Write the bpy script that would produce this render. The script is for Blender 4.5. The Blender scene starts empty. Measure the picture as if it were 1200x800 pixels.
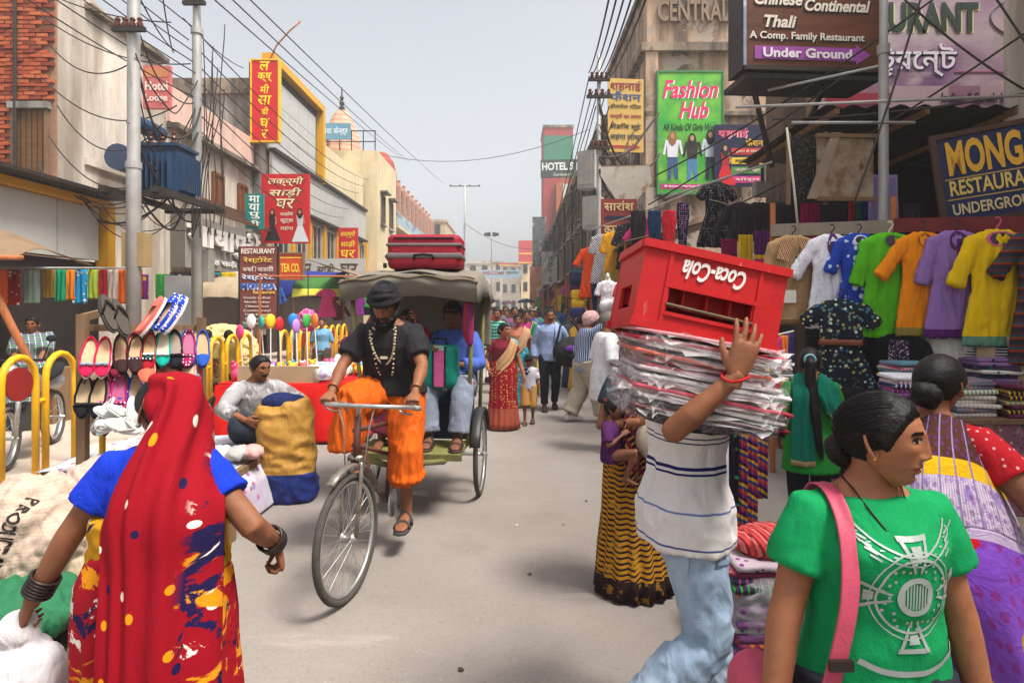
import bpy, bmesh, math, random
import numpy as np
from mathutils import Vector, Matrix, Euler, noise
from mathutils.bvhtree import BVHTree
R = math.radians
rnd = random.Random(7)
SC = bpy.context.scene
COL = SC.collection

# ------------------------------------------------------------------ camera
HZ, CH, FP = 360.0, 1.66, 720.0          # horizon row, camera height, focal length in photo pixels
cd = bpy.data.cameras.new('camera'); cam = bpy.data.objects.new('camera', cd); COL.objects.link(cam)
cam.location = (0, 0, CH); cam.rotation_euler = (R(90), 0, 0)
cd.sensor_width = 36; cd.lens = 36*FP/1200; cd.shift_y = -(400-HZ)/1200; cd.clip_end = 3000; cd.clip_start = .05
SC.camera = cam
# ------------------------------------------------------------------ sky and sun (hazy, sun high behind the camera's right shoulder)
SUN_EL, SUN_AZ = 61.0, 123.0               # azimuth clockwise from +Y (the view direction)
w = bpy.data.worlds.new('World'); SC.world = w; w.use_nodes = True
wt = w.node_tree; bg = wt.nodes['Background']
sky = wt.nodes.new('ShaderNodeTexSky'); sky.sky_type = 'NISHITA'; sky.sun_disc = False
sky.sun_elevation = R(SUN_EL); sky.sun_rotation = R(SUN_AZ)
sky.air_density = 1.0; sky.dust_density = 4.5; sky.ozone_density = 1.0
hs_ = wt.nodes.new('ShaderNodeHueSaturation'); hs_.inputs['Saturation'].default_value = .25; hs_.inputs['Value'].default_value = 1.0
wt.links.new(sky.outputs[0], hs_.inputs['Color']); wt.links.new(hs_.outputs[0], bg.inputs[0])
bg.inputs[1].default_value = .10
sd = bpy.data.lights.new('sun', 'SUN'); sun = bpy.data.objects.new('sun', sd); COL.objects.link(sun)
sd.energy = 2.3; sd.angle = R(17.0); sd.color = (1, .94, .86)
az, el = R(SUN_AZ), R(SUN_EL)
sun.rotation_euler = Vector((-math.sin(az)*math.cos(el), -math.cos(az)*math.cos(el), -math.sin(el))).to_track_quat('-Z', 'Y').to_euler()
sun.location = (20, 0, 40)
vs_ = SC.view_settings; vs_.view_transform = 'Standard'; vs_.look = 'None'; vs_.gamma = 1; vs_.use_curve_mapping = False
vs_.exposure = 1.36
SC.cycles.max_bounces = 6; SC.cycles.diffuse_bounces = 4; SC.cycles.transparent_max_bounces = 12; SC.cycles.caustics_reflective = False; SC.cycles.caustics_refractive = False

# ------------------------------------------------------------------ small helpers
def V(*a): return Vector(a)
def at(px, py, Y): return Vector(((px-600)*Y/FP, Y, CH-(py-HZ)*Y/FP))
def atX(px, py, X): return at(px, py, X*FP/(px-600))
def s2l(c): return c/12.92 if c <= .04045 else ((c+.055)/1.055)**2.4
def hx(h, k=1.0):
    if not isinstance(h, str): return tuple(h)[:3]
    return tuple(min(.92, s2l(int(h[i:i+2], 16)/255)*k) for i in (0, 2, 4))
def lerp(a, b, t): return a+(b-a)*t
def sst(a, b, x):
    t = np.clip((x-a)/(b-a), 0, 1); return t*t*(3-2*t)

# ------------------------------------------------------------------ materials
MC = {}
def mat(key, col=None, rough=.8, var=.12, vs=5., bump=.15, bs=90., metal=0., spec=.3, coord='O', layers=(), wr=0., ws=9., trans=0., alpha=1., emit=0.):
    """Procedural material: a base colour, print or paint layers on it, uneven tone, grain (bump) and soft creases (wr)."""
    if key in MC: return MC[key]
    m = bpy.data.materials.new(key); MC[key] = m; m.use_nodes = True
    t = m.node_tree; N = t.nodes; L = t.links; b = N['Principled BSDF']
    tc = N.new('ShaderNodeTexCoord'); co = tc.outputs['Object' if coord == 'O' else 'UV']
    if coord == 'W': co = N.new('ShaderNodeNewGeometry').outputs['Position']
    def nd(ty, **kw):
        n = N.new('ShaderNode'+ty)
        for k, v in kw.items(): setattr(n, k, v)
        return n
    def link(n, i, v):
        if hasattr(v, 'is_output'): L.new(v, n.inputs[i])
        else: n.inputs[i].default_value = v
    def M(op, a, b_=0., c_=0.):
        n = nd('Math', operation=op); link(n, 0, a); link(n, 1, b_)
        if op in ('MULTIPLY_ADD', 'SMOOTH_MIN', 'COMPARE'): link(n, 2, c_)
        return n.outputs[0]
    def scaled(s):
        if not isinstance(s, (tuple, list)): s = (s, s, s)
        n = nd('Mapping'); link(n, 'Vector', co); n.inputs['Scale'].default_value = s; return n.outputs[0]
    def nz(s, det=3., rg=.55, dist=0.):
        n = nd('TexNoise'); link(n, 'Vector', scaled(s)); n.inputs['Scale'].default_value = 1.; n.inputs['Detail'].default_value = det
        n.inputs['Roughness'].default_value = rg; n.inputs['Distortion'].default_value = dist; return n
    sep = nd('SeparateXYZ'); L.new(co, sep.inputs[0])
    def ax(a):
        if isinstance(a, int): return sep.outputs[a]
        o = M('MULTIPLY', sep.outputs[0], a[0]); o = M('MULTIPLY_ADD', sep.outputs[1], a[1], o); return M('MULTIPLY_ADD', sep.outputs[2], a[2], o)
    def mix(f, a, c):
        n = nd('Mix', data_type='RGBA'); link(n, 'Factor', f)
        for i, v in ((6, a), (7, c)):
            if hasattr(v, 'is_output'): L.new(v, n.inputs[i])
            else: n.inputs[i].default_value = (*v, 1)
        return n.outputs[2]
    def pal(fac, cols):
        n = nd('ValToRGB'); n.color_ramp.interpolation = 'CONSTANT'; e = n.color_ramp.elements
        while len(e) < len(cols): e.new(.5)
        for i, c in enumerate(cols): e[i].position = i/len(cols); e[i].color = (*hx(c), 1)
        L.new(fac, n.inputs[0]); return n.outputs[0]
    c = hx(col)
    for ly in layers:
        ty, a = ly[0], ly[1:]
        if ty == 'stripe':      # axis, freq, duty, colour[, offset, wobble]
            v = M('MULTIPLY', ax(a[0]), a[1])
            if len(a) > 5 and a[5]: v = M('MULTIPLY_ADD', nz(6.).outputs[0], a[5], v)
            f = M('LESS_THAN', M('FRACT', M('ADD', v, a[4] if len(a) > 4 else 0.)), a[2]); c = mix(f, c, hx(a[3]))
        elif ty == 'multi':     # axis, freq, palette[, wobble]: bands of a palette
            v = M('MULTIPLY', ax(a[0]), a[1])
            if len(a) > 3 and a[3]: v = M('MULTIPLY_ADD', nz(4.).outputs[0], a[3], v)
            c = pal(M('FRACT', v), a[2])
        elif ty == 'band':      # axis, lo, hi, colour
            v = ax(a[0]); f = M('MULTIPLY', M('GREATER_THAN', v, a[1]), M('LESS_THAN', v, a[2])); c = mix(f, c, hx(a[3]))
        elif ty in ('dots', 'flor', 'rings'):   # scale, radius, colour or palette[, randomness]
            vo = nd('TexVoronoi'); vo.voronoi_dimensions = '2D' if coord == 'U' else '3D'; vo.inputs['Randomness'].default_value = a[3] if len(a) > 3 else (.0 if ty == 'dots' else 1.)
            cc = scaled(a[0])
            if ty == 'flor':
                n_ = nz(6.); n_.inputs['Scale'].default_value = 3.; mx = nd('Mix', data_type='VECTOR'); mx.inputs[0].default_value = .12
                L.new(cc, mx.inputs[4]); L.new(n_.outputs['Color'], mx.inputs[5]); cc = mx.outputs[1]
            L.new(cc, vo.inputs['Vector']); vo.inputs['Scale'].default_value = 1.
            d = vo.outputs['Distance']
            f = M('LESS_THAN', d, a[1])
            if ty == 'rings': f = M('MULTIPLY', f, M('LESS_THAN', M('FRACT', M('MULTIPLY', d, 3.2/a[1])), .5))
            cl = a[2]
            if isinstance(cl, (list,)):
                sp = nd('SeparateColor'); L.new(vo.outputs['Color'], sp.inputs[0]); cl = pal(sp.outputs[0], cl)
            else: cl = hx(cl)
            c = mix(f, c, cl)
        elif ty == 'noise':     # scale, threshold, softness, colour[, strength, distortion]
            n_ = nz(a[0], 5., .6, a[5] if len(a) > 5 else 0.)
            mr = nd('MapRange'); link(mr, 0, n_.outputs[0]); mr.inputs[1].default_value = a[1]-a[2]; mr.inputs[2].default_value = a[1]+a[2]
            f = M('MULTIPLY', mr.outputs[0], a[4] if len(a) > 4 else 1.)
            if len(a) > 6:
                m2 = nd('MapRange'); link(m2, 0, ax(a[6])); m2.inputs[1].default_value = a[7]; m2.inputs[2].default_value = a[8]; f = M('MULTIPLY', f, m2.outputs[0])
            c = mix(f, c, hx(a[3]))
        elif ty == 'lines':     # scale, width, colour : crackle lines
            n_ = nz(a[0], 2.); f = M('LESS_THAN', M('ABSOLUTE', M('SUBTRACT', n_.outputs[0], .5)), a[1]); c = mix(f, c, hx(a[2]))
    if var:
        n_ = nz(vs, 4.); mr = nd('MapRange'); link(mr, 0, n_.outputs[0]); mr.inputs[1].default_value = .25; mr.inputs[2].default_value = .75
        mr.inputs[3].default_value = 1-var; mr.inputs[4].default_value = 1+var*.6
        vm = nd('Mix', data_type='RGBA', blend_type='MULTIPLY'); vm.inputs[0].default_value = 1.
        if hasattr(c, 'is_output'): L.new(c, vm.inputs[6])
        else: vm.inputs[6].default_value = (*c, 1)
        cv = nd('CombineColor'); [L.new(mr.outputs[0], cv.inputs[i]) for i in range(3)]
        L.new(cv.outputs[0], vm.inputs[7]); c = vm.outputs[2]
    if hasattr(c, 'is_output'): L.new(c, b.inputs['Base Color'])
    else: b.inputs['Base Color'].default_value = (*c, 1)
    b.inputs['Roughness'].default_value = rough; b.inputs['Metallic'].default_value = metal; b.inputs['Specular IOR Level'].default_value = spec
    if trans: b.inputs['Transmission Weight'].default_value = trans
    if alpha < 1: b.inputs['Alpha'].default_value = alpha
    prev = None
    if wr:
        n_ = nz((ws, ws, ws*.45), 5., .55, 1.4); bp = nd('Bump'); bp.inputs['Strength'].default_value = wr; bp.inputs['Distance'].default_value = .03
        L.new(n_.outputs[0], bp.inputs['Height']); prev = bp.outputs[0]
    if bump:
        n_ = nz(bs, 3.); bp = nd('Bump'); bp.inputs['Strength'].default_value = bump; bp.inputs['Distance'].default_value = .01
        L.new(n_.outputs[0], bp.inputs['Height'])
        if prev: L.new(prev, bp.inputs['Normal'])
        prev = bp.outputs[0]
    if prev: L.new(prev, b.inputs['Normal'])
    return m
def cloth(h, layers=(), coord='O', key=None, rough=.85, **k):
    kk = dict(var=.14, vs=4., bump=.2, bs=220., wr=.5, ws=10., spec=.15); kk.update(k)
    return mat(key or ('cloth_'+str(h)+coord if not layers else 'cl_%d' % len(MC)), h, rough=rough, coord=coord, layers=layers, **kk)
def paint(h, rough=.55, **k):
    key = 'paint_'+h
    kk = dict(var=.10, vs=3., bump=.05, spec=.35); kk.update(k)
    return mat(key, h, rough=rough, **kk)
STEEL = mat('worn_steel', 'b4b4b0', .42, .22, 20, .08, metal=.75)
IRON = mat('dark_iron', '3a3632', .6, .3, 15, .12, metal=.4, layers=(('noise', 14, .6, .08, '5f3d28', .7),))
RUBBER = mat('tyre_rubber', '35322f', .85, .2, 30, .2)
WIRE = mat('black_cable', '3a322c', .7, .3, 5, 0)
WOOD = mat('old_wood', '7d6248', .8, .3, (20, 20, 3), .25, 40)
BAMBOO = mat('orange_bamboo', 'a9653a', .7, .3, (30, 30, 4), .2, 30)
YEL = mat('yellow_paint', 'e0a712', .45, .15, 9, .06, layers=(('noise', 9, .68, .04, '8a6a30', .6),))
FILM = mat('clear_film', 'e4e2e4', .25, 0, bump=.6, bs=30, spec=.5, alpha=.08)
PLASTIC = mat('thin_plastic', 'e8e8ea', .12, 0, bump=.5, bs=40, spec=.45, alpha=.30)
PLASTIC2 = mat('cloudy_plastic', 'eeeeee', .18, 0, bump=.6, bs=30, spec=.45, alpha=.42)
BLACK = mat('black_cloth', '17161a', .8, .2, 4, .12, 200, wr=.35)
DARK = mat('dark_interior', '171310', .95, .3, 2, .1)

# ------------------------------------------------------------------ objects
def link_(o, parent=None, label=None, cat=None, group=None, kind=None):
    COL.objects.link(o)
    if parent: o.parent = parent
    if label: o['label'] = label
    if cat: o['category'] = cat
    if group: o['group'] = group
    if kind: o['kind'] = kind
    return o
def empty(name, loc, rz=0., label=None, cat=None, group=None):
    o = bpy.data.objects.new(name, None); o.location = loc; o.rotation_euler = (0, 0, rz); o.empty_display_size = .1
    return link_(o, None, label, cat, group)
def tree_copy(o, parent=None):
    c = o.copy(); COL.objects.link(c); c.parent = parent
    for ch in list(o.children): tree_copy(ch, c)
    return c
def mesh_obj(name, v, f, m, parent=None, smooth=False, uv=None, loc=None, **k):
    me = bpy.data.meshes.new(name); me.from_pydata([tuple(p) for p in v], [], f)
    if uv is not None:
        ul = me.uv_layers.new(name='UVMap'); uva = np.asarray(uv, dtype=np.float32)
        li = np.zeros(len(me.loops), dtype=np.int32); me.loops.foreach_get('vertex_index', li); ul.data.foreach_set('uv', uva[li].ravel())
    if smooth: me.polygons.foreach_set('use_smooth', np.ones(len(me.polygons), dtype=bool))
    me.materials.append(m); me.update()
    o = bpy.data.objects.new(name, me)
    if loc is not None: o.location = loc
    return link_(o, parent, k.get('label'), k.get('cat'), k.get('group'), k.get('kind'))
def solidify(o, t, off=0.):
    md = o.modifiers.new('thick', 'SOLIDIFY'); md.thickness = t; md.offset = off; return o
class MB:
    """Collects shapes into one mesh."""
    def __init__(s): s.v = []; s.f = []; s.uv = []
    def add(s, v, f, uv=None):
        n = len(s.v); s.v += [tuple(p) for p in v]; s.f += [tuple(i+n for i in q) for q in f]
        s.uv += list(uv) if uv is not None else [(0, 0)]*len(v); return s
    def box(s, c, d, rot=None):
        c = Vector(c); hx_, hy, hz = d[0]/2, d[1]/2, d[2]/2; m = Euler(rot).to_matrix() if rot is not None and not isinstance(rot, Matrix) else rot
        P = [Vector((x*hx_, y*hy, z*hz)) for z in (-1, 1) for y in (-1, 1) for x in (-1, 1)]
        if m is not None: P = [m @ p for p in P]
        return s.add([c+p for p in P], [(0, 2, 3, 1), (4, 5, 7, 6), (0, 1, 5, 4), (2, 6, 7, 3), (0, 4, 6, 2), (1, 3, 7, 5)])
    def bar(s, a, b, w=.04, h=None, up=(0, 0, 1)):
        a, b = Vector(a), Vector(b); d = b-a; L = d.length; d.normalize(); up = Vector(up)
        if abs(d.dot(up)) > .97: up = Vector((0, 1, 0)) if abs(d.y) < .9 else Vector((1, 0, 0))
        x = d.cross(up).normalized(); z = x.cross(d); m = Matrix((x, d, z)).transposed()
        return s.box((a+b)/2, (w, L, h or w), m)
    def tube(s, pts, r, n=8, closed=False, caps=True):
        pts = [Vector(p) for p in pts]; k = len(pts); rs = r if isinstance(r, (list, tuple)) else [r]*k
        rings = []; up = None
        for i, p in enumerate(pts):
            if closed: t = (pts[(i+1) % k]-pts[i-1])
            else: t = pts[min(i+1, k-1)]-pts[max(i-1, 0)]
            if t.length < 1e-9: t = Vector((0, 0, 1))
            t.normalize()
            if up is None:
                up = Vector((0, 0, 1)) if abs(t.z) < .9 else Vector((0, 1, 0))
            x = t.cross(up)
            if x.length < 1e-4: x = t.cross(Vector((1, 0, 0)))
            x.normalize(); up = x.cross(t).normalized()
            rings.append([p+(x*math.cos(2*math.pi*j/n)+up*math.sin(2*math.pi*j/n))*rs[i] for j in range(n)])
        return s.loft(rings, caps=caps and not closed, closed=closed)
    def loft(s, rings, caps=True, closed=False, wrap=True):
        n = len(rings[0]); k = len(rings); v = [p for r_ in rings for p in r_]; f = []
        for i in range(k if closed else k-1):
            a, b = i*n, ((i+1) % k)*n
            for j in range(n if wrap else n-1): f.append((a+j, a+(j+1) % n, b+(j+1) % n, b+j))
        if caps and wrap: f.append(tuple(range(n-1, -1, -1))); f.append(tuple((k-1)*n+j for j in range(n)))
        m = n-1 if not wrap else n
        return s.add(v, f, [(j/m, i/max(1, k-1)) for i in range(k) for j in range(n)])
    def lathe(s, prof, c=(0, 0, 0), n=16, axis='Z'):
        rings = []
        for r_, z in prof:
            ring = []
            for j in range(n):
                a = 2*math.pi*j/n; p = (r_*math.cos(a), r_*math.sin(a), z)
                if axis == 'Y': p = (p[0], z, p[1])
                if axis == 'X': p = (z, p[0], p[1])
                ring.append(Vector(c)+Vector(p))
            rings.append(ring)
        return s.loft(rings)
    def ell(s, c, r, n=12, k=8, rot=None):
        c = Vector(c); rings = []
        for i in range(k+1):
            ph = -math.pi/2+math.pi*(i+.02)/(k+.04)
            ring = [Vector((r[0]*math.cos(ph)*math.cos(2*math.pi*j/n), r[1]*math.cos(ph)*math.sin(2*math.pi*j/n), r[2]*math.sin(ph))) for j in range(n)]
            if rot is not None: ring = [rot @ p for p in ring]
            rings.append([c+p for p in ring])
        return s.loft(rings)
    def prism(s, poly, d, o=(0, 0, 0), ux=(1, 0, 0), uy=(0, 0, 1)):
        """Outline poly (2D, counter-clockwise) in the plane ux,uy at o, with thickness vector d."""
        o, ux, uy, d = Vector(o), Vector(ux), Vector(uy), Vector(d); n = len(poly)
        a = [o+ux*p[0]+uy*p[1] for p in poly]; b = [p+d for p in a]
        return s.add(a+b, [tuple(range(n-1, -1, -1)), tuple(range(n, 2*n))]+[(i, (i+1) % n, (i+1) % n+n, i+n) for i in range(n)])
    def build(s, name, m, parent=None, smooth=False, uv=False, **k):
        return mesh_obj(name, s.v, s.f, m, parent, smooth, s.uv if uv else None, **k)
def fbm(p, k=3):
    r_ = 0.; a = 1.
    for i in range(k): r_ += a*noise.noise(Vector(p)*2**i); a *= .5
    return r_
TS = bpy.data.scenes.new('workshop')          # throw-away scene for modifier and text evaluation
def ev_dg():
    with bpy.context.temp_override(scene=TS, view_layer=TS.view_layers[0]): return bpy.context.evaluated_depsgraph_get()
_rg = np.random.RandomState(3); _PM = np.concatenate([_rg.permutation(256)]*3); _GR = _rg.normal(size=(256, 3)); _GR /= np.linalg.norm(_GR, axis=1, keepdims=True)
def pn(P):
    """Gradient noise for an n x 3 array."""
    i = np.floor(P).astype(int); f = P-i; i &= 255; u = f*f*f*(f*(f*6-15)+10); out = 0.
    for dx in (0, 1):
        for dy in (0, 1):
            for dz in (0, 1):
                g = _GR[_PM[_PM[_PM[i[:, 0]+dx]+i[:, 1]+dy]+i[:, 2]+dz]]; d = (g*(f-np.array([dx, dy, dz]))).sum(1)
                out = out+d*(u[:, 0] if dx else 1-u[:, 0])*(u[:, 1] if dy else 1-u[:, 1])*(u[:, 2] if dz else 1-u[:, 2])
    return out*1.4
def remesh(mb, vox, smooth_it=4, fac=.5, adapt=0.):
    """Closed overlapping shapes -> one continuous surface (vertices n x 3, faces)."""
    me = bpy.data.meshes.new('tmp'); me.from_pydata(mb.v, [], mb.f); o = bpy.data.objects.new('tmp', me); TS.collection.objects.link(o)
    md = o.modifiers.new('r', 'REMESH'); md.mode = 'VOXEL'; md.voxel_size = vox; md.adaptivity = adapt
    if smooth_it: sm = o.modifiers.new('s', 'SMOOTH'); sm.factor = fac; sm.iterations = smooth_it
    dg = ev_dg(); ev = o.evaluated_get(dg); m2 = ev.to_mesh()
    v = np.zeros(len(m2.vertices)*3); m2.vertices.foreach_get('co', v); v = v.reshape(-1, 3)
    f = [tuple(p.vertices) for p in m2.polygons]; ev.to_mesh_clear()
    bpy.data.objects.remove(o); bpy.data.meshes.remove(me); return v, f
def vnormals(v, f):
    n = np.zeros_like(v); q = np.array([p if len(p) == 4 else (p[0], p[1], p[2], p[2]) for p in f])
    fn = np.cross(v[q[:, 2]]-v[q[:, 0]], v[q[:, 3]]-v[q[:, 1]])
    for i in range(4): np.add.at(n, q[:, i], fn)
    return n/np.maximum(np.linalg.norm(n, axis=1, keepdims=True), 1e-9)
def wrinkle(v, f, amp, sc=(9, 9, 4), seed=0., warp=.5):
    """Cloth folds: ridged noise along the normals."""
    n = vnormals(v, f); q = v*np.array(sc)+np.array([seed*3.1, seed*1.7, seed])
    q = q+np.stack([pn(q*.6), pn(q*.6+9.3), pn(q*.6+21.7)], 1)*warp
    d = (1-np.abs(pn(q))*2.2)*.7+pn(q*2.3)*.4+(.5-np.abs(pn(q*3.1+5)))*.25
    return v+n*(d*amp)[:, None]
def push_out(v, bvh, d):
    out = []
    for p in v:
        p = Vector(p); h = bvh.find_nearest(p)
        if h[0] is not None:
            q, n, _, dist = h
            if dist < .25 and (p-q).dot(n) < d: p = q+n*d
        out.append(p)
    return out
# lettering: the built-in font (it falls back to its own Devanagari and Bengali glyphs)
TXC = {}
def text(s, name, m, parent, org, ux, uy, w=None, h=None, bold=0., shear=0., depth=.004, space=1., align='C', dx=0.):
    """Letters as a thin mesh: fitted to width w and/or height h, centred on org in the plane ux,uy."""
    key = (s, bold, shear, space)
    if key not in TXC:
        c = bpy.data.curves.new('t', 'FONT'); c.body = s; c.size = 1; c.offset = bold; c.shear = shear; c.space_character = space; c.extrude = .5
        c.align_x = 'CENTER'; c.resolution_u = 3; o = bpy.data.objects.new('t', c); TS.collection.objects.link(o)
        dg = ev_dg(); me = bpy.data.meshes.new_from_object(o.evaluated_get(dg))
        v = np.zeros(len(me.vertices)*3); me.vertices.foreach_get('co', v); TXC[key] = (v.reshape(-1, 3), [tuple(p.vertices) for p in me.polygons])
        bpy.data.objects.remove(o); bpy.data.curves.remove(c); bpy.data.meshes.remove(me)
    v, f = TXC[key]
    if not len(v): return None
    lo, hi = v.min(0), v.max(0); sz = hi-lo; sx = w/sz[0] if w else None; sy = h/sz[1] if h else None
    if sx is None: sx = sy
    if sy is None: sy = sx
    c = (lo+hi)/2; org, ux, uy = Vector(org), Vector(ux).normalized(), Vector(uy).normalized(); nn = ux.cross(uy)
    pts = [org+ux*((p[0]-c[0])*sx)+uy*((p[1]-c[1])*sy)+nn*((p[2]+.5)*depth) for p in v]
    return mesh_obj(name, pts, f, m, parent)
# ================================================================== the place: ground, buildings, signs, poles, wires
ROAD = mat('dusty_asphalt', '8d857f', .92, .14, .9, .5, 110, coord='W', layers=(('noise', .35, .55, .12, '7a7068', .6), ('noise', 1.6, .62, .05, '7d736b', .5), ('noise', (.5, 2.2, 1), .66, .03, 'a89e95', .5), ('noise', 38, .62, .06, '6f665f', .4), ('noise', 45, .66, .05, 'b0a8a1', .45), ('noise', 110, .62, .06, '6c635c', .35), ('noise', (3.2, .9, 1), .70, .03, '6c635c', .35)))
PAVE = mat('pale_pavement', 'b5a596', .9, .12, 1.5, .3, 60, coord='W', layers=(('noise', 2., .6, .1, '94826f', .5),))
MB().add([(-80, -12, 0), (80, -12, 0), (80, 420, 0), (-80, 420, 0)], [(0, 1, 2, 3)]).build('road', ROAD, kind='structure')
MB().box((-34.2, 90, .06), (60, 200, .12)).build('pavement', PAVE, kind='structure')
MB().box((33.4, 90, .055), (60, 200, .11)).build('pavement', PAVE, kind='structure')

def plaster(key, col, stains=('6b6055', .55), peel=None, **k):
    ly = [('noise', (1.6, 1.6, .22), .60-.12*(stains[1] > .65), .10, stains[0], stains[1]), ('noise', (.5, .5, .5), .62, .10, stains[0], stains[1]*.6), ('noise', 7., .68, .05, stains[0], stains[1]*.7)]
    if peel: ly.append(('noise', 1.3, peel[1], .012, peel[0], .9, 1.5))
    return mat(key, col, .9, .12, 2., .25, 30, coord='W', layers=ly, **k)
WHITE_W = plaster('white_plaster', 'd8cfc2', ('7d6c58', .70))
PINK_W = plaster('pink_plaster', 'cfae9f', ('7d6a5c', .45))
CREAM_W = plaster('cream_plaster', 'd3c29c', ('8a7860', .4))
GREY_W = plaster('stained_concrete', 'a7a49e', ('3f3a35', .75))
PEACH_W = plaster('peeling_peach_plaster', 'c2a286', ('453b33', .85), ('a8998a', .56))
MOULD_W = plaster('mouldy_plaster', 'a3917c', ('2f2a26', .85), ('6f655a', .56))
PANEL = mat('grey_panel', 'b3b2ad', .5, .08, 2., .05, coord='W')
GLASS = mat('dark_glass', '1d2426', .12, .2, 2, 0, spec=.6)
BRICKM = [mat('brick_%s' % c, c, .9, .25, 9, .5, 40) for c in ('a5512f', '96452a', 'b2603c', '8a4330')]
def bld(name, label, loc): return empty(name, loc, 0, label, 'building')
def win(par, c, w, h, face, m=None, bars=2, frame=None, sill=True, shut=None):
    """Window on a wall: face is the outward direction ('x+','x-','y-'); c is on the wall plane, par-local coordinates."""
    n = {'x+': Vector((1, 0, 0)), 'x-': Vector((-1, 0, 0)), 'y-': Vector((0, -1, 0))}[face]; u = Vector((0, 0, 1)).cross(n); c = Vector(c); z = Vector((0, 0, 1))
    fm = frame or paint('6a5a48')
    mb = MB()
    for sg in (-1, 1): mb.bar(c+u*sg*w/2-z*h/2+n*.03, c+u*sg*w/2+z*h/2+n*.03, .07, .09, n)
    for sg in (-1, 1): mb.bar(c+z*sg*h/2-u*(w/2-.04)+n*.03, c+z*sg*h/2+u*(w/2-.04)+n*.03, .088, .07, n)
    for i in range(1, bars): x = -w/2+w*i/bars; mb.bar(c+u*x-z*(h/2-.04)+n*.025, c+u*x+z*(h/2-.04)+n*.025, .04, .05, n)
    f = mb.build('window', fm, par)
    MB().prism([(-w/2, -h/2), (w/2, -h/2), (w/2, h/2), (-w/2, h/2)], n*.012, c+n*.004, u, z).build('shutter' if shut else 'pane', shut or m or GLASS, f)
    if sill:
        MB().prism([(-w/2-.12, -.05), (w/2+.12, -.05), (w/2+.12, .05), (-w/2-.12, .05)], n*.16, c-z*(h/2+.1), u, z).build('sill', m or GREY_W, f)
        MB().prism([(-w/2-.18, -.04), (w/2+.18, -.04), (w/2+.18, .04), (-w/2-.18, .04)], n*.40, c+z*(h/2+.16), u, z).build('sunshade', GREY_W, f)
    return f

# ---- left side -----------------------------------------------------------------------------------------------------
# raw brick house, its end wall faces down the street
B = bld('brick_house', 'raw red brick house wall with shuttered window above the grey shop', (-11.0, 12.2, 0))
MB().box((0, .45, 5.4), (3.8, .8, 9.6)).build('wall', mat('mortar', '97755d', .95, .25, 6, .4, 30), B)
bmeshes = []
for bm_ in BRICKM:
    mb = MB(); mb.box((0, 0, 0), (.225, .09, .068)); v_ = [(a+rnd.uniform(-.006, .006), b+rnd.uniform(-.006, .006), c+rnd.uniform(-.004, .004)) for a, b, c in mb.v]
    me = bpy.data.meshes.new('brick'); me.from_pydata(v_, [], mb.f); me.materials.append(bm_); bmeshes.append(me)
nb = 0; zz = 9.35
for row in range(45):
    z = 7.98-row*.083
    for i in range(8):
        x = 1.78-(i+.5*(row % 2))*.243
        if x < .0: continue
        if 1.02 < x < 1.80 and 4.2 < z < 5.74 and not (z > 5.5 and x > 1.7): continue
        if i == 0 and rnd.random() < .35: continue
        o = bpy.data.objects.new('brick', bmeshes[rnd.randrange(4)]); o.location = (x, .045+rnd.uniform(-.022, .012), z+rnd.uniform(-.006, .006)); o.rotation_euler = (0, rnd.uniform(-.03, .03), rnd.uniform(-.03, .03)); link_(o, B); nb += 1
mb = MB(); mb.box((1.42, .0, 5.66), (.80, .16, .13)).build('lintel', GREY_W, B)
wsh = MB(); [wsh.box((1.42, .04, 4.85), (.60, .06, 1.45))]; sh_ = wsh.build('shutter', mat('brown_shutter', '6e4c2c', .8, .3, (3, 3, 14), .2, layers=(('stripe', 0, 9, .2, '3b2716'),)), B)
[MB().box((x, .02, 4.85), (.06, .09, 1.45)).build('frame', WOOD, sh_) for x in (1.09, 1.75)]
MB().tube([(1.18, -.06, 4.0), (1.18, -.06, 7.2), (1.14, -.05, 9.9)], .035, 8).build('drain_pipe', IRON, B)
# grey and yellow shop front below it
B = bld('shop_building', 'low shop front with grey panels and yellow frame below brick house', (-9.6, 9.2, 0))
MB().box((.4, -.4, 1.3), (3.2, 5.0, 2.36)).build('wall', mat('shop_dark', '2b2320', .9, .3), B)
for i, (y0, y1) in enumerate(((-2.9, -.9), (-.88, .92), (.94, 1.95))): MB().box((2.06, (y0+y1)/2, 2.98), (.08, y1-y0, .94)).build('panel', PANEL, B)
MB().box((1.9, -.45, 2.98), (.2, 4.85, .92)).build('backing', IRON, B)
YP = paint('d39a12'); mb = MB(); mb.box((2.10, -.36, 3.53), (.22, 5.1, .13)); mb.box((2.10, 2.13, 2.95), (.24, .22, 1.25)); mb.build('fascia_frame', YP, B)
mb = MB(); mb.box((2.0, -.4, 3.66), (1.0, 5.3, .06)); mb.build('roof_slab', IRON, B)
# white and pink two-storey house
B = bld('plaster_house', 'old white plaster house with sloping roof line behind the transformer', (-11.6, 12.8, 0))
mb = MB(); mb.add([(0, -.5, 0), (3.0, -.5, 0), (3.0, 2.4, 0), (0, 2.4, 0), (0, -.5, 8.6), (3.0, -.5, 8.0), (3.0, 2.4, 7.6), (0, 2.4, 8.2)], [(0, 3, 2, 1), (4, 5, 6, 7), (0, 1, 5, 4), (1, 2, 6, 5), (2, 3, 7, 6), (3, 0, 4, 7)]); mb.build('wall', WHITE_W, B)
MB().box((3.05, .95, 7.72), (.22, 2.8, .10)).build('coping', MOULD_W, B)
MB().box((3.02, .95, 4.6), (.10, 2.8, .14)).build('string_course', WHITE_W, B)
MB().lathe([(.0, 0), (.27, 0), (.27, 1.5), (.0, 1.5)], (3.5, -.2, 4.75), 16, 'Y').build('water_drum', mat('blue_drum', '3a4560', .5, .2), B)
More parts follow.
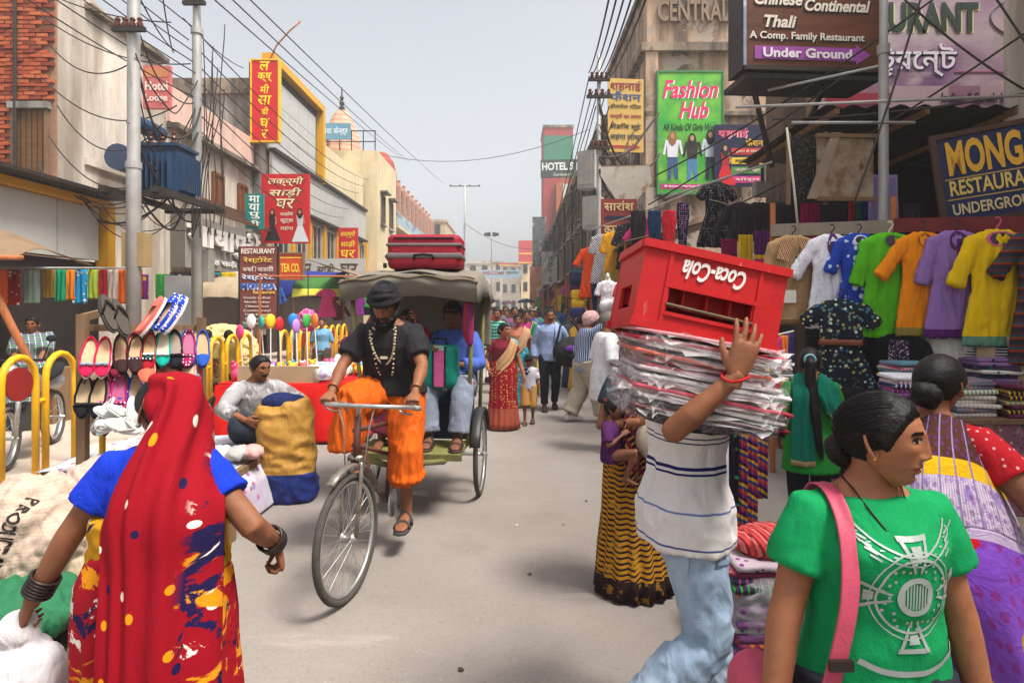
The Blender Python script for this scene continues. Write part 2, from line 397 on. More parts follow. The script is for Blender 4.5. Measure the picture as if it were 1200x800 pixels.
B = bld('plaster_house', 'faded pink and white house with brown shutters above large white letters', (-11.6, 17.8, 0))
MB().box((1.5, 0, 3.5), (3.0, 5.1, 7.0)).build('wall', WHITE_W, B)
MB().box((1.55, 0, 6.75), (3.05, 5.0, .9)).build('parapet', PINK_W, B)
MB().box((3.12, 0, 6.2), (.35, 5.05, .12)).build('ledge', MOULD_W, B)
BROWN = mat('brown_louvre', '7d4a26', .7, .25, 4, .1, layers=(('stripe', 2, 14, .25, '4a2a15'),))
for y in (-1.7, .1, 1.75): win(B, (3.0, y, 5.05), .62, .95, 'x+', bars=2, frame=paint('6b3e20'), shut=BROWN, sill=False)
MB().box((3.2, .1, 3.35), (.36, 4.9, 1.35)).build('fascia', mat('ribbed_grey_metal', '8f8a82', .6, .15, 3, .1, layers=(('stripe', 1, 14, .18, '68635c'),)), B)
mb = MB()
for i in range(40): mb.bar((3.1, -2.3+i*.118, 4.62), (3.75, -2.3+i*.118, 4.12), .03, .03)
for q in ((3.1, 4.64), (3.75, 4.14)): mb.bar((q[0], -2.35, q[1]), (q[0], 2.42, q[1]), .05)
mb.build('awning_slats', mat('brown_metal', '5a3d2c', .6, .2), B, kind='stuff')
LW = paint('e6e2da')
text('मायापुरी', 'lettering', LW, B, (3.42, -.2, 3.52), (0, 1, 0), (0, 0, 1), w=4.3, h=.95, bold=.035, depth=.10)
text('विवाह साड़ी संग्रह', 'lettering', LW, B, (3.40, .0, 2.90), (0, 1, 0), (0, 0, 1), w=3.6, h=.22, bold=.02, depth=.03)
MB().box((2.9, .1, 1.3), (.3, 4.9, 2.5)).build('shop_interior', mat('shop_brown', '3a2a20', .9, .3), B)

def sign(name, label, loc, rz, w, h, m, d=.08, cat='sign', edge=None, bev=.0, group=None, tilt=0.):
    r_ = empty(name, loc, rz, label, cat, group); r_.rotation_euler[1] = tilt
    MB().box((0, 0, 0), (w, d, h)).build('board', m, r_)
    if edge:
        mb = MB(); e = .05
        for sg in (-1, 1): mb.box((sg*(w/2+e/2-.004), -.01, 0), (e, d+.03, h+e*2)); mb.box((0, -.012, sg*(h/2+e/2-.004)), (w-.01, d+.028, e))
        mb.build('frame', edge, r_)
    r_['f'] = -d/2-.003
    return r_
def stx(r_, s, x, z, w=None, h=None, col='ffffff', bold=.02, shear=0., sp=1., d=.006, sh=None, name='lettering', y=0., rot=0.):
    ux, uz = Vector((math.cos(rot), 0, math.sin(rot))), Vector((-math.sin(rot), 0, math.cos(rot)))
    if any(ord(ch) > 0x8ff for ch in s): bold *= .45
    if sh: text(s, 'shadow', paint(sh), r_, (x+.022, r_['f']+.002-y, z-.016), ux, uz, w, h, bold+.012, shear, .003, sp)
    return text(s, name, paint(col), r_, (x, r_['f']-.004-y, z), ux, uz, w, h, bold, shear, d, sp)
def srect(r_, x, z, w, h, col, y=.002, name='stripe'):
    return MB().box((x, r_['f']-y, z), (w, .006, h)).build(name, paint(col) if isinstance(col, str) else col, r_)
def figure(r_, x, z, h, top, skirt, hairc='1a1412', sk='b98a68', jeans=False, leg='3a5a90'):
    """A printed figure on a poster: flat relief pieces."""
    f = r_['f']; P_ = lambda poly, c, n, y: MB().prism([(x+a*h, z+b*h) for a, b in poly], Vector((0, -.004, 0)), (0, f-y, 0)).build(n, paint(c), r_)
    el = lambda cx, cz, rx, rz_, n=12: [(cx+rx*math.cos(2*math.pi*i/n), cz+rz_*math.sin(2*math.pi*i/n)) for i in range(n)]
    P_(el(0, .835, .085, .155, 16), hairc, 'print', .012)
    if jeans:
        P_([(-.10, 0), (-.03, 0), (0, .36), (.05, 0), (.12, 0), (.10, .5), (-.09, .5)], leg, 'print', .002)
        P_([(-.10, .45), (.10, .45), (.13, .75), (.18, .50), (.22, .52), (.17, .80), (-.14, .80), (-.20, .50), (-.15, .50), (-.11, .72)], top, 'print', .006)
    else:
        P_([(-.24, .0), (.26, .0), (.07, .50), (-.06, .50)], skirt, 'print', .002)
        P_([(-.07, .48), (.07, .48), (.11, .78), (-.11, .78)], top, 'print', .006)
        P_([(.10, .76), (.15, .56), (.08, .5), (.11, .62), (.07, .74)], sk, 'print', .007)
    P_(el(0, .880, .042, .060), sk, 'print', .018)

# saree shop building: stained end wall toward the camera, panelled front in a yellow frame
B = bld('saree_shop', 'three storey saree shop with stained end wall and yellow framed grey panels', (-11.4, 20.5, 0))
MB().box((1.6, 6.7, 4.4), (3.2, 13.4, 8.8)).build('wall', CREAM_W, B)
MB().box((1.55, -.06, 4.9), (3.3, .2, 8.3)).build('end_wall', GREY_W, B)
MB().box((1.55, -.14, 8.95), (3.4, .3, .5)).build('parapet', MOULD_W, B)
mb = MB(); mb.box((3.30, 2.7, 9.98), (.42, 5.6, .26)); mb.box((3.30, 5.36, 8.35), (.42, .26, 3.0)); mb.build('yellow_frame', YP, B)
for r0 in range(3):
    for c0 in range(5): MB().box((3.25, .38+c0*1.0, 7.35+r0*.86), (.08, .98, .84)).build('panel', PANEL, B)
MB().box((2.9, 2.7, 8.3), (.6, 5.3, 3.1)).build('box_frame', IRON, B)
for c0 in range(9): MB().box((3.34, .75+c0*1.46, 6.1), (.10, 1.44, 1.55)).build('panel', PANEL, B)
MB().box((3.36, 6.6, 6.93), (.30, 13.2, .12)).build('ledge', IRON, B); MB().box((3.36, 6.6, 5.26), (.30, 13.2, .10)).build('ledge', IRON, B)
for c0 in range(7):
    y = 1.2+c0*1.9; win(B, (3.2, y, 4.2), 1.5, 1.7, 'x+', bars=3, frame=paint('b9b6ae'), sill=False)
    MB().box((3.27, y+.95, 4.2), (.22, .28, 2.0)).build('pilaster', YP, B)
MB().box((3.30, 6.6, 2.95), (.5, 13.2, .75)).build('fascia', PANEL, B)
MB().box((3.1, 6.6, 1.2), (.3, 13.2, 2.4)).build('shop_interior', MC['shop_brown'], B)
for i, s_ in enumerate(('साड़ी', 'सूट्स', 'लहंगा')): text(s_, 'lettering', paint('6b5a2a'), B, (3.57, 1.6+i*2.1, 2.95), (0, 1, 0), (0, 0, 1), w=1.5, h=.5, bold=.02, depth=.03)
RED = mat('red_sign_paint', 'c01a1e', .5, .08, 2, .03)
YT = 'f2d21c'
s_ = sign('vertical_sign', 'tall red vertical sign with yellow Hindi letters on saree shop corner', (-8.05, 20.1, 8.39), 0, .86, 2.62, RED, .16, edge=paint('d8b020'))
for i, c_ in enumerate(('ल', 'क्ष्', 'मी', 'सा', 'ड़ी', 'घ', 'र')): stx(s_, c_, 0, 1.12-i*.37, None, .30, YT, .03, .15)
s_ = sign('shop_sign', 'large red saree shop sign with two printed women in gowns', (-7.38, 20.05, 4.87), 0, 1.56, 2.26, RED, .10)
for i, t_ in enumerate(('लक्ष्मी', 'साड़ी', 'घर')): stx(s_, t_, .02, .88-i*.36, (1.15, 1.05, .62)[i], .32, 'f3dfb0', .025, .18, sh='5a0a0a')
for i, t_ in enumerate(('साड़ियाँ', 'सूट्स', 'लहंगा')): stx(s_, t_, 0.05, -.18-i*.23, .42, .15, 'f2e6d0', .01)
figure(s_, -.42, -1.05, 1.05, '2a1c20', '241a20'); figure(s_, .48, -1.08, 1.1, 'c9c6cc', 'cfd2d6')
s_ = sign('shop_sign', 'small red saree sign with yellow letters before the striped building', (-7.35, 27.6, 4.45), 0, .86, 1.55, RED, .10)
for i, t_ in enumerate(('लक्ष्मी', 'साड़ी', 'घर')): stx(s_, t_, 0, .48-i*.44, .66, .34, YT, .025, .15)
TEAL = mat('teal_sign_paint', '0f7f7a', .5, .1)
s_ = sign('shop_sign', 'teal vertical sign with white Hindi letters beside the red sign', (-7.95, 19.0, 4.62), 0, .56, 1.08, TEAL, .08)
for i, t_ in enumerate(('मा', 'या', 'पु', 'री')): stx(s_, t_, 0, .37-i*.25, .34, .21, 'f4f4ee', .03)
s_ = sign('lodge_sign', 'faded pink lodge sign on bracket behind the pole', (-7.9, 13.7, 6.55), 0, .60, .95, mat('pink_sign', 'c56a66', .6, .2), .10)
stx(s_, 'Hotel', 0, .02, .5, .2, 'ead9d2'); stx(s_, 'Lodge', 0, -.26, .5, .2, 'ead9d2'); srect(s_, 0, .32, .5, .2, 'c27f55')
s_ = sign('tea_sign', 'orange tea company signboard over the shop left of blue awning', (-6.58, 17.8, 2.84), 0, 1.05, .72, mat('orange_sign', 'c9481c', .5, .15), .12, edge=WOOD)
stx(s_, 'BHU TEA CO.', .02, -.04, .86, .26, 'f0c838', .03)
srect(s_, 0, .25, 1., .03, 'f0c838')
# standing restaurant board between barriers
s_ = sign('restaurant_board', 'standing restaurant board in brown with painted lines, on post by barriers', (-4.16, 10.1, 1.98), 0, .60, 1.36, mat('brown_board', '7d4238', .6, .2, 3, layers=(('noise', 1.4, .55, .1, '5f3a40', .7),)), .05)
MB().tube([(-.32, .0, .68), (-.32, 0, -1.97)], .02, 8).tube([(.32, .0, .68), (.32, 0, -1.97)], .02, 8).build('post', IRON, s_)
stx(s_, 'RESTAURANT', 0, .60, .55, .085, 'e8e0d0', .01); stx(s_, 'रेस्टोरेंट', 0, .45, .48, .11, 'e8c05a', .02); stx(s_, 'কফি / বেকারী', 0, .31, .5, .09, 'e6d8d0', .01)
stx(s_, 'रेस्टोरेंट', 0, .17, .54, .11, 'dfe6f2', .02, sh='203a78'); stx(s_, 'MONGA', 0, .03, .56, .10, '2f62b8', .035, sh='e6e6f2'); stx(s_, 'Restaurant', .10, -.07, .36, .055, 'e8c05a', .01)
for i in range(7): stx(s_, ('South Indian', 'North Indian', 'Chinese Food', 'Continental', 'Thali Bengali', 'Family Hall', 'Underground')[i], -.02, -.16-i*.07, .44-.03*(i % 3), .04, 'dccfc4', .0)
srect(s_, .13, -.50, .2, .13, 'c8a050', name='print'); srect(s_, -.15, -.60, .2, .1, '3f7a58', name='print')

# cream house with blue sign and temple spire behind it
B = bld('cream_house', 'cream house with rooftop railing and blue sign beyond the yellow frame', (-10.3, 34.2, 0))
MB().box((.7, 2.8, 5.2), (4.2, 5.5, 10.4)).build('wall', CREAM_W, B)
win(B, (1.6, .05, 8.0), .8, 1.1, 'y-', sill=False); win(B, (.2, .05, 8.0), .8, 1.1, 'y-', sill=False)
for i in range(2): win(B, (2.8, 1.4+i*2.4, 7.3), 1., 1.6, 'x+', bars=2)
mb = MB()
for z in (10.9, 11.5): mb.bar((-1.3, .1, z), (2.7, .1, z), .05)
for i in range(7): mb.bar((-1.3+i*.66, .1, 10.4), (-1.3+i*.66, .1, 11.5), .05)
mb.build('railing', IRON, B)
s_ = sign('rooftop_sign', 'faded blue rooftop sign with pale Hindi lettering below temple spire', (-9.75, 33.9, 11.35), 0, 1.7, .9, mat('blue_sign', '5f8fa6', .6, .2), .1)
stx(s_, 'सेवा केन्द्र', 0, 0, 1.4, .5, 'd8e6ea', .02)
B = bld('temple_spire', 'distant pale pink temple spire with dark ringed finial', (-10.8, 39, 0))
MB().lathe([(.0, 9), (1.3, 9), (1.3, 11), (1.15, 12.2), (.85, 13.2), (.5, 13.9), (.3, 14.1), (0, 14.15)], (0, 0, 0), 10).build('tower', mat('spire_pink', 'c99a7f', .8, .2, layers=(('stripe', 2, 3, .3, 'b07a60'),)), B)
MB().lathe([(0, 14.0), (.16, 14.1), (.20, 14.3), (.1, 14.4), (.18, 14.6), (.08, 14.75), (.14, 14.95), (.05, 15.1), (.03, 15.6), (0, 15.62)], (0, 0, 0), 8).build('finial', IRON, B)
MB().lathe([(0, 8.5), (1.0, 8.5), (1.0, 10.4), (.8, 11.2), (.35, 11.8), (0, 11.9)], (2.2, 1.5, 0), 12).build('dome', mat('dome_red', '9a3f2f', .7, .15), B)
# striped arcade building
B = bld('arcade_building', 'long pink and cream building with arched balconies and striped roof edge', (-8.3, 40.2, 0))
STR = mat('striped_stone', 'c9a288', .85, .2, 3, .2, coord='W', layers=(('stripe', 2, 1.7, .35, 'a3644c'), ('noise', 1.2, .6, .1, '7a5a48', .5)))
MB().box((-2.5, 11.0, 5.0), (5.0, 21.8, 10)).build('wall', STR, B)
MB().box((.05, 11, 10.1), (.7, 22, .22)).build('cornice', mat('cornice_pink', 'b98471', .8, .2), B); MB().box((.28, 11, 7.0), (1.1, 21.6, .18)).build('balcony_floor', CREAM_W, B)
MB().box((.7, 11, 7.55), (.08, 21.4, .85)).build('balcony_parapet', mat('balcony_print', '9fb0b8', .7, .3, 3, layers=(('flor', 2.2, .35, ['d9d5cc', '7a4a50', '3f6a8a', 'c9b070']),)), B)
for i in range(11):
    y = 1.0+i*2.0
    MB().box((.55, y-1.0, 8.5), (.24, .24, 2.9)).build('column', mat('column_pink', 'b98f7d', .8, .2), B); win(B, (.0, y, 8.3), 1.1, 1.9, 'x+', bars=2, sill=False); win(B, (.0, y, 5.1), 1.1, 1.8, 'x+', bars=2, sill=False, shut=None if i % 3 else mat('blue_shutter', '456a86', .7))
    MB().box((.16, y-1.0, 10.45), (.2, .3, .6)).build('pinnacle', STR, B)
MB().box((.4, 11, 3.3), (1.4, 21.6, .3)).build('fascia', mat('faded_fascia', 'a8988c', .8, .3, 3, layers=(('flor', 1.2, .4, ['b5a896', '9f5a4a', '5a7a90', 'c9b98a']),)), B)
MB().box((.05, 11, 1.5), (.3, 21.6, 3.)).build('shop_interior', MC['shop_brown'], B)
# shop front board with decorated posts, blue awning and banner
B = sign('fascia_board', 'grey fascia board with dark ornamental letters above the blue awning', (-6.35, 21.2, 2.95), 0, 2.6, .78, PANEL, .15)
for i in range(3): stx(B, ('कफन', 'साड़ी', 'घर')[i], -.85+i*.8, 0, .6, .42, '4a3420', .02)
# distant blocks
def block(label, x, y, w, d, h, m, px=3, fl=3, face_='y-', name='distant_building'):
    b = bld(name, label, (x, y, 0)); MB().box((0, d/2, h/2), (w, d, h)).build('wall', m, b)
    MB().box((0, d/2, h+.15), (w+.3, d+.3, .3)).build('parapet', m, b)
    for i in range(px):
        for j in range(fl):
            win(b, (-w/2+w*(i+.5)/px, 0, h*(j+.75)/fl-.3 if fl > 1 else h*.6), w/px*.45, h/fl*.5, 'y-', sill=False, bars=2)
    return b
block('weathered beige block with rooftop mast behind the rickshaw suitcase', -12.0, 76, 7.6, 12, 12.2, plaster('beige_block', 'b9a68c'), 3, 4)
block('pale grey block seen over the rickshaw hood', -7.6, 104, 8.0, 10, 9.0, plaster('grey_block', 'b8b2a8'), 4, 3)
block('white low house with balcony across the far street', -4.2, 118, 4.6, 8, 10.2, WHITE_W, 3, 3)
block('grey flat roofed block left of the red tower', 1.2, 126, 7, 10, 10.0, plaster('grey_block2', 'a9a199'), 4, 3)
b = block('white narrow house under the distant red hoarding', 3.2, 112, 3.0, 8, 9.8, CREAM_W, 2, 3)
s_ = sign('hoarding', 'distant red hoarding with yellow stripe on the white house', (2.4, 111, 11.6), 0, 2.5, 4.2, mat('hoarding_red', 'b8343a', .6, .1), .3)
srect(s_, 0, -.25, 2.5, .28, 'd8b030'); srect(s_, 0, -1.9, 2.5, .25, 'd8b030')
s_ = sign('hoarding', 'low red and yellow shop strip beside the far hoarding', (-.6, 112, 9.5), 0, 3.6, .5, mat('hoarding_red', 'b8343a'), .3); srect(s_, 0, -.15, 3.6, .2, 'd8b030')
s_ = sign('street_banner', 'pale blue cloth banner strung across the far street', (-1.2, 62, 5.0), 0, 4.4, .85, cloth('a9c0cc', rough=.8), .02, cat='banner')
stx(s_, 'WELCOME', -.7, .12, 2.2, .3, 'b04a4a', .02); stx(s_, 'स्वागत', 1.2, .1, 1.2, .35, '3f6a5a', .02)
for sg in (-1, 1): MB().tube([(sg*2.2, 0, .4), (sg*7, .4, 1.6)], .02, 6).build('rope', WIRE, s_)

# ---- right side ----------------------------------------------------------------------------------------------------
B = bld('corner_building', 'old peeling corner building with CENTRAL in raised letters at its parapet', (3.95, 18, 0))
MB().box((1.75, 3.5, 4.6), (3.5, 7.0, 9.2)).build('wall', PEACH_W, B)
MB().box((1.75, 3.4, 9.22), (3.9, 7.2, .24)).build('cornice', MOULD_W, B); MB().box((1.75, 3.4, 7.3), (3.62, 7.1, .12)).build('string_course', MOULD_W, B)
MB().box((1.75, 3.5, 10.2), (3.5, 7.0, 1.75)).build('parapet', PEACH_W, B); MB().box((1.75, 3.4, 11.12), (3.75, 7.2, .18)).build('coping', MOULD_W, B)
MB().box((1.5, 2.0, 12.1), (1.6, 1.6, 2.0)).build('roof_block', GREY_W, B)
mb = MB(); mb.prism([(2.2, 0), (3.3, -1.1), (3.45, -1.1), (3.45, .1), (2.2, .1)], (0, -.12, 0), (0, -.02, 10.95)); mb.build('gable_slope', MOULD_W, B)
text('CENTRAL', 'lettering', mat('old_raised_letters', '8f7a66', .9, .3), B, (1.35, -.002, 10.3), (1, 0, 0), (0, 0, 1), w=2.1, h=.62, bold=.02, depth=.10)
for i in range(3): MB().box((.02+.0, 1.5+i*2.2, 6.0), (.16, 1.0, 1.7)).build('boarded_window', mat('dark_board', '3a332c', .9, .3), B)
# ledges and pilaster on the front
MB().box((.12, -.06, 4.6), (.36, .16, 9.0)).build('pilaster', PEACH_W, B)
B = bld('terrace_building', 'long peeling terrace of shops receding on the shaded side of street', (3.95, 25, 0))
MB().box((3, 23, 4.65), (6.0, 45.8, 9.3)).build('wall', plaster('beige_terrace', 'b3a08c', ('4a4038', .7), ('8f8172', .60)), B)
MB().box((2.9, 23, 9.35), (6.3, 46, .28)).build('cornice', MOULD_W, B); MB().box((2.92, 23, 6.3), (6.2, 46, .18)).build('string_course', MOULD_W, B)
for i in range(15):
    y = 1.5+i*3.0
    MB().box((-.06, y+1.5, 6.3), (.2, .35, 6.0)).build('pilaster', MOULD_W, B); win(B, (0, y, 7.7), 1.0, 1.9, 'x-', bars=2, frame=paint('5a4a3a')); win(B, (0, y, 4.9), 1.0, 1.7, 'x-', bars=2, frame=paint('5a4a3a'))
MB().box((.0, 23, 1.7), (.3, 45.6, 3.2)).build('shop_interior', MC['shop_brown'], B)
for i in range(8): MB().tube([(-.22, 2.+i*5.6, 9.2), (-.22, 2.+i*5.6, 3.2)], .06, 8).build('drain_pipe', IRON, B)
B = bld('brick_tower', 'tall dark red painted tower rising behind the hotel sign', (4.2, 71.5, 0))
MB().box((1.2, 3, 11.3), (3.4, 6, 22.6)).build('wall', mat('red_tower', 'a03a3c', .8, .15, 1.5, layers=(('noise', (1, 1, .2), .6, .1, '6f2a2c', .6),)), B); MB().box((1.2, 3, 22.7), (3.6, 6.2, .3)).build('coping', MOULD_W, B)
MB().box((1.2, -.03, 20), (3.42, .08, 3.2)).build('painted_band', mat('green_band', '2f7a5c', .8, .2), B)
B = bld('brick_annex', 'orange brick annex with white panel under the hotel sign', (6.4, 70.6, 0)); MB().box((0, .5, 8), (2.6, 1, 16)).build('wall', mat('far_brick', 'a9613c', .9, .25, 4, .3), B); MB().box((.2, -.04, 14.6), (1.5, .1, 2.4)).build('panel', PANEL, B)
s_ = sign('hotel_sign', 'grey hotel signboard with white letters high on the terrace', (3.25, 43, 11.35), R(-6), 2.5, 1.25, mat('slate_sign', '4a5450', .6, .2), .15)
stx(s_, 'HOTEL S', -.05, .15, 2.2, .55, 'e4e6e2', .035); stx(s_, 'Sunbeam', .3, -.42, 1.3, .2, 'd0d4d0', .01)
for i, (px, py, Y, w_, h_, lab, c1, tx) in enumerate(((645, 320, 52, 1.5, 3.6, 'tall white vertical hotel sign projecting from the terrace', 'b4b2aa', 'HOTEL'), (632, 300, 66, 1.5, 8.4, 'dark grey vertical photo sign far along the terrace', '4f5354', None), (634, 335, 60, 2.2, 3.8, 'faded orange hoarding low on the far terrace', 'b3745c', None))):
    p_ = at(px, py, Y); s_ = sign('vertical_sign' if i < 2 else 'hoarding', lab, p_, 0, w_, h_, mat('far_sign%d' % i, c1, .6, .3, 2, layers=() if i == 0 else (('flor', 1.6, .4, ['9a9a98', '303234', '6a6e70'] if i == 1 else ['c98a6a', 'a05a48', 'b89a60']),)), .12)
    if tx:
        for k_, c_ in enumerate(tx): stx(s_, c_, 0, 1.3-k_*.6, None, .4, '4a4a46', .03)
# restaurant building front (faces down the street)
B = bld('restaurant_building', 'shabby restaurant building front hung with banners over the clothes stall', (4.4, 9.4, 0))
MB().box((4.3, .75, 4.5), (8.4, 1.5, 9.0)).build('wall', plaster('brown_wall', '6f5c4c', ('2f2722', .85)), B)
MB().box((4.0, -.25, 4.05), (7.6, .6, .12)).build('ledge', MOULD_W, B)
b = bld('unseen_shadow_building', 'plain building beside the camera, out of view, added for its shadow', (5.6, -14, 0)); MB().box((4, 10.5, 4.5), (8, 21, 9.0)).build('wall', WHITE_W, b)  # unseen block added to cast shade over the near street; pale walls bounce light
for i in range(5): win(b, (0, 2.5+i*4, 8.5), 1.2, 1.6, 'x-')
# corrugated tin roof over the stalls
mb = MB(); rings = []
for i in range(2):
    y, z = (-.05, 3.84) if i == 0 else (-2.6, 3.88)
    rings.append([Vector((-.95+j*.053, y, z+.022*math.sin(j*1.26))) for j in range(130)])
mb.loft(rings, wrap=False, caps=False); o = mb.build('tin_roof', mat('dark_tin', '2d2825', .6, .3, 3, .1, metal=.4), B, True); solidify(o, .012)
for x in (-.8, .2, 1.2, 2.2, 3.8, 5.4): MB().bar((x, -.1, 3.79), (x, -2.6, 3.83), .05, .06).build('rafter', WOOD, B)
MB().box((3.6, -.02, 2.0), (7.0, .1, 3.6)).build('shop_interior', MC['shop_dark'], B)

WBROWN = mat('brown_wood_sign', '6a3c22', .5, .25, (2, 2, 12), .1, layers=(('noise', (1, 1, 9), .55, .12, '4a2a1a', .8),))
s_ = sign('restaurant_sign', 'brown wood-grain box sign pointing to an underground family restaurant', at(944, 22, 7.2), R(4), 1.62, 1.28, WBROWN, .34, edge=mat('sign_edge', '332a26', .6))
MB().box((-.83, -.02, 0), (.03, .40, 1.30)).build('side_panel', mat('pale_blue_side', '8f9ab0', .6, .3, 6, layers=(('flor', 8, .3, ['b8c0d0', '6a7a9a']),)), s_)
for t_, x, z, w_, h_ in (('South Indian', .34, .30, .86, .14), ('Chinese', -.42, .13, .56, .15), ('Continental', .28, .07, .78, .14), ('Thali', -.40, -.13, .38, .14)): stx(s_, t_, x, z, w_, h_, 'e6dccb', .028, .25, sh='1c1210')
stx(s_, 'A Comp. Family Restaurant', -.08, -.30, 1.36, .11, 'e2dccf', .02, sh='1c1210')
MB().prism([(-.70, -.56), (.50, -.56), (.50, -.60), (.68, -.485), (.50, -.37), (.50, -.41), (-.70, -.41)], Vector((0, -.006, 0)), (0, s_['f']-.001, 0)).build('arrow', paint('9a4aa0'), s_)
stx(s_, 'Under Ground', -.08, -.485, 1.05, .11, 'f2e8f2', .03, y=.008)
mb = MB(); mb.bar((-.6, .1, -.72), (-.1, .6, -1.6), .05); mb.bar((.3, .1, -.72), (.3, .9, -1.5), .05); mb.box((0, .14, -.74), (1.6, .6, .06)); mb.build('bracket', IRON, s_)
BAN = mat('restaurant_banner', 'c9b8b8', .45, .06, 2, .03, layers=(('noise', (.8, .8, 1.2), .52, .16, '8a5a8a', .9), ('noise', (.5, .5, .9), .62, .10, '5a3060', .8), ('noise', (.6, .6, 1.6), .68, .05, 'ddd2cc', .9)))
s_ = sign('restaurant_banner', 'wide lilac restaurant banner with green English and white Bengali letters', at(1125, 52, 8.6), 0, 3.9, 1.48, BAN, .06, cat='banner', edge=IRON)
stx(s_, 'RESTAURANT', -.92, .36, 2.30, .42, '23382c', .04, sh='d9d49a'); stx(s_, 'রেস্টুরেন্ট', -.95, -.24, 1.75, .46, 'eee6ee', .03, sh='4a2a68'); stx(s_, 'Monga', 1.15, .42, .72, .32, '3a2a3a', .01, .35)
mb = MB(); mb.tube([(1.12+.72*math.cos(a), s_['f']-.004, .36+.32*math.sin(a)) for a in [2*math.pi*i/40 for i in range(40)]], .008, 5, closed=True); mb.build('oval_outline', paint('8a7a86'), s_)
srect(s_, .9, -.40, 2.0, .02, 'b05a80'); stx(s_, 'Restaurant', 1.25, -.36, 1.1, .14, 'a04060', .01)
s_ = sign('menu_banner', 'low pink banner strip with red arrow under the lilac banner', at(1110, 117, 8.45), 0, 3.5, .36, mat('pink_strip', 'c9a9b0', .5, .12, 2, layers=(('stripe', 0, .8, .35, 'a8788c'),)), .05, cat='banner')
MB().prism([(-1.7, 0), (-1.35, .17), (-1.35, .08), (-.8, .08), (-.8, -.08), (-1.35, -.08), (-1.35, -.17)], (0, -.006, 0), (0, s_['f'], 0)).build('arrow', paint('b03048'), s_)
stx(s_, 'Indian * South Indian * Chinese', .75, .02, 1.7, .14, '2a2a4a', .02)
s_ = sign('monga_sign', 'dark blue board reading Monga Restaurant Underground in gold letters', at(1163, 203, 5.9), R(-24), .84, .82, mat('navy_sign', '14224f', .45, .2, 3), .06, edge=mat('brown_frame', '4a3020', .6, .2), tilt=R(-7))
stx(s_, 'MONGA', .02, .20, .74, .34, 'e0a82a', .035); stx(s_, 'RESTAURANT', .02, -.09, .76, .15, 'dcbc62', .02); stx(s_, 'UNDERGROUND', .02, -.30, .76, .11, 'd4bc8a', .02)
srect(s_, 0, -.0, .78, .012, 'b8954a'); srect(s_, 0, -.20, .78, .012, 'b8954a')
# posters on the corner building
GRN = mat('green_poster', '2fa03a', .45, .1, 1.4, .03, layers=(('noise', (.9, .9, 1.3), .50, .12, '7cc23c', .9), ('noise', (.7, .7, .9), .60, .1, '0f5a38', .8)))
s_ = sign('fashion_poster', 'tall green fashion poster with pink script and three printed women', (5.17, 17.85, 6.72), 0, 1.86, 3.5, GRN, .06, edge=paint('3f7a4a'))
stx(s_, 'Fashion', .0, 1.26, 1.62, .52, 'd81e62', .02, .3, sh='f2f2ea'); stx(s_, 'Hub', .1, .66, .85, .5, 'd81e62', .02, .3, sh='f2f2ea'); stx(s_, 'All Kinds Of Girls Wear', 0, .16, 1.6, .20, '1d3a24', .01, .2)
figure(s_, -.52, -1.35, 1.42, 'd8d8e0', '', jeans=True, leg='33507e', hairc='8a6038'); figure(s_, .05, -1.38, 1.38, '2a1a1c', '', jeans=True, leg='4a7ab0'); figure(s_, .58, -1.36, 1.46, 'c8d4dc', '', jeans=True, leg='23304a')
srect(s_, 0, -1.56, 1.7, .14, 'c03080'); stx(s_, 'Brijwasi Market Godowlia', 0, -1.56, 1.5, .08, 'f0f0f0', .01, y=.008)
s_ = sign('shop_poster', 'yellow cloth poster with red and blue Hindi lines beside the wires', (3.18, 17.2, 7.02), R(6), 1.02, 2.05, mat('yellow_poster', 'c3a052', .6, .15, 2), .04)
for i, (t_, c_, h_) in enumerate((('शहनाई', '8a2030', .30), ('फैशन', '2a4a80', .26), ('होलसेल रिटेल', '5a4a30', .14), ('बच्चों का लांचा', 'a03a30', .16), ('लेडिज सूट', '3a3020', .20), ('लहंगा लांचा', '3a4048', .20))): stx(s_, t_, 0, .82-i*.285, .88, h_, c_, .02)
MB().prism([(-.42, -.86), (.18, -.86), (.18, -.80), (.42, -.90), (.18, -1.0), (.18, -.94), (-.42, -.94)], (0, -.006, 0), (0, s_['f'], .02)).build('arrow', paint('a02a28'), s_)
s_ = sign('shop_poster', 'navy poster with girl in red gown and coloured Hindi bars', (6.55, 17.7, 6.02), 0, 1.45, 1.78, mat('navy_poster', '191a3c', .5, .2, 2), .05)
stx(s_, 'शहनाई', -.2, .64, .85, .30, 'd8406a', .03, sh='f0e0e6'); stx(s_, 'फैशन', .42, .38, .5, .22, 'e0b020', .02)
for i, c_ in enumerate(('b8302c', 'd8b81c', '4a8a3a', 'c03a80')): srect(s_, .22, .12-i*.27, .92, .19, c_); stx(s_, ('दुकान के सामने', 'बच्चों के लांचा', 'लेडीज सूट', 'शोरूम')[i], .22, .12-i*.27, .7, .11, '1a1a3a' if i == 1 else 'f0d8c8', .01, y=.008)
figure(s_, -.42, -.85, 1.2, 'a01820', 'c8141c')
s_ = sign('saree_poster', 'small maroon poster with arrow hung under the tattered sheet', at(725, 256, 12.4), 0, .72, .78, mat('maroon_poster', '8f3a34', .6, .2, 3), .04)
stx(s_, 'सारांश', 0, .25, .6, .2, 'e0c890', .03); stx(s_, 'कमल स', 0, -.24, .6, .18, 'e0c890', .03)
MB().prism([(-.30, 0), (-.2, .07), (-.2, .035), (.30, .035), (.30, -.035), (-.2, -.035), (-.2, -.07)], (0, -.006, 0), (0, s_['f'], .01)).build('arrow', paint('1c2848'), s_)
s_ = empty('tattered_sheet', at(733, 225, 12.8), 0, 'pale tattered tin sheet hanging cornerwise below the yellow poster', 'sheet')
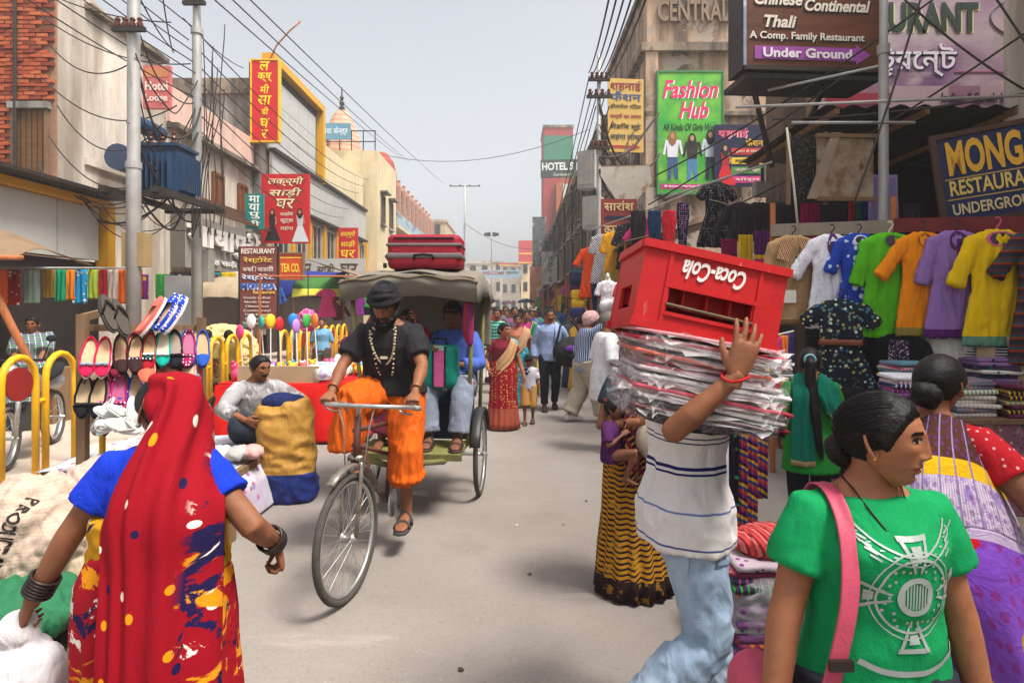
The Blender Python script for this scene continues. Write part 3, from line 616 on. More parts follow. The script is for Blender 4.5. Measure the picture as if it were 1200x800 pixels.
MB().prism([(-.52, .34), (.0, -.46), (.55, .2), (.5, .55), (-.5, .52)], (0, .02, 0)).build('panel', mat('rusty_sheet', 'b9b2a6', .7, .2, 3, layers=(('noise', 4, .6, .06, '8a5a38', .8),)), s_)
mb = MB(); mb.bar((-.5, .03, .53), (.5, .03, .55), .04); mb.build('batten', WOOD, s_)

MB().tube([(-8.0, 20.2, 9.7), (-7.75, 20.2, 10.25), (-7.3, 20.2, 10.75), (-6.95, 20.2, 11.05)], .03, 6).build('bamboo_stick', BAMBOO, None, True, label='long leaning bamboo stick above the red vertical sign', cat='stick')
MB().tube([at(922, 150, 6.3), at(930, 215, 6.2), at(936, 275, 6.1)], .012, 6).build('hanging_rope', mat('white_rope', 'c8c0b0', .8), None, True, label='white rope hanging before the black wire-mesh board', cat='rope')
for i, (X, Y, Z) in enumerate(((3.85, 27, 6.45), (3.85, 33, 6.5), (3.8, 38, 9.5), (3.85, 22, 7.5))):      # weeds rooted in the old terrace wall
    o = empty('wall_plant', (X, Y, Z), 0, ['small weed rooted on the terrace ledge', 'second weed farther along the terrace ledge', 'weed on the terrace cornice', 'weed sprouting from corner building wall'][i], 'plant', 'weeds on old walls'); mb = MB(); st = MB()
    for k_ in range(46):
        a, b = rnd.uniform(0, 6.28), rnd.uniform(.1, 1.3); d = V(math.cos(a)*math.cos(b)-.3, math.sin(a)*math.cos(b), math.sin(b)-.25)*rnd.uniform(.2, .55); u = d.orthogonal().normalized()*.05; mb.add([d, d*1.12+u, d*1.3, d*1.12-u], [(0, 1, 2, 3)])
        if k_ % 5 == 0: st.tube([(0, 0, 0), d*.5+V(0, 0, .04), d], .006, 4)
    mb.build('foliage', mat('weed_green', '5f7a2c', .7, .3), o); st.build('stem', WOOD, o)
# ---- poles, transformer, wires -------------------------------------------------------------------------------------
POLE = mat('galvanised_pole', 'a8a6a2', .55, .18, 4, .1, metal=.35, layers=(('noise', (6, 6, 1), .64, .05, '6f6258', .6),))
def pole(label, x, y, h, r_=.10, name='utility_pole', arms=(), steps=True):
    o = empty(name, (x, y, 0), 0, label, 'pole')
    MB().tube([(0, 0, 0), (0, 0, h*.35), (0, 0, h*.36), (0, 0, h*.7), (0, 0, h*.71), (0, 0, h)], [r_, r_, r_*.88, r_*.86, r_*.74, r_*.7], 14).build('shaft', POLE, o, True)
    for z in (h*.35, h*.70): MB().lathe([(r_*1.12, z-.05), (r_*1.12, z+.05)], (0, 0, 0), 14).build('collar', POLE, o)
    for z, L, dy in arms:
        a = MB().bar((-L/2, dy, z), (L/2, dy, z), .07, .07).build('cross_arm', IRON, o)
        for k_ in range(4):
            x_ = -L/2+.08+k_*(L-.16)/3; MB().lathe([(.0, 0), (.045, 0), (.05, .05), (.03, .07), (.045, .11), (.02, .14), (0, .14)], (x_, dy, z+.04), 8).build('insulator', mat('brown_insulator', '5a3424', .3, .2), a)
    return o
P1 = (-5.85, 9.5); P2 = (-5.95, 11.6)
pole('near silver utility pole beside the yellow shop fascia', *P1, 11.0, .105, arms=((5.9, .5, -.12),))
pole('second silver pole with twin brackets near the top by transformer', *P2, 9.8, .095, arms=((7.35, .42, -.1), (7.62, .42, .1)))
p_ = pole('thin rusty pole carrying the cable bundle at the terrace corner', 2.05, 14.5, 7.6, .065, arms=((7.0, .5, -.08), (6.6, .6, -.08), (5.4, .5, -.08)))
pole('galvanised pole standing in front of the restaurant banners', 3.87, 6.4, 6.2, .055)
pole('far tall street lamp pole with twin arms against the sky', -4.0, 52, 12, .10, 'street_lamp', arms=((11.9, 2.6, 0),))
o = pole('distant high mast lamp with cluster of floodlights', -2.6, 78, 9.2+1.66, .09, 'mast_lamp')
mb = MB(); [mb.box((math.cos(i*1.05)*.7, math.sin(i*1.05)*.7, 10.9), (.45, .3, .35), (0, 0, i*1.05)) for i in range(6)]; mb.build('floodlight_ring', IRON, o)
# transformer on its frame between the two poles
o = empty('transformer', (-5.95, 10.55, 0), 0, 'dark blue transformer on an iron frame between two poles', 'transformer')
BLUE = mat('transformer_blue', '24405f', .55, .25, 4, .1, layers=(('noise', 5, .64, .06, '4a3a30', .7),))
MB().box((0, 0, 3.95), (.72, .62, .78)).build('tank', BLUE, o)
for i in range(9): MB().box((.41, -.26+i*.065, 3.92), (.12, .02, .6)).build('cooling_fin', BLUE, o)
for i in range(7): MB().box((-.26+i*.09, -.37, 3.92), (.02, .14, .6)).build('cooling_fin', BLUE, o)
MB().box((0, 0, 4.37), (.80, .70, .05)).build('lid', BLUE, o)
for i in range(3): MB().lathe([(.05, 0), (.03, .03), (.055, .07), (.03, .10), (.055, .14), (.03, .18), (.04, .24), (.0, .26)], (-.2+i*.2, -.1, 4.39), 10).build('bushing', mat('brown_insulator', ''), o)
MB().lathe([(0, 0), (.14, 0), (.14, .75), (0, .75)], (-.35, -.3, 4.75), 14, 'Y').build('conservator', BLUE, o)
mb = MB(); mb.bar((-.4, -1.05, 3.5), (-.4, 1.05, 3.5), .1); mb.bar((.4, -1.05, 3.5), (.4, 1.05, 3.5), .1); mb.bar((-.5, -.9, 3.45), (.6, -.9, 3.45), .09); mb.bar((-.5, .9, 3.45), (.6, .9, 3.45), .09); mb.build('support_frame', IRON, o)
MB().box((.12, -1.0, 2.55), (.34, .22, .52)).build('fuse_box', mat('tan_box', '9a8258', .7, .2), o)
MB().box((.05, 1.2, 2.45), (.30, .25, .6)).build('meter_cabinet', mat('grey_cabinet', '8b8a80', .7, .25), o)
def cable(label, a, b, sag=.3, r_=.012, n=14, group='overhead cables', side=0., name='overhead_cable', m=None):
    a, b = Vector(a), Vector(b); pts = []
    for i in range(n+1):
        t = i/n; p = lerp(a, b, t); p.z -= sag*4*t*(1-t); p.x += side*4*t*(1-t)*math.sin(t*5); pts.append(p)
    return MB().tube(pts, r_, 5).build(name, m or WIRE, None, True, label=label, cat='cable', group=group)
LB = 'thin black overhead cable strung along the left-hand house fronts'
for i in range(7): cable(LB, (-8.2, 5.5+rnd.uniform(-1, 1), 7.2+i*.35), (-6.0+rnd.uniform(-.2, .2), 11.6, 5.6+i*.22), .25, .011, group='cables to the second pole')
LB2 = 'thin black wire running from second pole along the saree shop'
for i in range(7): cable(LB2, (-5.9, 11.6, 5.0+i*.30), (-7.7, 27+i, 5.2+i*.55), .5, .012, group='cables past the saree shop')
LB3 = 'long black wire crossing the sky above the saree shop'
for i, (a, b) in enumerate((((240, -10, 10), (470, 185, 48)), ((262, -10, 10), (480, 190, 50)), ((285, -8, 10.5), (520, 215, 60)), ((215, 22, 11.6), (285, 80, 20)), ((160, -10, 10), (205, 60, 14)), ((190, -8, 11), (203, 62, 14)))): cable(LB3, at(*a), at(*b), .12, .013, group='wires across the sky')
cable('single black wire sagging across the street from arcade to terrace', at(435, 178, 36), at(690, 152, 30), 1.0, .016, group=None)
cable('faint far wire sagging from the street lamp to the terrace', at(545, 262, 50), at(640, 290, 52), .8, .02, group=None)
LB4 = 'black loop of thick cable drooping round the transformer poles'
for i in range(16):
    a = V(P1[0]+rnd.uniform(-.12, .12), P1[1]+rnd.uniform(-.1, .1), rnd.uniform(3.4, 6.2)) if i % 3 else V(-7.45, 10.2+rnd.random(), 3.6); b = V(P2[0]+rnd.uniform(-.12, .2), P2[1]-rnd.uniform(0, .2), rnd.uniform(3.2, 6.0))
    cable(LB4, a, b, rnd.uniform(.3, 1.1), rnd.choice((.009, .012, .018)), 18, 'cable loops at the transformer', rnd.uniform(-.15, .15))
LB5 = 'dark cable hanging from the brick house to near pole'
for i in range(7): cable(LB5, (-8.9+rnd.uniform(0, .5), 11.4, 7.6-i*.55), (-5.8, 9.6+rnd.uniform(0, 1.5), 6.5-i*.45), .15+.12*i, rnd.choice((.012, .02)), 16, 'cables from the brick house')
LB6 = 'twisted bundle of dark wires dropping along the second pole'
for i in range(9): cable(LB6, (-5.75+rnd.uniform(-.1, .5), 11.4, 6.9-.2*i), (-5.6+rnd.uniform(-.25, .35), 11.2, 3.1+rnd.uniform(-.2, .3)), -.0, .010, 14, 'wires down the second pole', rnd.uniform(-.10, .10))
LB7 = 'black overhead wire running up from the rusty pole to upper right'
for i in range(6): cable(LB7, (1.80+i*.10, 14.4, 7.15-.02*i), at(716+i*9, -12, 7.0), .12, .013, group='wires above the terrace corner')
LB8 = 'black wire running down the terrace from rusty pole'
for i in range(8): cable(LB8, (1.82+.08*i, 14.5, 7.1-.35*(i % 4)), (2.6+rnd.uniform(-.5, .5), 46+i, 5.0-.3*(i % 4)), .5, .014, group='wires along the terrace')
LB9 = 'thick cable loop coiled at the rusty pole'
for i in range(8):
    a = V(2.05, 14.4, rnd.uniform(4.6, 6.9)); b = V(2.9+rnd.uniform(0, .9), 15.5, rnd.uniform(4.2, 6.6)); cable(LB9, a, b, rnd.uniform(.3, 1.0), rnd.choice((.014, .03)), 16, 'cable loops at the rusty pole', rnd.uniform(-.2, .2))
LBA = 'slack black cable slanting up across the restaurant signs'
for a, b, sg in (((770, 205, 9), (1100, -5, 6.0), .1), ((840, 250, 9), (1200, 40, 5.5), .12), ((760, 240, 9), (1010, 75, 6.5), .05), ((905, 140, 7), (1200, 110, 5.8), .05), ((1060, 0, 6), (1200, 105, 5.8), .05), ((1080, -5, 6), (1000, 240, 5.6), .06), ((1165, -5, 6), (1215, 70, 5.8), .0)): cable(LBA, at(*a), at(*b), sg, .011, 14, 'cables over the restaurant signs')
LBB = 'galvanised pipe spanning the front of clothes stall'
for a, b in (((862, 126, 6.2), (1210, 112, 5.6)), ((928, 144, 6.0), (1072, 144, 6.0)), ((600+300, 106, 7.2), (1030, 78, 6.3)), ((780, 232, 8.6), (905, 190, 7.4))): cable(LBB, at(*a), at(*b), 0, .016, 2, 'pipes over the stall', m=POLE, name='awning_pipe')
# grey meter boxes and AC units on the terrace wall by the rusty pole
for px, py, Y, w_, h_, lab in ((690, 200, 16.5, .5, 1.0, 'grey metal service box hung near the rusty pole'), (695, 250, 16.2, .45, .85, 'lower pale meter box under the service box')):
    b = sign('meter_box', lab, at(px, py, Y), R(-30), w_, h_, mat('pale_box', 'a3a19a', .6, .2, 4), .4, cat='box')
    MB().box((.0, b['f']-.01, 0), (w_*.7, .02, h_*.8)).build('door', MC['pale_box'], b)
    MB().bar((.1, .1, -h_/2), (.1, .5, -h_/2-.4), .05).build('bracket', IRON, b)
# ================================================================== people
SKINS = {}
def skin(tone):
    c = {'a': '9a6445', 'b': '845439', 'c': '6f4632', 'd': 'a46e4a', 'e': '523124'}[tone]
    m = mat('skin_'+tone, c, .58, .16, 14, .14, 240, spec=.3, layers=(('noise', 30, .62, .1, '5a3020', .25), ('noise', 7, .60, .12, 'a0664a', .25)))
    b = m.node_tree.nodes['Principled BSDF']; b.inputs['Subsurface Weight'].default_value = .12; b.inputs['Subsurface Radius'].default_value = (1, .4, .2); b.inputs['Subsurface Scale'].default_value = .008
    return m
HAIR = mat('black_hair', '100c0b', .5, .3, (60, 60, 8), .35, 160, spec=.25)
GREYHAIR = mat('grey_hair', '6a655f', .6, .4, 60, .5, 160)
EYEW = mat('eye_white', '9f9488', .25, 0, bump=0, spec=.5)
IRIS = mat('dark_iris', '140d0a', .15, 0, bump=0, spec=.6)
LIP = mat('lips', '7a3f38', .45, .1, 30, .05)
LIPM = mat('brown_lips', '5d352c', .5, .1, 30, .05)
GOLD = mat('gold', 'c79a3a', .3, .1, 20, 0, metal=.9)
SILVER = mat('silver_print', 'a9b3ae', .45, .15, 30, .05, metal=.3)

def ik(a, t, l1, l2, pole):
    a, t, pole = Vector(a), Vector(t), Vector(pole); d = t-a; L = d.length
    if L > (l1+l2)*.998: t = a+d*((l1+l2)*.998/L); d = t-a; L = d.length
    x = (l1*l1-l2*l2+L*L)/(2*L); h = math.sqrt(max(1e-8, l1*l1-x*x)); dn = d/L
    p = pole-dn*pole.dot(dn)
    if p.length < 1e-4: p = Vector((0, 0, 1))
    return a+dn*x+p.normalized()*h, t

def head_grid(n, k, narrow=1., jaw=1., nose=1., fem=False):
    """The head as a dense grid over a sphere: skull outline, then brow, sockets, nose, lips, chin."""
    th = np.linspace(-1, 1, n, endpoint=False); th = np.pi*(th*.62+.38*th*np.abs(th))     # denser at the face
    ph = np.linspace(-np.pi/2+.03, np.pi/2-.03, k)
    TH, PH = np.meshgrid(th, ph); sx = np.cos(PH)*np.sin(TH); sy = np.cos(PH)*np.cos(TH); sz = np.sin(PH)
    wx = np.interp(sz, [-1, -.92, -.75, -.5, -.2, .1, .45, .8, 1], [.42, .56, .74, .88, .96, 1.0, 1.05, 1.03, 1])
    wx = np.where(sz < -.2, 1-(1-wx)*(1/jaw if jaw > 1 else 2-jaw), wx)
    yf = np.interp(sz, [-1, -.93, -.75, -.5, -.2, .15, .5, .8, 1], [.60, .80, .90, .93, .93, .96, 1.0, .98, .9])
    yb = np.interp(sz, [-1, -.8, -.5, -.2, .2, .6, 1], [-.1, .1, .42, .80, 1.02, 1.06, 1.])
    x = .0735*narrow*wx*np.sign(sx)*np.abs(sx)**.92
    y = np.where(sy > 0, .096*yf*np.sign(sy)*np.abs(sy)**.86, .106*yb*sy) + .022*sst(-.5, -1, sz)
    z = np.where(sz < 0, .118*sz, .112*sz)
    fr = sst(.12, .55, sy); ax = np.abs(x); g = lambda a, b: np.exp(-(a*a)-(b*b))
    d = np.zeros_like(x)
    d += (.0025 if fem else .0045)*g(ax/.045, (z-.031)/.010)
    d -= .0105*g((ax-.031)/.016, (z-.013)/.0125)
    d += .0050*g((ax-.031)/.0125, (z-.0125)/.0085)          # eyeball behind the lids
    d -= .0018*g((ax-.031)/.0150, (z-.0215)/.0022)           # upper lid crease
    hz_ = np.interp(z, [-.052, -.043, -.036, -.030, -.02, .005, .026, .04], [0, .004, .016, .0235, .021, .0125, .006, 0])*nose
    sg = np.interp(z, [-.045, -.03, 0, .03], [.010, .0105, .0075, .008])
    d += hz_*np.exp(-(x/sg)**2)
    d += .0085*nose*g((ax-.0130)/.0062, (z+.0330)/.0075)
    d += .0045*g((ax-.045)/.02, (z+.010)/.018)
    d += .0055*g(x/.030, (z+.062)/.024)
    d += .0052*g(x/.021, (z+.0560)/.0048) + .0062*g(x/.0175, (z+.0690)/.0058)
    d -= .0042*g(x/.026, (z+.0622)/.0024)
    d -= .0035*g(x/.02, (z+.082)/.006)
    d += .0060*g(x/.018, (z+.099)/.013)
    y = y+d*fr
    return np.stack([x, y, z], -1), TH, sz, sy
def grid_faces(n, k): return [(i*n+j, (i+1)*n+j, (i+1)*n+(j+1) % n, i*n+(j+1) % n) for i in range(k-1) for j in range(n)]

class Person: pass
HANDC = {}
def hand_mesh(curl, spread, vox, thumb=.5):
    """Right hand, wrist at the origin, fingers along +Y, palm facing -Z, thumb on -X."""
    key = (round(curl, 2), round(spread, 2), vox, thumb)
    if key in HANDC: return HANDC[key]
    mb = MB()
    mb.loft([[Vector((w*math.cos(a)+o, y, t*math.sin(a))) for a in [2*math.pi*j/12 for j in range(12)]] for y, w, t, o in
             ((-.03, .023, .019, 0), (0, .025, .018, 0), (.03, .034, .0165, 0), (.06, .040, .0150, 0), (.085, .040, .013, 0), (.098, .036, .010, 0))])
    for i, (x, l, r_) in enumerate(((-.030, .072, .0088), (-.0105, .080, .0092), (.0105, .074, .0088), (.029, .058, .0078))):
        p = Vector((x, .088-.004*abs(i-1.2), 0)); a = 0; pts = [p-Vector((0, .02, 0)), p]; yaw = (i-1.5)*-.10*spread
        for sg, cw in ((.45, .9), (.30, 1.1), (.25, .8)):
            a += curl*cw*1.25
            p = p+Vector((-math.sin(yaw)*math.cos(a), math.cos(a)*math.cos(yaw), -math.sin(a)))*l*sg; pts.append(p)
        mb.tube(pts, [r_, r_*1.04, r_*.98, r_*.9, r_*.68], 8); mb.ell(p, (r_*.7,)*3, 8, 5)
    a = .6+.5*thumb
    pts = [Vector((-.012, .012, -.004)), Vector((-.034, .036, -.010)), Vector((-.034-.022*math.cos(1-a*.5), .064, -.016-.012*curl)), Vector((-.040-.022*(thumb), .088, -.022-.026*curl))]
    mb.tube(pts, [.014, .0135, .0105, .0075], 8); mb.ell(pts[-1], (.0075,)*3, 8, 5)
    HANDC[key] = remesh(mb, vox, 2, .4); return HANDC[key]

def person(label, loc, rz=0., T=1.62, tone='b', fem=False, fat=1., lean=0., side=0., pz=.93, px=0., py=0., twist=0., head=(0, 0, 0), neck=(0, 0),
           wr=None, we=None, an=None, kn=None, hand=None, vox=.012, hn=(72, 56), group=None, child=False, jaw=1., nose=1., narrow=1., cat='person', muscle=1., feet=True, toe=(0, 0)):
    """A standing/sitting body as one mesh; local axes: +Y forward, +X the person's right. Index 0 = right, 1 = left."""
    p = Person(); s = T/1.65; p.s = s; p.T = T; p.vox = vox; p.fem = fem; p.fat = fat; p.seed = rnd.random()*50
    pel = Vector((px, py, pz))*s; p.pel = pel
    def trunk(x, y, z):      # rest-pose trunk coords (metres for T=1.65) -> posed
        t = max(0., min(1., (z-.93)/.22)); t = t*t*(3-2*t)
        q = Euler((-lean*t, side*t, twist*t)).to_matrix() @ Vector((x, y, z-.93))*s
        if z < .93: q = Vector((x, y, z-.93))*s
        return pel+q
    p.trunk = trunk
    hp = .088 if fem else .085; sh = .152 if fem else .170
    SH = [trunk(sgn*sh, -.012, 1.322) for sgn in (1, -1)]; HP = [trunk(sgn*hp, 0, .90) for sgn in (1, -1)]
    wr = wr or [None, None]; we = we or [None, None]; an = an or [None, None]; kn = kn or [None, None]; hand = hand or [{}, {}]
    EL, WR, KN, AN = [], [], [], []
    for i, sg in ((0, 1), (1, -1)):
        t = Vector(wr[i])*s if wr[i] is not None else SH[i]+Vector((sg*.09, .05, -.49))*s
        e, t = ik(SH[i], t, .278*s, .245*s, we[i] or (sg*.5, -1, -.2)); EL.append(e); WR.append(t)
        t = Vector(an[i])*s if an[i] is not None else Vector((sg*.10, -.02, .085))*s+Vector((pel.x, pel.y, 0))
        k_, t = ik(HP[i], t, .425*s, .405*s, kn[i] or (sg*.1, 1, 0)); KN.append(k_); AN.append(t)
    p.SH, p.EL, p.WR, p.HP, p.KN, p.AN = SH, EL, WR, HP, KN, AN
    m = muscle*(1 if not fem else .9); fb = fat
    # trunk rings (z, half width, half depth, y shift)
    if fem: TR = [(.79, .10, .08, 0), (.85, .165, .115, -.01), (.92, .178, .122, -.012), (1.02, .146*(.4+.6*fb), .104*fb, 0), (1.10, .130*fb, .098*fb, .0), (1.19, .142*(.5+.5*fb), .112*(.5+.5*fb), .008), (1.26, .152*(.6+.4*fb), .118*(.6+.4*fb), .012), (1.33, .150, .088, -.004), (1.375, .118, .066, -.012), (1.40, .078, .056, -.014), (1.43, .050, .050, -.008), (1.49, .047, .050, .006), (1.54, .047, .050, .012)]
    else: TR = [(.79, .10, .08, 0), (.85, .158, .110, 0), (.92, .166, .118, 0), (1.02, .150*fb, .108*fb, .004), (1.11, .148*fb, .108*fb, .006), (1.20, .160*(.5+.5*fb), .114*(.5+.5*fb), .006), (1.28, .172*m, .116, .004), (1.345, .160*m, .094, -.006), (1.385, .126, .072, -.012), (1.41, .086, .062, -.012), (1.44, .058, .057, -.006), (1.49, .055, .057, .006), (1.54, .054, .056, .012)]
    p.TR = TR
    def ring(z, w, d, yo, n=20, g=0.):
        return [trunk((w+g)*math.cos(2*math.pi*j/n), (d+g)*math.sin(2*math.pi*j/n)+yo, z) for j in range(n)]
    p.ring = ring
    mb = MB(); mb.loft([ring(*t) for t in TR])
    for i in (0, 1):
        q = .5+.5*fb
        mb.tube([lerp(SH[i], trunk(0, 0, 1.33), .3), SH[i], lerp(SH[i], EL[i], .3), lerp(SH[i], EL[i], .65), EL[i], lerp(EL[i], WR[i], .3), lerp(EL[i], WR[i], .7), WR[i], WR[i]+(WR[i]-EL[i]).normalized()*.02*s],
                [c*s*q for c in (.048*m, .054*m, .053*m, .045*m, .039, .041*m, .031, .0255, .024)], 12)
        mb.tube([HP[i]+Vector((0, 0, .03)), lerp(HP[i], KN[i], .18), lerp(HP[i], KN[i], .6), KN[i], lerp(KN[i], AN[i], .28), lerp(KN[i], AN[i], .7), AN[i]],
                [c*s*q for c in (.09, .092, .072, .056, .056*m, .040, .036)], 12)
        # foot
        if feet:
            fd = Vector((toe[i]*(1 if i == 0 else -1), 1, 0)).normalized(); sd_ = Vector((fd.y, -fd.x, 0)); A = AN[i]
            base = Vector((A.x, A.y, A.z-.082*s)); R_ = []
            for y, w_, z0, z1 in ((-.055, .018, .01, .05), (-.045, .030, .002, .075), (0, .036, .0, .095), (.05, .038, .002, .075), (.10, .044, .0, .05), (.145, .046, .0, .034), (.185, .036, .0, .026), (.20, .018, .004, .018)):
                R_.append([base+(fd*y+sd_*w_*math.cos(a)+Vector((0, 0, (z0+z1)/2+(z1-z0)/2*math.sin(a))))*s for a in [2*math.pi*j/12 for j in range(12)]])
            mb.loft(R_)
    v, f = remesh(mb, vox, 3, .5)
    p.bvh = BVHTree.FromPolygons([tuple(q) for q in v], f)
    vs, fs = [v], list(f); nv = len(v)
    # hands
    for i, sg in ((0, 1), (1, -1)):
        h = hand[i]
        if h is None: continue
        hv, hf = hand_mesh(h.get('curl', .35), h.get('spread', .6), max(.0042, vox*.42), h.get('thumb', .5)); hv = hv.copy()
        hv[:, 0] *= 1 if i == 0 else -1
        if i: hf = [tuple(reversed(q)) for q in hf]
        dy = Vector(h['dir']).normalized() if 'dir' in h else (WR[i]-EL[i]).normalized()
        pn = Vector(h.get('palm', (-sg, .2, 0))); pn = (pn-dy*pn.dot(dy)).normalized(); dz = -pn; dx = dy.cross(dz)
        Mx = np.array(Matrix((dx, dy, dz)).transposed()); hv = (hv*s*h.get('k', 1.)) @ Mx.T+np.array(WR[i])
        vs.append(hv); fs += [tuple(a+nv for a in q) for q in hf]; nv += len(hv)
        if i == 0: p.handR = (dx, dy, dz)
        else: p.handL = (dx, dy, dz)
    # head
    hs = s*(1.0 if not child else 1.28)*(.97 if fem else 1.); p.hs = hs
    G, TH, SZ, SY = head_grid(hn[0], hn[1], narrow*(.97 if fem else 1), jaw*(.95 if fem else 1), nose*(.88 if fem else 1), fem)
    Rh = Euler((-lean*.6, side*.6, twist)).to_matrix() @ Euler((0, 0, head[0])).to_matrix() @ Euler((head[1], 0, 0)).to_matrix() @ Euler((0, head[2], 0)).to_matrix()
    c = trunk(neck[0], .012+neck[1], 1.442)+Rh @ Vector((0, .018, .082))*hs; p.hc, p.Rh = c, Rh
    H = (G.reshape(-1, 3)*hs) @ np.array(Rh).T+np.array(c); p.H, p.G, p.hTH, p.hSZ, p.hSY, p.hn = H, G, TH, SZ, SY, hn
    hf = grid_faces(*hn); nt = hn[0]*(hn[1]-1); hf += [tuple(range(hn[0])), tuple(range(nt+hn[0]-1, nt-1, -1))]
    p.hf = grid_faces(*hn); p.hN = vnormals(H, p.hf)
    vs.append(H); fs += [tuple(a+nv for a in q) for q in hf]; nv += len(H)
    eb = MB()
    for sg in (1, -1):       # ears: a cupped shell with a rim and lobe
        def hp_(x, y, z): return c+Rh @ Vector((sg*x*narrow, y, z))*hs
        rim = [hp_(.0725+.012*math.sin(t)*.6+.006, -.012-.012*math.cos(t*1.0)-.006*math.sin(t), -.006+.030*math.cos(t)) for t in [math.pi*2*j/16 for j in range(16)]]
        eb.tube(rim, .0048*hs, 6, closed=True)
        eb.ell(hp_(.0735, -.012, -.006), (.006*hs, .013*hs, .026*hs), 10, 6, Rh @ Euler((0, 0, sg*-.3)).to_matrix()); eb.ell(hp_(.0755, -.004, -.034), (.004*hs, .0065*hs, .008*hs), 8, 5, Rh)
    ev_, ef = np.array([tuple(q) for q in eb.v]), eb.f
    vs.append(ev_); fs += [tuple(a+nv for a in q) for q in ef]; nv += len(ev_)
    o = mesh_obj('person', np.concatenate(vs), fs, skin(tone), None, True, loc=loc, label=label, cat=cat, group=group); o.rotation_euler = (0, 0, rz)
    p.o = o; p.tone = tone
    return p
def hpt(p, x, y, z): return p.hc+p.Rh @ Vector((x, y, z))*p.hs

def patch(p, name, m, mask, off, thr=.5, amp=None, jag=0., parent=None):
    """A shell grown from part of the head surface (hair, beard, brow, lips) where mask > thr."""
    mk = mask.reshape(-1).copy(); keep = [q for q in p.hf if sum(mk[a] for a in q)/4 > thr]
    if not keep: return None
    N = p.hN; d = np.full(len(mk), off) if amp is None else off+amp*np.clip((mk-thr)/(1-thr), 0, 1)
    if jag:
        for i in range(len(d)):
            if mk[i] > thr: d[i] += jag*noise.noise(Vector(p.G.reshape(-1, 3)[i])*70+Vector((p.seed, 0, 0)))
    P_ = p.H+N*(d*p.hs)[:, None]; idx = sorted({a for q in keep for a in q}); mp = {a: i for i, a in enumerate(idx)}
    return mesh_obj(name, P_[idx], [tuple(mp[a] for a in q) for q in keep], m, parent or p.o, True)
def pair(p, name, m, mask, off, thr, *a):
    for sg in (1, -1): patch(p, name, m, np.where(p.G[..., 0]*sg > 0, mask, -1), off, thr, *a)
def face(p, lips=True, brows=True, beard=0., must=0., eyes=True, grey=False, lipm=None, look=0., shut=0.):
    x, z = p.G[..., 0], p.G[..., 2]; ax = np.abs(x); fr = (p.hSY > .2)
    hm = GREYHAIR if grey else HAIR
    if brows: pair(p, 'eyebrow', hm, np.where(fr, np.exp(-((z-.0285-.005*(1-((ax-.030)/.02)**2))/.0042)**2)*sst(.010, .015, ax)*(1-sst(.046, .052, ax)), 0), .0014, .45)
    if eyes:
        e = 1-(((ax-.031)/.0142)**2+((z-.0125)/(.0064*(1-shut)))**2); e = np.where(fr, e, -1)
        pair(p, 'eye', EYEW, e, .0012, 0.)
        pair(p, 'iris', IRIS, np.where(fr, 1-(((np.where(x > 0, x-.031, -x-.031)-look*np.sign(x)*.006)/.0076)**2+((z-.0130)/(.0066*(1-shut)))**2), -1), .0020, 0.)
        pair(p, 'eyelash', HAIR, np.where(fr, np.exp(-((z-.0190+.004*shut+14*(ax-.031)**2)/.0020)**2)*(np.abs(ax-.031) < .016), 0), .0024, .4)
    if lips:
        patch(p, 'lips', lipm or (LIP if p.fem else LIPM), np.where(fr, 1-((x/.0235)**2+((z+.0628)/(.0118*(1-.25*np.abs(x)/.02)))**2), -1), .0006, 0.)
    if must: patch(p, 'moustache', hm, np.where(fr, np.exp(-((z+.0475+.30*ax**1.5)/.0062)**4)*(ax < .033), 0), .002, .4, .004*must, .002)
    if beard:
        a = np.abs(p.hTH); top = np.interp(a, [0, .35, .55, .9, 1.35, 1.6], [-.078, -.076, -.052, -.040, -.005, .02])
        mk = sst(0, .012, top-z)*(a < 1.62)
        patch(p, 'beard', hm, mk, .001, .15, .012*beard, .008)
HLINE = {'short': ([0, .45, .8, 1.12, 1.38, 1.62, 2.1, 3.15], [.074, .072, .060, .030, -.012, .000, -.045, -.060]),
         'back': ([0, .45, .85, 1.15, 1.36, 1.62, 2.1, 3.15], [.078, .070, .052, .020, -.018, -.004, -.05, -.066]),
         'low': ([0, .45, .8, 1.12, 1.38, 1.62, 2.1, 3.15], [.066, .062, .050, .022, -.014, -.010, -.055, -.075])}
def hair(p, style='short', m=None, vol=.012, jag=.004, part=0.):
    a = np.abs(p.hTH); z = p.G[..., 2]; l = np.interp(a, *HLINE[style]); mk = sst(-.004, .022, z-l)
    if part: mk = mk*(1-.55*np.exp(-(p.G[..., 0]/.004)**2)*(p.hSY > .1))
    return patch(p, 'hair', m or HAIR, mk, .001, .05, vol, jag)
def cover(p, name, m, lo, off, ang=None, jag=0., amp=.012):
    """Cap, turban or scarf shell over the skull above height lo(angle)."""
    a = np.abs(p.hTH); z = p.G[..., 2]; l = np.interp(a, *lo); mk = sst(-.002, .006, z-l)
    return patch(p, name, m, mk, off, .3, amp, jag)

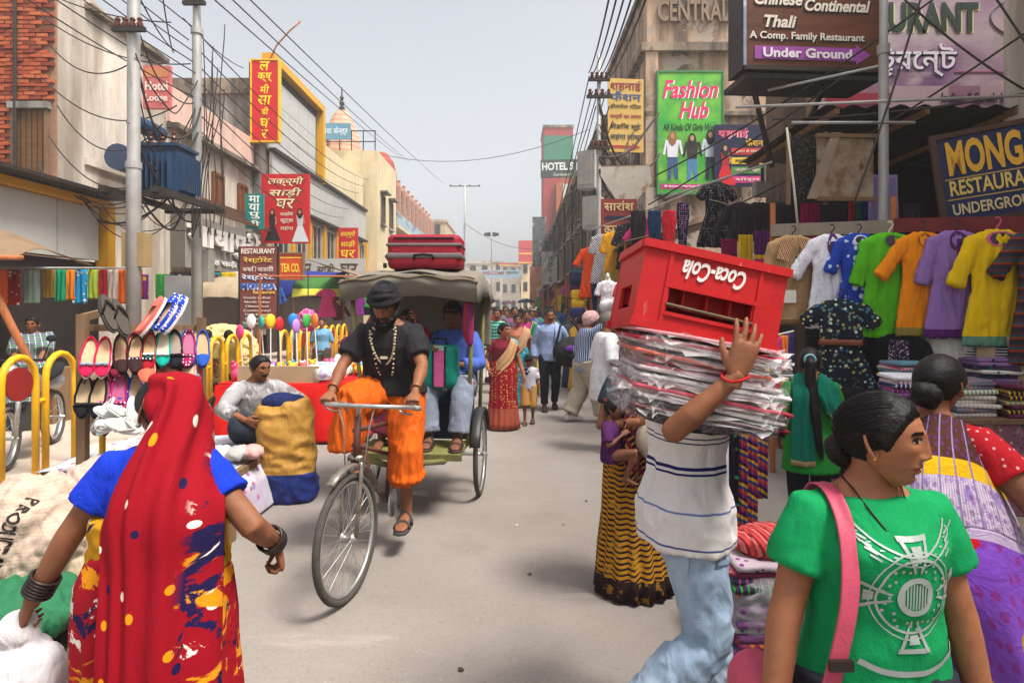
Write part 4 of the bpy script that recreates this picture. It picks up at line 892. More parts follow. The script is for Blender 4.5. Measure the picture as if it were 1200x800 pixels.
def garment(p, name, m, mb, fold=.006, sc=(9, 9, 4), vox=None, sm=3, smooth=True):
    v, f = remesh(mb, vox or p.vox*.9, sm, .5)
    if fold: v = wrinkle(v, f, fold*p.s, sc, p.seed)
    return mesh_obj(name, v, f, m, p.o, smooth)
def arm_tube(p, mb, i, t, g=.012, flare=.01, g0=.014):
    """Sleeve round arm i down to t (0..1 upper arm, 1..2 forearm)."""
    S, E, W = p.SH[i], p.EL[i], p.WR[i]; q = (.5+.5*p.fat)*p.s; pts, rs = [lerp(S, p.trunk(0, 0, 1.30), .45)], [(.050+g0)*q]
    for u, r_ in ((0, .048), (.3, .051), (.65, .046), (1, .042), (1.3, .042), (1.7, .034), (2, .028)):
        if u <= t: pts.append(lerp(S, E, u) if u <= 1 else lerp(E, W, u-1)); rs.append((r_+g+flare*max(0, u/max(t, .1)-.5))*q)
    if t not in (0, .3, .65, 1, 1.3, 1.7, 2):
        pts.append(lerp(S, E, t) if t <= 1 else lerp(E, W, t-1)); rs.append((float(np.interp(t, [0, .3, .65, 1, 1.3, 1.7, 2], [.062, .054, .046, .042, .042, .034, .028]))+g+flare*.5)*q)
    mb.tube(pts, rs, 14)
def shirt(p, m, hem=.80, sleeve=.75, g=.016, flare=.015, neckz=1.395, name='shirt', fold=.006, sc=(9, 9, 4), bell=0., sl=(None, None), vox=None):
    mb = MB(); rs = []
    zs = [t for t in p.TR if hem < t[0] < neckz and t[0] > .84]
    TRi = lambda z: [float(np.interp(z, [t[0] for t in p.TR[1:]], [t[j] for t in p.TR[1:]])) for j in (1, 2, 3)]
    rs.append(p.ring(hem, *[a+b for a, b in zip(TRi(max(hem, .86)), (bell, bell, 0))], g=g+flare))
    for t in zs: rs.append(p.ring(*t, g=g+(flare+bell*.6)*max(0, 1-(t[0]-hem)/.3)))
    w, d, y = TRi(neckz); rs.append(p.ring(neckz, w, d, y, g=.012))
    mb.loft(rs)
    for i in (0, 1):
        t = sl[i] if sl[i] is not None else sleeve
        if t > 0: arm_tube(p, mb, i, t, g)
    return garment(p, name, m, mb, fold, sc, vox)
def trousers(p, m, top=1.0, end=.97, g=.014, wide=0., name='trousers', fold=.007, sc=(8, 8, 5)):
    mb = MB(); mb.loft([p.ring(z, float(np.interp(z, [t[0] for t in p.TR], [t[1] for t in p.TR])), float(np.interp(z, [t[0] for t in p.TR], [t[2] for t in p.TR])), 0, g=g if z < .87 else .004) for z in (.80, .86, .93, min(top, .97))])
    q = (.5+.5*p.fat)*p.s
    for i in (0, 1):
        H, K, A = p.HP[i], p.KN[i], p.AN[i]; pts = [H+Vector((0, 0, .03))]; rs = [(.092+g)*q]
        for u, r_ in ((.18, .094), (.6, .074), (1, .060), (1.28, .058), (1.7, .046), (2., .044)):
            u_ = min(u, end*2)
            pts.append(lerp(H, K, u_) if u_ <= 1 else lerp(K, A, u_-1)); rs.append((r_+g+wide*max(0, u_-.4)/1.6)*q)
            if u >= end*2: break
        mb.tube(pts, rs, 14)
    return garment(p, name, m, mb, fold, sc)
def pleated(p, name, m, secs, n=96, pleats=22, amp=.012, seed=0., uv=True, wob=.3, cap=False, solid=.006, parent=None, noisy=.01):
    """Open pleated tube (skirt, sari wrap, lungi): secs = (centre, rx, ry, pleat amount) from top to bottom, in body axes."""
    rings = []; s = p.s if p else 1
    kk = len(secs); M_ = 5
    dense = []
    for i in range(kk-1):
        for j in range(M_): dense.append([lerp(Vector(secs[i][0]), Vector(secs[i+1][0]), j/M_)]+[lerp(secs[i][q], secs[i+1][q], j/M_) for q in (1, 2, 3)])
    dense.append([Vector(secs[-1][0])]+list(secs[-1][1:4]))
    for i, (c, rx, ry, a) in enumerate(dense):
        r_ = []
        for j in range(n):
            t = 2*math.pi*j/n; z = c.z
            w_ = math.sin(pleats*t+wob*3*noise.noise(Vector((t*2, z*2, seed))))*.6+noise.noise(Vector((math.cos(t)*4, math.sin(t)*4, z*.8+seed)))*.9
            k = 1+amp/.15*a*w_+noisy*noise.noise(Vector((math.cos(t)*3, math.sin(t)*3, z*5+seed)))*3
            r_.append((c+Vector((rx*math.cos(t)*k, ry*math.sin(t)*k, 0))) if not p else (Vector((c.x, c.y, c.z))*s+Vector((rx*math.cos(t)*k, ry*math.sin(t)*k, 0))*s))
        rings.append(r_)
    mb = MB(); mb.loft(rings, caps=cap); o = mb.build(name, m, parent or (p.o if p else None), True, uv=uv)
    if solid: solidify(o, solid, -1)
    return o
def sheet(name, m, rows, parent=None, nx=24, ny=6, fold=.01, fs=5., seed=0., bvh=None, d=.012, solid=.006, thin=True, fdir=None, **k):
    """Draped cloth: rows of control points (each a list of Vectors across), smoothed, with folds along its length."""
    K = len(rows); A = np.array([[list(Vector(q)) for q in r_] for r_ in rows], dtype=float)
    def cat_(A, n):            # Catmull-Rom resample along axis 0
        m_ = len(A); out = []
        for i in range(m_-1):
            p0, p1, p2, p3 = A[max(i-1, 0)], A[i], A[i+1], A[min(i+2, m_-1)]
            for j in range(n):
                t = j/n; out.append(.5*((2*p1)+(-p0+p2)*t+(2*p0-5*p1+4*p2-p3)*t*t+(-p0+3*p1-3*p2+p3)*t**3))
        out.append(A[-1]); return np.array(out)
    B = cat_(A, ny); B = np.swapaxes(cat_(np.swapaxes(B, 0, 1), max(1, nx//(A.shape[1]-1))), 0, 1)
    ky, kx = B.shape[:2]; fl = [(i*kx+j, i*kx+j+1, (i+1)*kx+j+1, (i+1)*kx+j) for i in range(ky-1) for j in range(kx-1)]
    v = B.reshape(-1, 3); n = vnormals(v, fl); dd = np.zeros(len(v))
    for i in range(ky):
        for j in range(kx):
            u, w_ = j/(kx-1), i/(ky-1)
            dd[i*kx+j] = fold*(math.sin(fs*6.28*u+2.5*noise.noise(Vector((u*3, w_*2, seed))))*.6+1.2*noise.noise(Vector((u*fs*1.3, w_*1.5, seed+7))))
    v = v+n*dd[:, None]
    if bvh: v = np.array([list(q) for q in push_out(v, bvh, d)])
    o = mesh_obj(name, v, fl, m, parent, True, [(j/(kx-1), i/(ky-1)) for i in range(ky) for j in range(kx)], **k)
    if solid: solidify(o, solid, 1 if bvh else 0)
    return o
def sandal(p, i, m, toe=0., shoe=False, name=None):
    A, s = p.AN[i], p.s; fd = Vector((toe*(1 if i == 0 else -1), 1, 0)).normalized(); sd_ = Vector((fd.y, -fd.x, 0)); b = Vector((A.x, A.y, A.z-.082*s)); mb = MB(); R_ = []
    if shoe:
        for y, w_, z0, z1 in ((-.068, .022, -.01, .05), (-.055, .038, -.014, .085), (0, .044, -.014, .098), (.05, .046, -.014, .085), (.10, .052, -.014, .064), (.15, .054, -.014, .05), (.20, .044, -.014, .04), (.225, .022, -.008, .028)):
            R_.append([b+(fd*y+sd_*w_*math.cos(a)+Vector((0, 0, (z0+z1)/2+(z1-z0)/2*math.sin(a))))*s for a in [2*math.pi*j/12 for j in range(12)]])
        mb.loft(R_)
    else:
        out = [(-.065, .0), (-.055, .030), (0, .036), (.08, .044), (.15, .050), (.20, .040), (.222, .0)]; poly = [(w_, y) for y, w_ in out]+[(-w_, y) for y, w_ in reversed(out[1:-1])]
        mb.prism([(a, c) for a, c in poly], Vector((0, 0, -.016*s)), b+Vector((0, 0, .004)), sd_*s, fd*s)
        for y, h_, w_ in ((.12, .048, .052), (.045, .085, .046)):
            mb.tube([b+(fd*(y+.01*math.cos(t*2))+sd_*w_*math.cos(t)+Vector((0, 0, h_*math.sin(t))))*s for t in [math.pi*j/10 for j in range(11)]], .009*s, 6)
    return mb.build(name or ('shoe' if shoe else 'sandal'), m, p.o, True)
# ================================================================== cycle rickshaw, its rider and passengers
RKL, RKZ = Vector((-.78, 5.5, 0)), R(175.8)
def wheel(parent, c, rad, rz=0., n_sp=32, name='wheel', guard=None, m_rim=None):
    """Spoked bicycle wheel in the local YZ plane, at c."""
    w_ = bpy.data.objects.new(name, None); w_.location = c; w_.rotation_euler = (0, 0, rz); w_.empty_display_size = .05; link_(w_, parent)
    ci = lambda r_, k=56: [(0, r_*math.cos(2*math.pi*i/k), r_*math.sin(2*math.pi*i/k)) for i in range(k)]
    MB().tube(ci(rad-.021), .021, 10, closed=True).build('tyre', TYRE, w_, True)
    MB().tube(ci(rad-.050), .012, 8, closed=True).build('rim', m_rim or STEEL, w_, True)
    MB().lathe([(.0, -.055), (.012, -.055), (.012, -.04), (.030, -.036), (.030, -.030), (.015, -.026), (.015, .026), (.030, .030), (.030, .036), (.012, .04), (.012, .055), (0, .055)], (0, 0, 0), 12, 'X').build('hub', STEEL, w_, True)
    mb = MB()
    for i in range(n_sp):
        a = 2*math.pi*i/n_sp; sg = 1 if i % 2 else -1; b = a+(.35 if (i//2) % 2 else -.35)
        mb.tube([(sg*.033, .028*math.cos(b*1.0), .028*math.sin(b)), (0, (rad-.055)*math.cos(a), (rad-.055)*math.sin(a))], .0016, 4)
    mb.build('spokes', STEEL, w_, kind='stuff')
    return w_
TYRE = mat('bicycle_tyre', '4a4540', .9, .25, 40, .4, 90)
RST = mat('rusty_steel', '8d857c', .45, .25, 25, .12, metal=.6, layers=(('noise', 22, .58, .08, '5a3a28', .7),))
rk = empty('cycle_rickshaw', RKL, RKZ, 'cycle rickshaw with grey canvas hood rolling toward the camera', 'rickshaw')
STEER = R(-9)
fw = wheel(rk, (0, 2.03, .357), .357, STEER)
FR = Matrix.Rotation(STEER, 4, 'Z')
def fk(x, y, z): return Vector((0, 2.03, 0))+FR.to_3x3() @ Vector((x, y, z))
mb = MB()
for sg in (1, -1): mb.tube([fk(sg*.052, 0, .357), fk(sg*.05, -.035, .56), fk(sg*.042, -.085, .74), fk(sg*.03, -.095, .78)], [.011, .013, .015, .014], 8)
mb.tube([fk(-.045, -.095, .785), fk(.045, -.095, .785)], .02, 8); mb.build('fork', RST, rk, True)
for sg in (1, -1): MB().tube([fk(sg*.115, -.10, 1.08), fk(sg*.080, -.105, .96), fk(sg*.058, -.075, .72)], .0045, 6).build('brake_rod', STEEL, rk, True)
MB().tube([fk(0, -.095, .76), fk(0, -.125, 1.02)], .022, 10).build('head_tube', mat('maroon_frame', '5a3530', .5, .3, 10, .1), rk, True)
MB().tube([fk(0, -.12, 1.0), fk(0, -.13, 1.07), fk(0, -.09, 1.09)], .014, 8).build('stem', STEEL, rk, True)
hb = [fk(x, y, z) for x, y, z in ((-.27, -.40, 1.035), (-.275, -.32, 1.05), (-.262, -.22, 1.07), (-.20, -.12, 1.085), (-.10, -.09, 1.09), (0, -.088, 1.09), (.10, -.09, 1.09), (.20, -.12, 1.085), (.262, -.22, 1.07), (.275, -.32, 1.05), (.27, -.40, 1.035))]
MB().tube(hb, .0125, 10).build('handlebar', STEEL, rk, True)
for i, j in ((0, 1), (-1, -2)): MB().tube([hb[i], lerp(hb[i], hb[j], 1.1)], .017, 10).build('grip', mat('grip_grey', '8f8d88', .7), rk, True)
for sg in (1, -1): MB().tube([fk(sg*.24, -.17, 1.055), fk(sg*.245, -.27, 1.02), fk(sg*.24, -.36, 1.00)], .006, 6).build('brake_lever', STEEL, rk, True)
mb = MB(); arc = [(.40*math.cos(a), .357+.40*math.sin(a)) for a in [R(60+i*11) for i in range(10)]]
mb.loft([[fk(-.03, y, z), fk(-.018, y*1.03, .357+(z-.357)*1.03), fk(.018, y*1.03, .357+(z-.357)*1.03), fk(.03, y, z)] for y, z in arc], wrap=False, caps=False); solidify(mb.build('mudguard', RST, rk, True), .003)
MRN = MC['maroon_frame']
BBp = Vector((0, 1.25, .31))
for nm, pts, r_ in (('down_tube', [(0, 1.93, .80), (0, 1.28, .34)], .018), ('top_tube', [(0, 1.91, .94), (0, 1.10, .84)], .016), ('seat_tube', [(0, 1.25, .31), (0, 1.06, .93)], .016), ('lower_tube', [(0, 1.93, .86), (0, 1.15, .62)], .013)): MB().tube(pts, r_, 10).build(nm, MRN, rk, True)
sdl = MB(); sdl.loft([[Vector((w_*math.cos(a), y, .985+h_*math.sin(a)+dz)) for a in [2*math.pi*j/14 for j in range(14)]] for y, w_, h_, dz in ((.86, .05, .02, .01), (.90, .10, .035, .01), (.98, .115, .04, .005), (1.06, .075, .035, 0), (1.16, .035, .028, .0), (1.24, .026, .022, -.005), (1.27, .012, .012, -.01))]); sdl.build('saddle', BLACK, rk, True)
MB().lathe([(0, -.006), (.095, -.006), (.095, .006), (0, .006)], BBp+Vector((-.045, 0, 0)), 24, 'X').build('chainring', STEEL, rk)
for sg, a in ((-1, R(-102)), (1, R(78))):
    e = BBp+Vector((sg*.075, .165*math.cos(a), .165*math.sin(a))); cr = MB().bar(BBp+Vector((sg*.06, 0, 0)), e, .022, .014).build('crank', STEEL, rk); MB().box(e+Vector((sg*.055, 0, 0)), (.09, .07, .022)).build('pedal', RUBBER, cr)
mb = MB(); mb.tube([(-.045, 1.22, .40), (-.045, .02, .40)], .006, 5); mb.tube([(-.045, 1.22, .22), (-.045, .02, .32)], .006, 5); mb.build('chain', IRON, rk)
GRNP = mat('green_frame_paint', '6b6a3c', .6, .3, 12, .1, layers=(('noise', 12, .6, .06, '4a3526', .6),))
for sg in (1, -1):
    wheel(rk, (sg*.50, 0, .357), .357); MB().tube([(sg*.30, -.55, .46), (sg*.30, .70, .46), (sg*.03, 1.16, .55)], .022, 8).build('chassis_rail', GRNP, rk, True)
    mb = MB(); arc = [(.405*math.cos(a), .357+.405*math.sin(a)) for a in [R(20+i*14) for i in range(11)]]
    mb.loft([[Vector((sg*.50-.045, y, z)), Vector((sg*.50-.03, y*1.035, .357+(z-.357)*1.035)), Vector((sg*.50+.03, y*1.035, .357+(z-.357)*1.035)), Vector((sg*.50+.045, y, z))] for y, z in arc], wrap=False, caps=False); solidify(mb.build('mudguard', mat('dark_mudguard', '3a3a38', .5, .2, metal=.4), rk, True), .003)
    MB().tube([(sg*.43, 0, .36), (sg*.57, 0, .36)], .012, 8).build('axle_end', STEEL, rk)
MB().tube([(-.46, 0, .36), (.46, 0, .36)], .018, 10).build('axle', STEEL, rk, True)
for sg in (1, -1): MB().bar((sg*.3, 0, .37), (sg*.3, 0, .46), .05, .12).build('spring_block', IRON, rk)
MB().box((0, .42, .495), (.84, .52, .035)).build('footboard', mat('green_board', '76743f', .7, .3, 8, .15), rk)
MB().bar((-.44, .69, .49), (.44, .69, .49), .03, .05).build('footboard_edge', GRNP, rk)
MB().box((0, -.12, .67), (.80, .46, .32)).build('seat_box', mat('dark_blue_box', '20283a', .7, .25, 5), rk)
MB().box((0, -.10, .865), (.84, .50, .07)).build('seat_cushion', mat('navy_rexine', '23304a', .5, .15, 6, wr=.3), rk)
MB().box((0, -.40, 1.12), (.84, .07, .48)).build('backrest', MC['navy_rexine'], rk)
BAM = mat('green_bamboo', '7d7a48', .65, .3, (20, 20, 4), .15)
for sg in (1, -1):
    MB().tube([(sg*.44, -.38, .5), (sg*.47, -.36, 1.2), (sg*.49, -.34, 1.86)], .018, 8).build('hood_post', BAM, rk, True); MB().tube([(sg*.43, .30, .50), (sg*.47, .42, 1.2), (sg*.50, .50, 1.80)], .018, 8).build('hood_post', BAM, rk, True)
    MB().tube([(sg*.43, -.3, .93), (sg*.45, .22, .95), (sg*.45, .30, .90)], .014, 8).build('armrest', GRNP, rk, True)
# hood: sagging canvas with side flaps
CANV = mat('dirty_canvas', '7b756a', .9, .16, 3, .25, 70, wr=.45, ws=6, layers=(('noise', 3, .58, .12, '6b6154', .55),))
ny, nx = 18, 30; vv = []; uvv = []
for i in range(ny):
    t = i/(ny-1); y = lerp(-.50, .62, t)
    for j in range(nx):
        u = j/(nx-1)*2-1; fl = abs(u) > .86; x = u*.62 if not fl else math.copysign(.533+.03*(abs(u)-.86)/.14, u)
        z = 1.985-.055*(x/.53)**2-.03*math.sin(t*9.4)*.5+.010*math.sin(u*9+t*3)-.05*(abs(t-.5)*2)**3
        if fl: z -= (abs(u)-.86)/.14*(.17+.02*math.sin(y*14))
        z += .012*noise.noise(Vector((x*4, y*4, 1)))
        vv.append((x+.01*noise.noise(Vector((x*6, y*6, z*6))), y, z)); uvv.append((u, t))
fcs = [(i*nx+j, i*nx+j+1, (i+1)*nx+j+1, (i+1)*nx+j) for i in range(ny-1) for j in range(nx-1)]
solidify(mesh_obj('hood', vv, fcs, CANV, rk, True, uvv), .010)
rows = []
for k_ in range(4): rows.append([Vector((u*.555, .625+.028*math.sin(k_*1.3)-.012*k_, 1.925-.052*u*u-k_*.058+.008*math.sin(u*7+k_))) for u in [-1, -.75, -.5, -.25, 0, .25, .5, .75, 1]])
sheet('front_flap', CANV, rows, rk, 40, 6, .010, 3.2, 3., solid=.008)
rows = [[Vector((u*.54, -.50-.01*k_, 1.93-.05*u*u-k_*.12)) for u in (-1, -.5, 0, .5, 1)] for k_ in range(6)]
sheet('rear_flap', CANV, rows, rk, 24, 4, .010, 3., 5., solid=.008)
mb = MB(); mb.tube([(x, .64, 1.905-.05*(x/.55)**2-.012*math.cos(x*20)) for x in [-.56+i*.07 for i in range(17)]], .011, 6); mb.build('hood_rope', mat('old_rope', '6a5c48', .9, .3), rk)
for i, (c_, dx) in enumerate((('8a2a58', 0), ('b8321e', .03), ('6a2a6a', .05), ('c0402a', .015))):   # tassels tied to the near hood post
    MB().loft([[Vector((-.475+dx*.7+w_*math.cos(a), .50+w_*math.sin(a)*.6-dx, z)) for a in [2*math.pi*j/8 for j in range(8)]] for z, w_ in ((1.74, .012), (1.68, .03), (1.50, .036), (1.38+.03*i, .03), (1.34+.03*i, .015))]).build('tassel', cloth(c_), rk, True)
# suitcase on the hood
sc_ = empty('suitcase', RKL+Matrix.Rotation(RKZ, 3, 'Z') @ Vector((-.06, .18, 1.975)), RKZ+R(4), 'red suitcase with grey bands lying on the rickshaw hood', 'suitcase')
def rbox(mb, c, d, r_, n=5):
    """Box with rounded vertical and horizontal edges (lofted rounded rectangles)."""
    rings = []
    for z, g in [(-d[2]/2+r_*(1-math.cos(t)), r_*(1-math.sin(t))) for t in [math.pi/2*i/3 for i in range(4)]]+[(d[2]/2-r_*(1-math.cos(t)), r_*(1-math.sin(t))) for t in [math.pi/2*(3-i)/3 for i in range(4)]]:
        ring = []; hx_, hy = d[0]/2-g, d[1]/2-g; rr = max(.002, r_*1.3-g*.5)
        for cx, cy, a0 in ((1, 1, 0), (-1, 1, 90), (-1, -1, 180), (1, -1, 270)):
            for k_ in range(n): a = R(a0+90*k_/(n-1)); ring.append(Vector(c)+Vector((cx*(hx_-rr)+rr*math.cos(a), cy*(hy-rr)+rr*math.sin(a), z)))
        rings.append(ring)
    return mb.loft(rings)
CRIM = mat('crimson_nylon', '8e1226', .6, .12, 8, .25, 200, wr=.15)
rbox(MB(), (0, 0, .15), (.62, .42, .29), .045).build('body', CRIM, sc_, True)
for z, h_ in ((.205, .028), (.115, .045)): rbox(MB(), (0, 0, z), (.632, .432, h_), .012).build('band', mat('grey_nylon', '6c6466', .7, .15, 8, .2), sc_, True)
MB().tube([(-.08, .215, .085), (-.075, .245, .115), (0, .25, .12), (.075, .245, .115), (.08, .215, .085)], .011, 8).build('handle', BLACK, sc_, True); MB().tube([(.318, .10, .09), (.345, .06, .12), (.345, -.06, .12), (.318, -.1, .09)], .011, 8).build('side_handle', BLACK, sc_, True)
for x in (-.24, .24): MB().lathe([(0, -.012), (.022, -.012), (.022, .012), (0, .012)], (.315, x, .03), 10, 'X').build('foot', BLACK, sc_)
MB().box((0, .214, .26), (.5, .008, .012)).build('zip', BLACK, sc_)
# rope coil beside the suitcase
# rider -------------------------------------------------------------------------------------------------------------
p = person('bearded rickshaw rider in black turban and orange dhoti gripping the handlebar', RKL, RKZ, 1.72, 'b', lean=.30, pz=1.035, py=1.02, head=(.02, -.16, 0), vox=.009, hn=(110, 84),
           wr=[(.262, 1.49, 1.068), (-.262, 1.49, 1.068)], we=[(.9, -.3, -.5), (-.9, -.3, -.5)], an=[(.125, 1.27, .60), (-.135, 1.18, .245)], kn=[(.35, 1, .2), (-.25, 1, .3)],
           hand=[dict(curl=.95, palm=(0, .2, -1), dir=(.1, 1, -.42)), dict(curl=.95, palm=(0, .2, -1), dir=(-.1, 1, -.42))], muscle=1.06)
face(p, beard=2.2, must=1.6, shut=.25); hair(p, 'back', vol=.02)
p.o.name = 'person'
bt = MB(); bt.loft([[hpt(p, w_*math.cos(a), .075+d_*math.sin(a)-.02, z) for a in [2*math.pi*j/14 for j in range(14)]] for z, w_, d_ in ((-.085, .052, .030), (-.11, .050, .036), (-.135, .038, .030), (-.155, .02, .018), (-.165, .006, .006))]); v, f = remesh(bt, .006, 2); mesh_obj('beard', wrinkle(v, f, .004, (60, 60, 20), 3), f, HAIR, p.o, True)
tb = MB(); Rx = p.Rh
for i in range(6):     # wound turban rolls
    z = .052+i*.017; w_ = .098-.0045*i**1.35; tl = .10*math.sin(i*2.1)
    tb.tube([hpt(p, w_*math.cos(a), -.004+w_*1.18*math.sin(a), z+tl*.12*math.cos(a*1+i)+.006*math.sin(3*a+i)) for a in [2*math.pi*j/28 for j in range(28)]], .017*p.hs, 8, closed=True)
tb.ell(hpt(p, 0, -.004, .085), (.085, .10, .07), 16, 10, Rx)
tb.ell(hpt(p, -.03, -.115, .03), (.03, .03, .06), 10, 8, Rx)
v, f = remesh(tb, .006, 2); mesh_obj('turban', wrinkle(v, f, .0035, (30, 30, 45), 2), f, mat('black_turban', '141318', .8, .2, 6, .2, 150, wr=.5, ws=25), p.o, True)
shirt(p, mat('black_tshirt', '1d1b1e', .88, .15, 3, .15, 200, wr=.4), hem=.90, sleeve=.72, g=.024, flare=.045, fold=.014, name='t_shirt')
BEAD = mat('ivory_beads', 'cdbf9c', .5, .2, 60, .1)
def necklace(p, name, m, drop, r_=.006, w=.10, beads=True, front=.125, top=1.405):
    pts = []
    for i in range(29):
        a = math.pi*2*i/28; x = math.sin(a)*w*(.75 if abs(a-math.pi) > 1.6 else 1); t = (1-math.cos(a))/2     # t=0 nape, 1 = front low
        q = p.trunk(x, lerp(-.085, front, sst(.1, .6, np.float64(t))), top-drop*max(0, t-.35)**1.5*1.9+.02*(1-t)); pts.append(q)
    mb = MB()
    if beads: [mb.ell(q, (r_, r_, r_), 6, 4) for a_, b_ in zip(pts[:-1], pts[1:]) for q in (a_, lerp(a_, b_, .5))]
    else: mb.tube(pts, r_, 6, closed=False)
    return mb.build(name, m, p.o, True, kind='stuff' if beads else None), pts
necklace(p, 'necklace', BEAD, .24, .0085, .085, True, .148); n2, pts = necklace(p, 'necklace', BEAD, .40, .0075, .075, True, .150)
MB().ell(pts[14]+Vector((0, .01, -.035)), (.016, .012, .03), 10, 8).build('pendant', mat('pink_stone', 'c070a8', .3), p.o, True)
MB().box(p.trunk(0, .152, 1.215), (.05, .012, .018)).build('amulet', BEAD, p.o)
for i in (0, 1): MB().tube([p.WR[i]+(p.EL[i]-p.WR[i]).normalized()*.035+p_ for p_ in [(Vector((math.cos(a)*.033, math.sin(a)*.02, math.sin(a)*.033))) for a in [2*math.pi*j/16 for j in range(16)]]], .006, 6, closed=True).build('bracelet', mat('copper', '9a6a4a', .4, .1, metal=.7), p.o, True)
# dhoti: wide folded cotton over both thighs
OR = cloth('cb5a10', (), var=.16, wr=.5, ws=14, rough=.8)
mb = MB(); mb.loft([p.ring(z, w_, d_, 0, g=.03) for z, w_, d_ in ((.80, .15, .11), (.86, .17, .125), (.94, .172, .125), (1.01, .158, .115))])
H, K, A = p.HP[0], p.KN[0], p.AN[0]
mb.tube([H+V(0, -.02, .02), lerp(H, K, .3), lerp(H, K, .7), lerp(H, K, .98)], [.125, .135, .13, .105], 16)
mb.loft([[c+Vector((w_*math.cos(a), d_*math.sin(a), 0)) for a in [2*math.pi*j/16 for j in range(16)]] for c, w_, d_ in ((lerp(H, K, .72)+V(0, 0, .04), .10, .14), (lerp(H, K, .72)+V(.02, 0, -.08), .11, .15), (lerp(H, K, .72)+V(.04, .0, -.20), .115, .15), (lerp(H, K, .75)+V(.05, .01, -.30), .105, .13))])
H, K, A = p.HP[1], p.KN[1], p.AN[1]
mb.tube([H+V(0, -.02, .02), lerp(H, K, .3), lerp(H, K, .7), K, lerp(K, A, .3), lerp(K, A, .42)], [.125, .13, .115, .100, .108, .128], 16)
mb.loft([[c+Vector((w_*math.cos(a), d_*math.sin(a), 0)) for a in [2*math.pi*j/16 for j in range(16)]] for c, w_, d_ in ((lerp(H, K, .75), .09, .11), (lerp(K, A, .2)+V(.03, -.03, 0), .09, .12), (lerp(K, A, .36)+V(.03, -.03, 0), .085, .12), (lerp(K, A, .52)+V(.02, -.03, -.01), .085, .115))])
v, f = remesh(mb, .009, 3); v = wrinkle(v, f, .020, (17, 14, 3.0), 4., 1.1); mesh_obj('dhoti', v, f, OR, p.o, True)
for i in (0, 1): sandal(p, i, mat('grey_rubber', '3f3d3c', .8, .2))
rider = p
# passenger with the teal bag -----------------------------------------------------------------------------------------
p = person('passenger in blue shirt and cap on the rickshaw seat holding teal bag', RKL, RKZ, 1.66, 'c', pz=.985, px=-.25, py=-.06, lean=.05, head=(.05, -.06, 0), vox=.011, hn=(84, 64),
           wr=[(-.14, .36, 1.30), (-.36, .30, 1.17)], we=[(.7, -.3, -1), (-1, -.4, -.9)], an=[(-.13, .42, .605), (-.37, .44, .605)], kn=[(.3, 1, 1), (-.25, 1, 1)], hand=[dict(curl=.8, palm=(0, -.3, -1)), dict(curl=.7, palm=(1, -.2, -.2))])
face(p); hair(p, 'short'); cover(p, 'cap', mat('black_cap', '15151a', .8, .2), ([0, .8, 1.6, 3.15], [.066, .062, .03, .0]), .016, amp=.006)
cp = MB(); cp.loft([[hpt(p, x, .10+.055*math.cos(x*18)*k_+.004, .05-.012*k_) for x in [-.06+.012*i for i in range(11)]] for k_ in (0, .5, 1)], wrap=False, caps=False); solidify(cp.build('cap_peak', MC['black_cap'], p.o, True), .006)
shirt(p, cloth('4a63b2', var=.14), hem=.86, sleeve=1.85, g=.014, flare=.015, fold=.010)
trousers(p, cloth('7f8798', var=.12), end=.97, g=.022, wide=.02, fold=.010)
for i in (0, 1): sandal(p, i, mat('brown_sandal', '3a2c24', .7, .2))
K, A = p.KN[1], p.AN[1]; MB().tube([p.HP[1]+V(-.115, .04, 0), K+V(-.085, 0, .03), lerp(K, A, .5)+V(-.072, .0, 0), A+V(-.062, 0, .03)], .010, 6).build('trouser_stripe', cloth('b0203a'), p.o)
bg_ = empty('carry_bag', RKL+Matrix.Rotation(RKZ, 3, 'Z') @ Vector((-.21, .36, 1.0)), RKZ, 'teal zip bag with pink stripe standing on passenger knees', 'bag')
TB = cloth('0b7f6e', var=.12, rough=.6)
mb = MB(); rbox(mb, (0, 0, .17), (.30, .17, .36), .05); v, f = remesh(mb, .010, 2); mesh_obj('body', wrinkle(v, f, .008, (8, 8, 6), 9), f, TB, bg_, True)
MB().box((-.005, .088, .16), (.085, .012, .30)).build('pocket', cloth('c0568a'), bg_); MB().box((-.005, .086, .325), (.085, .02, .04)).build('mesh_pocket', cloth('8fb0a8'), bg_)
for x in (-.055, .045): MB().box((x, .092, .17), (.012, .012, .34)).build('strap', BLACK, bg_)
MB().tube([(-.06, .03, .34), (-.05, .03, .40), (.05, .03, .40), (.06, .03, .34)], .01, 6).build('handle', BLACK, bg_, True)
# second passenger, half hidden
p = person('passenger in red wrap behind the rider, arm raised to hood', RKL, RKZ, 1.60, 'c', True, pz=.985, px=.16, py=-.06, head=(-.2, 0, 0), vox=.014, hn=(60, 46), wr=[(.42, .10, 1.70), (-.02, .45, 1.62)], we=[(1, 0, -.4), (.6, .2, -1)], an=[(.10, .42, .605), (.28, .44, .605)], kn=[(.2, 1, 1), (.0, 1, 1)])
face(p); hair(p, 'low'); shirt(p, cloth('9a1a30', (('noise', 5, .6, .03, 'c9c0c0'),)), hem=.80, sleeve=.9, g=.03); trousers(p, cloth('5a2030'), wide=.05)
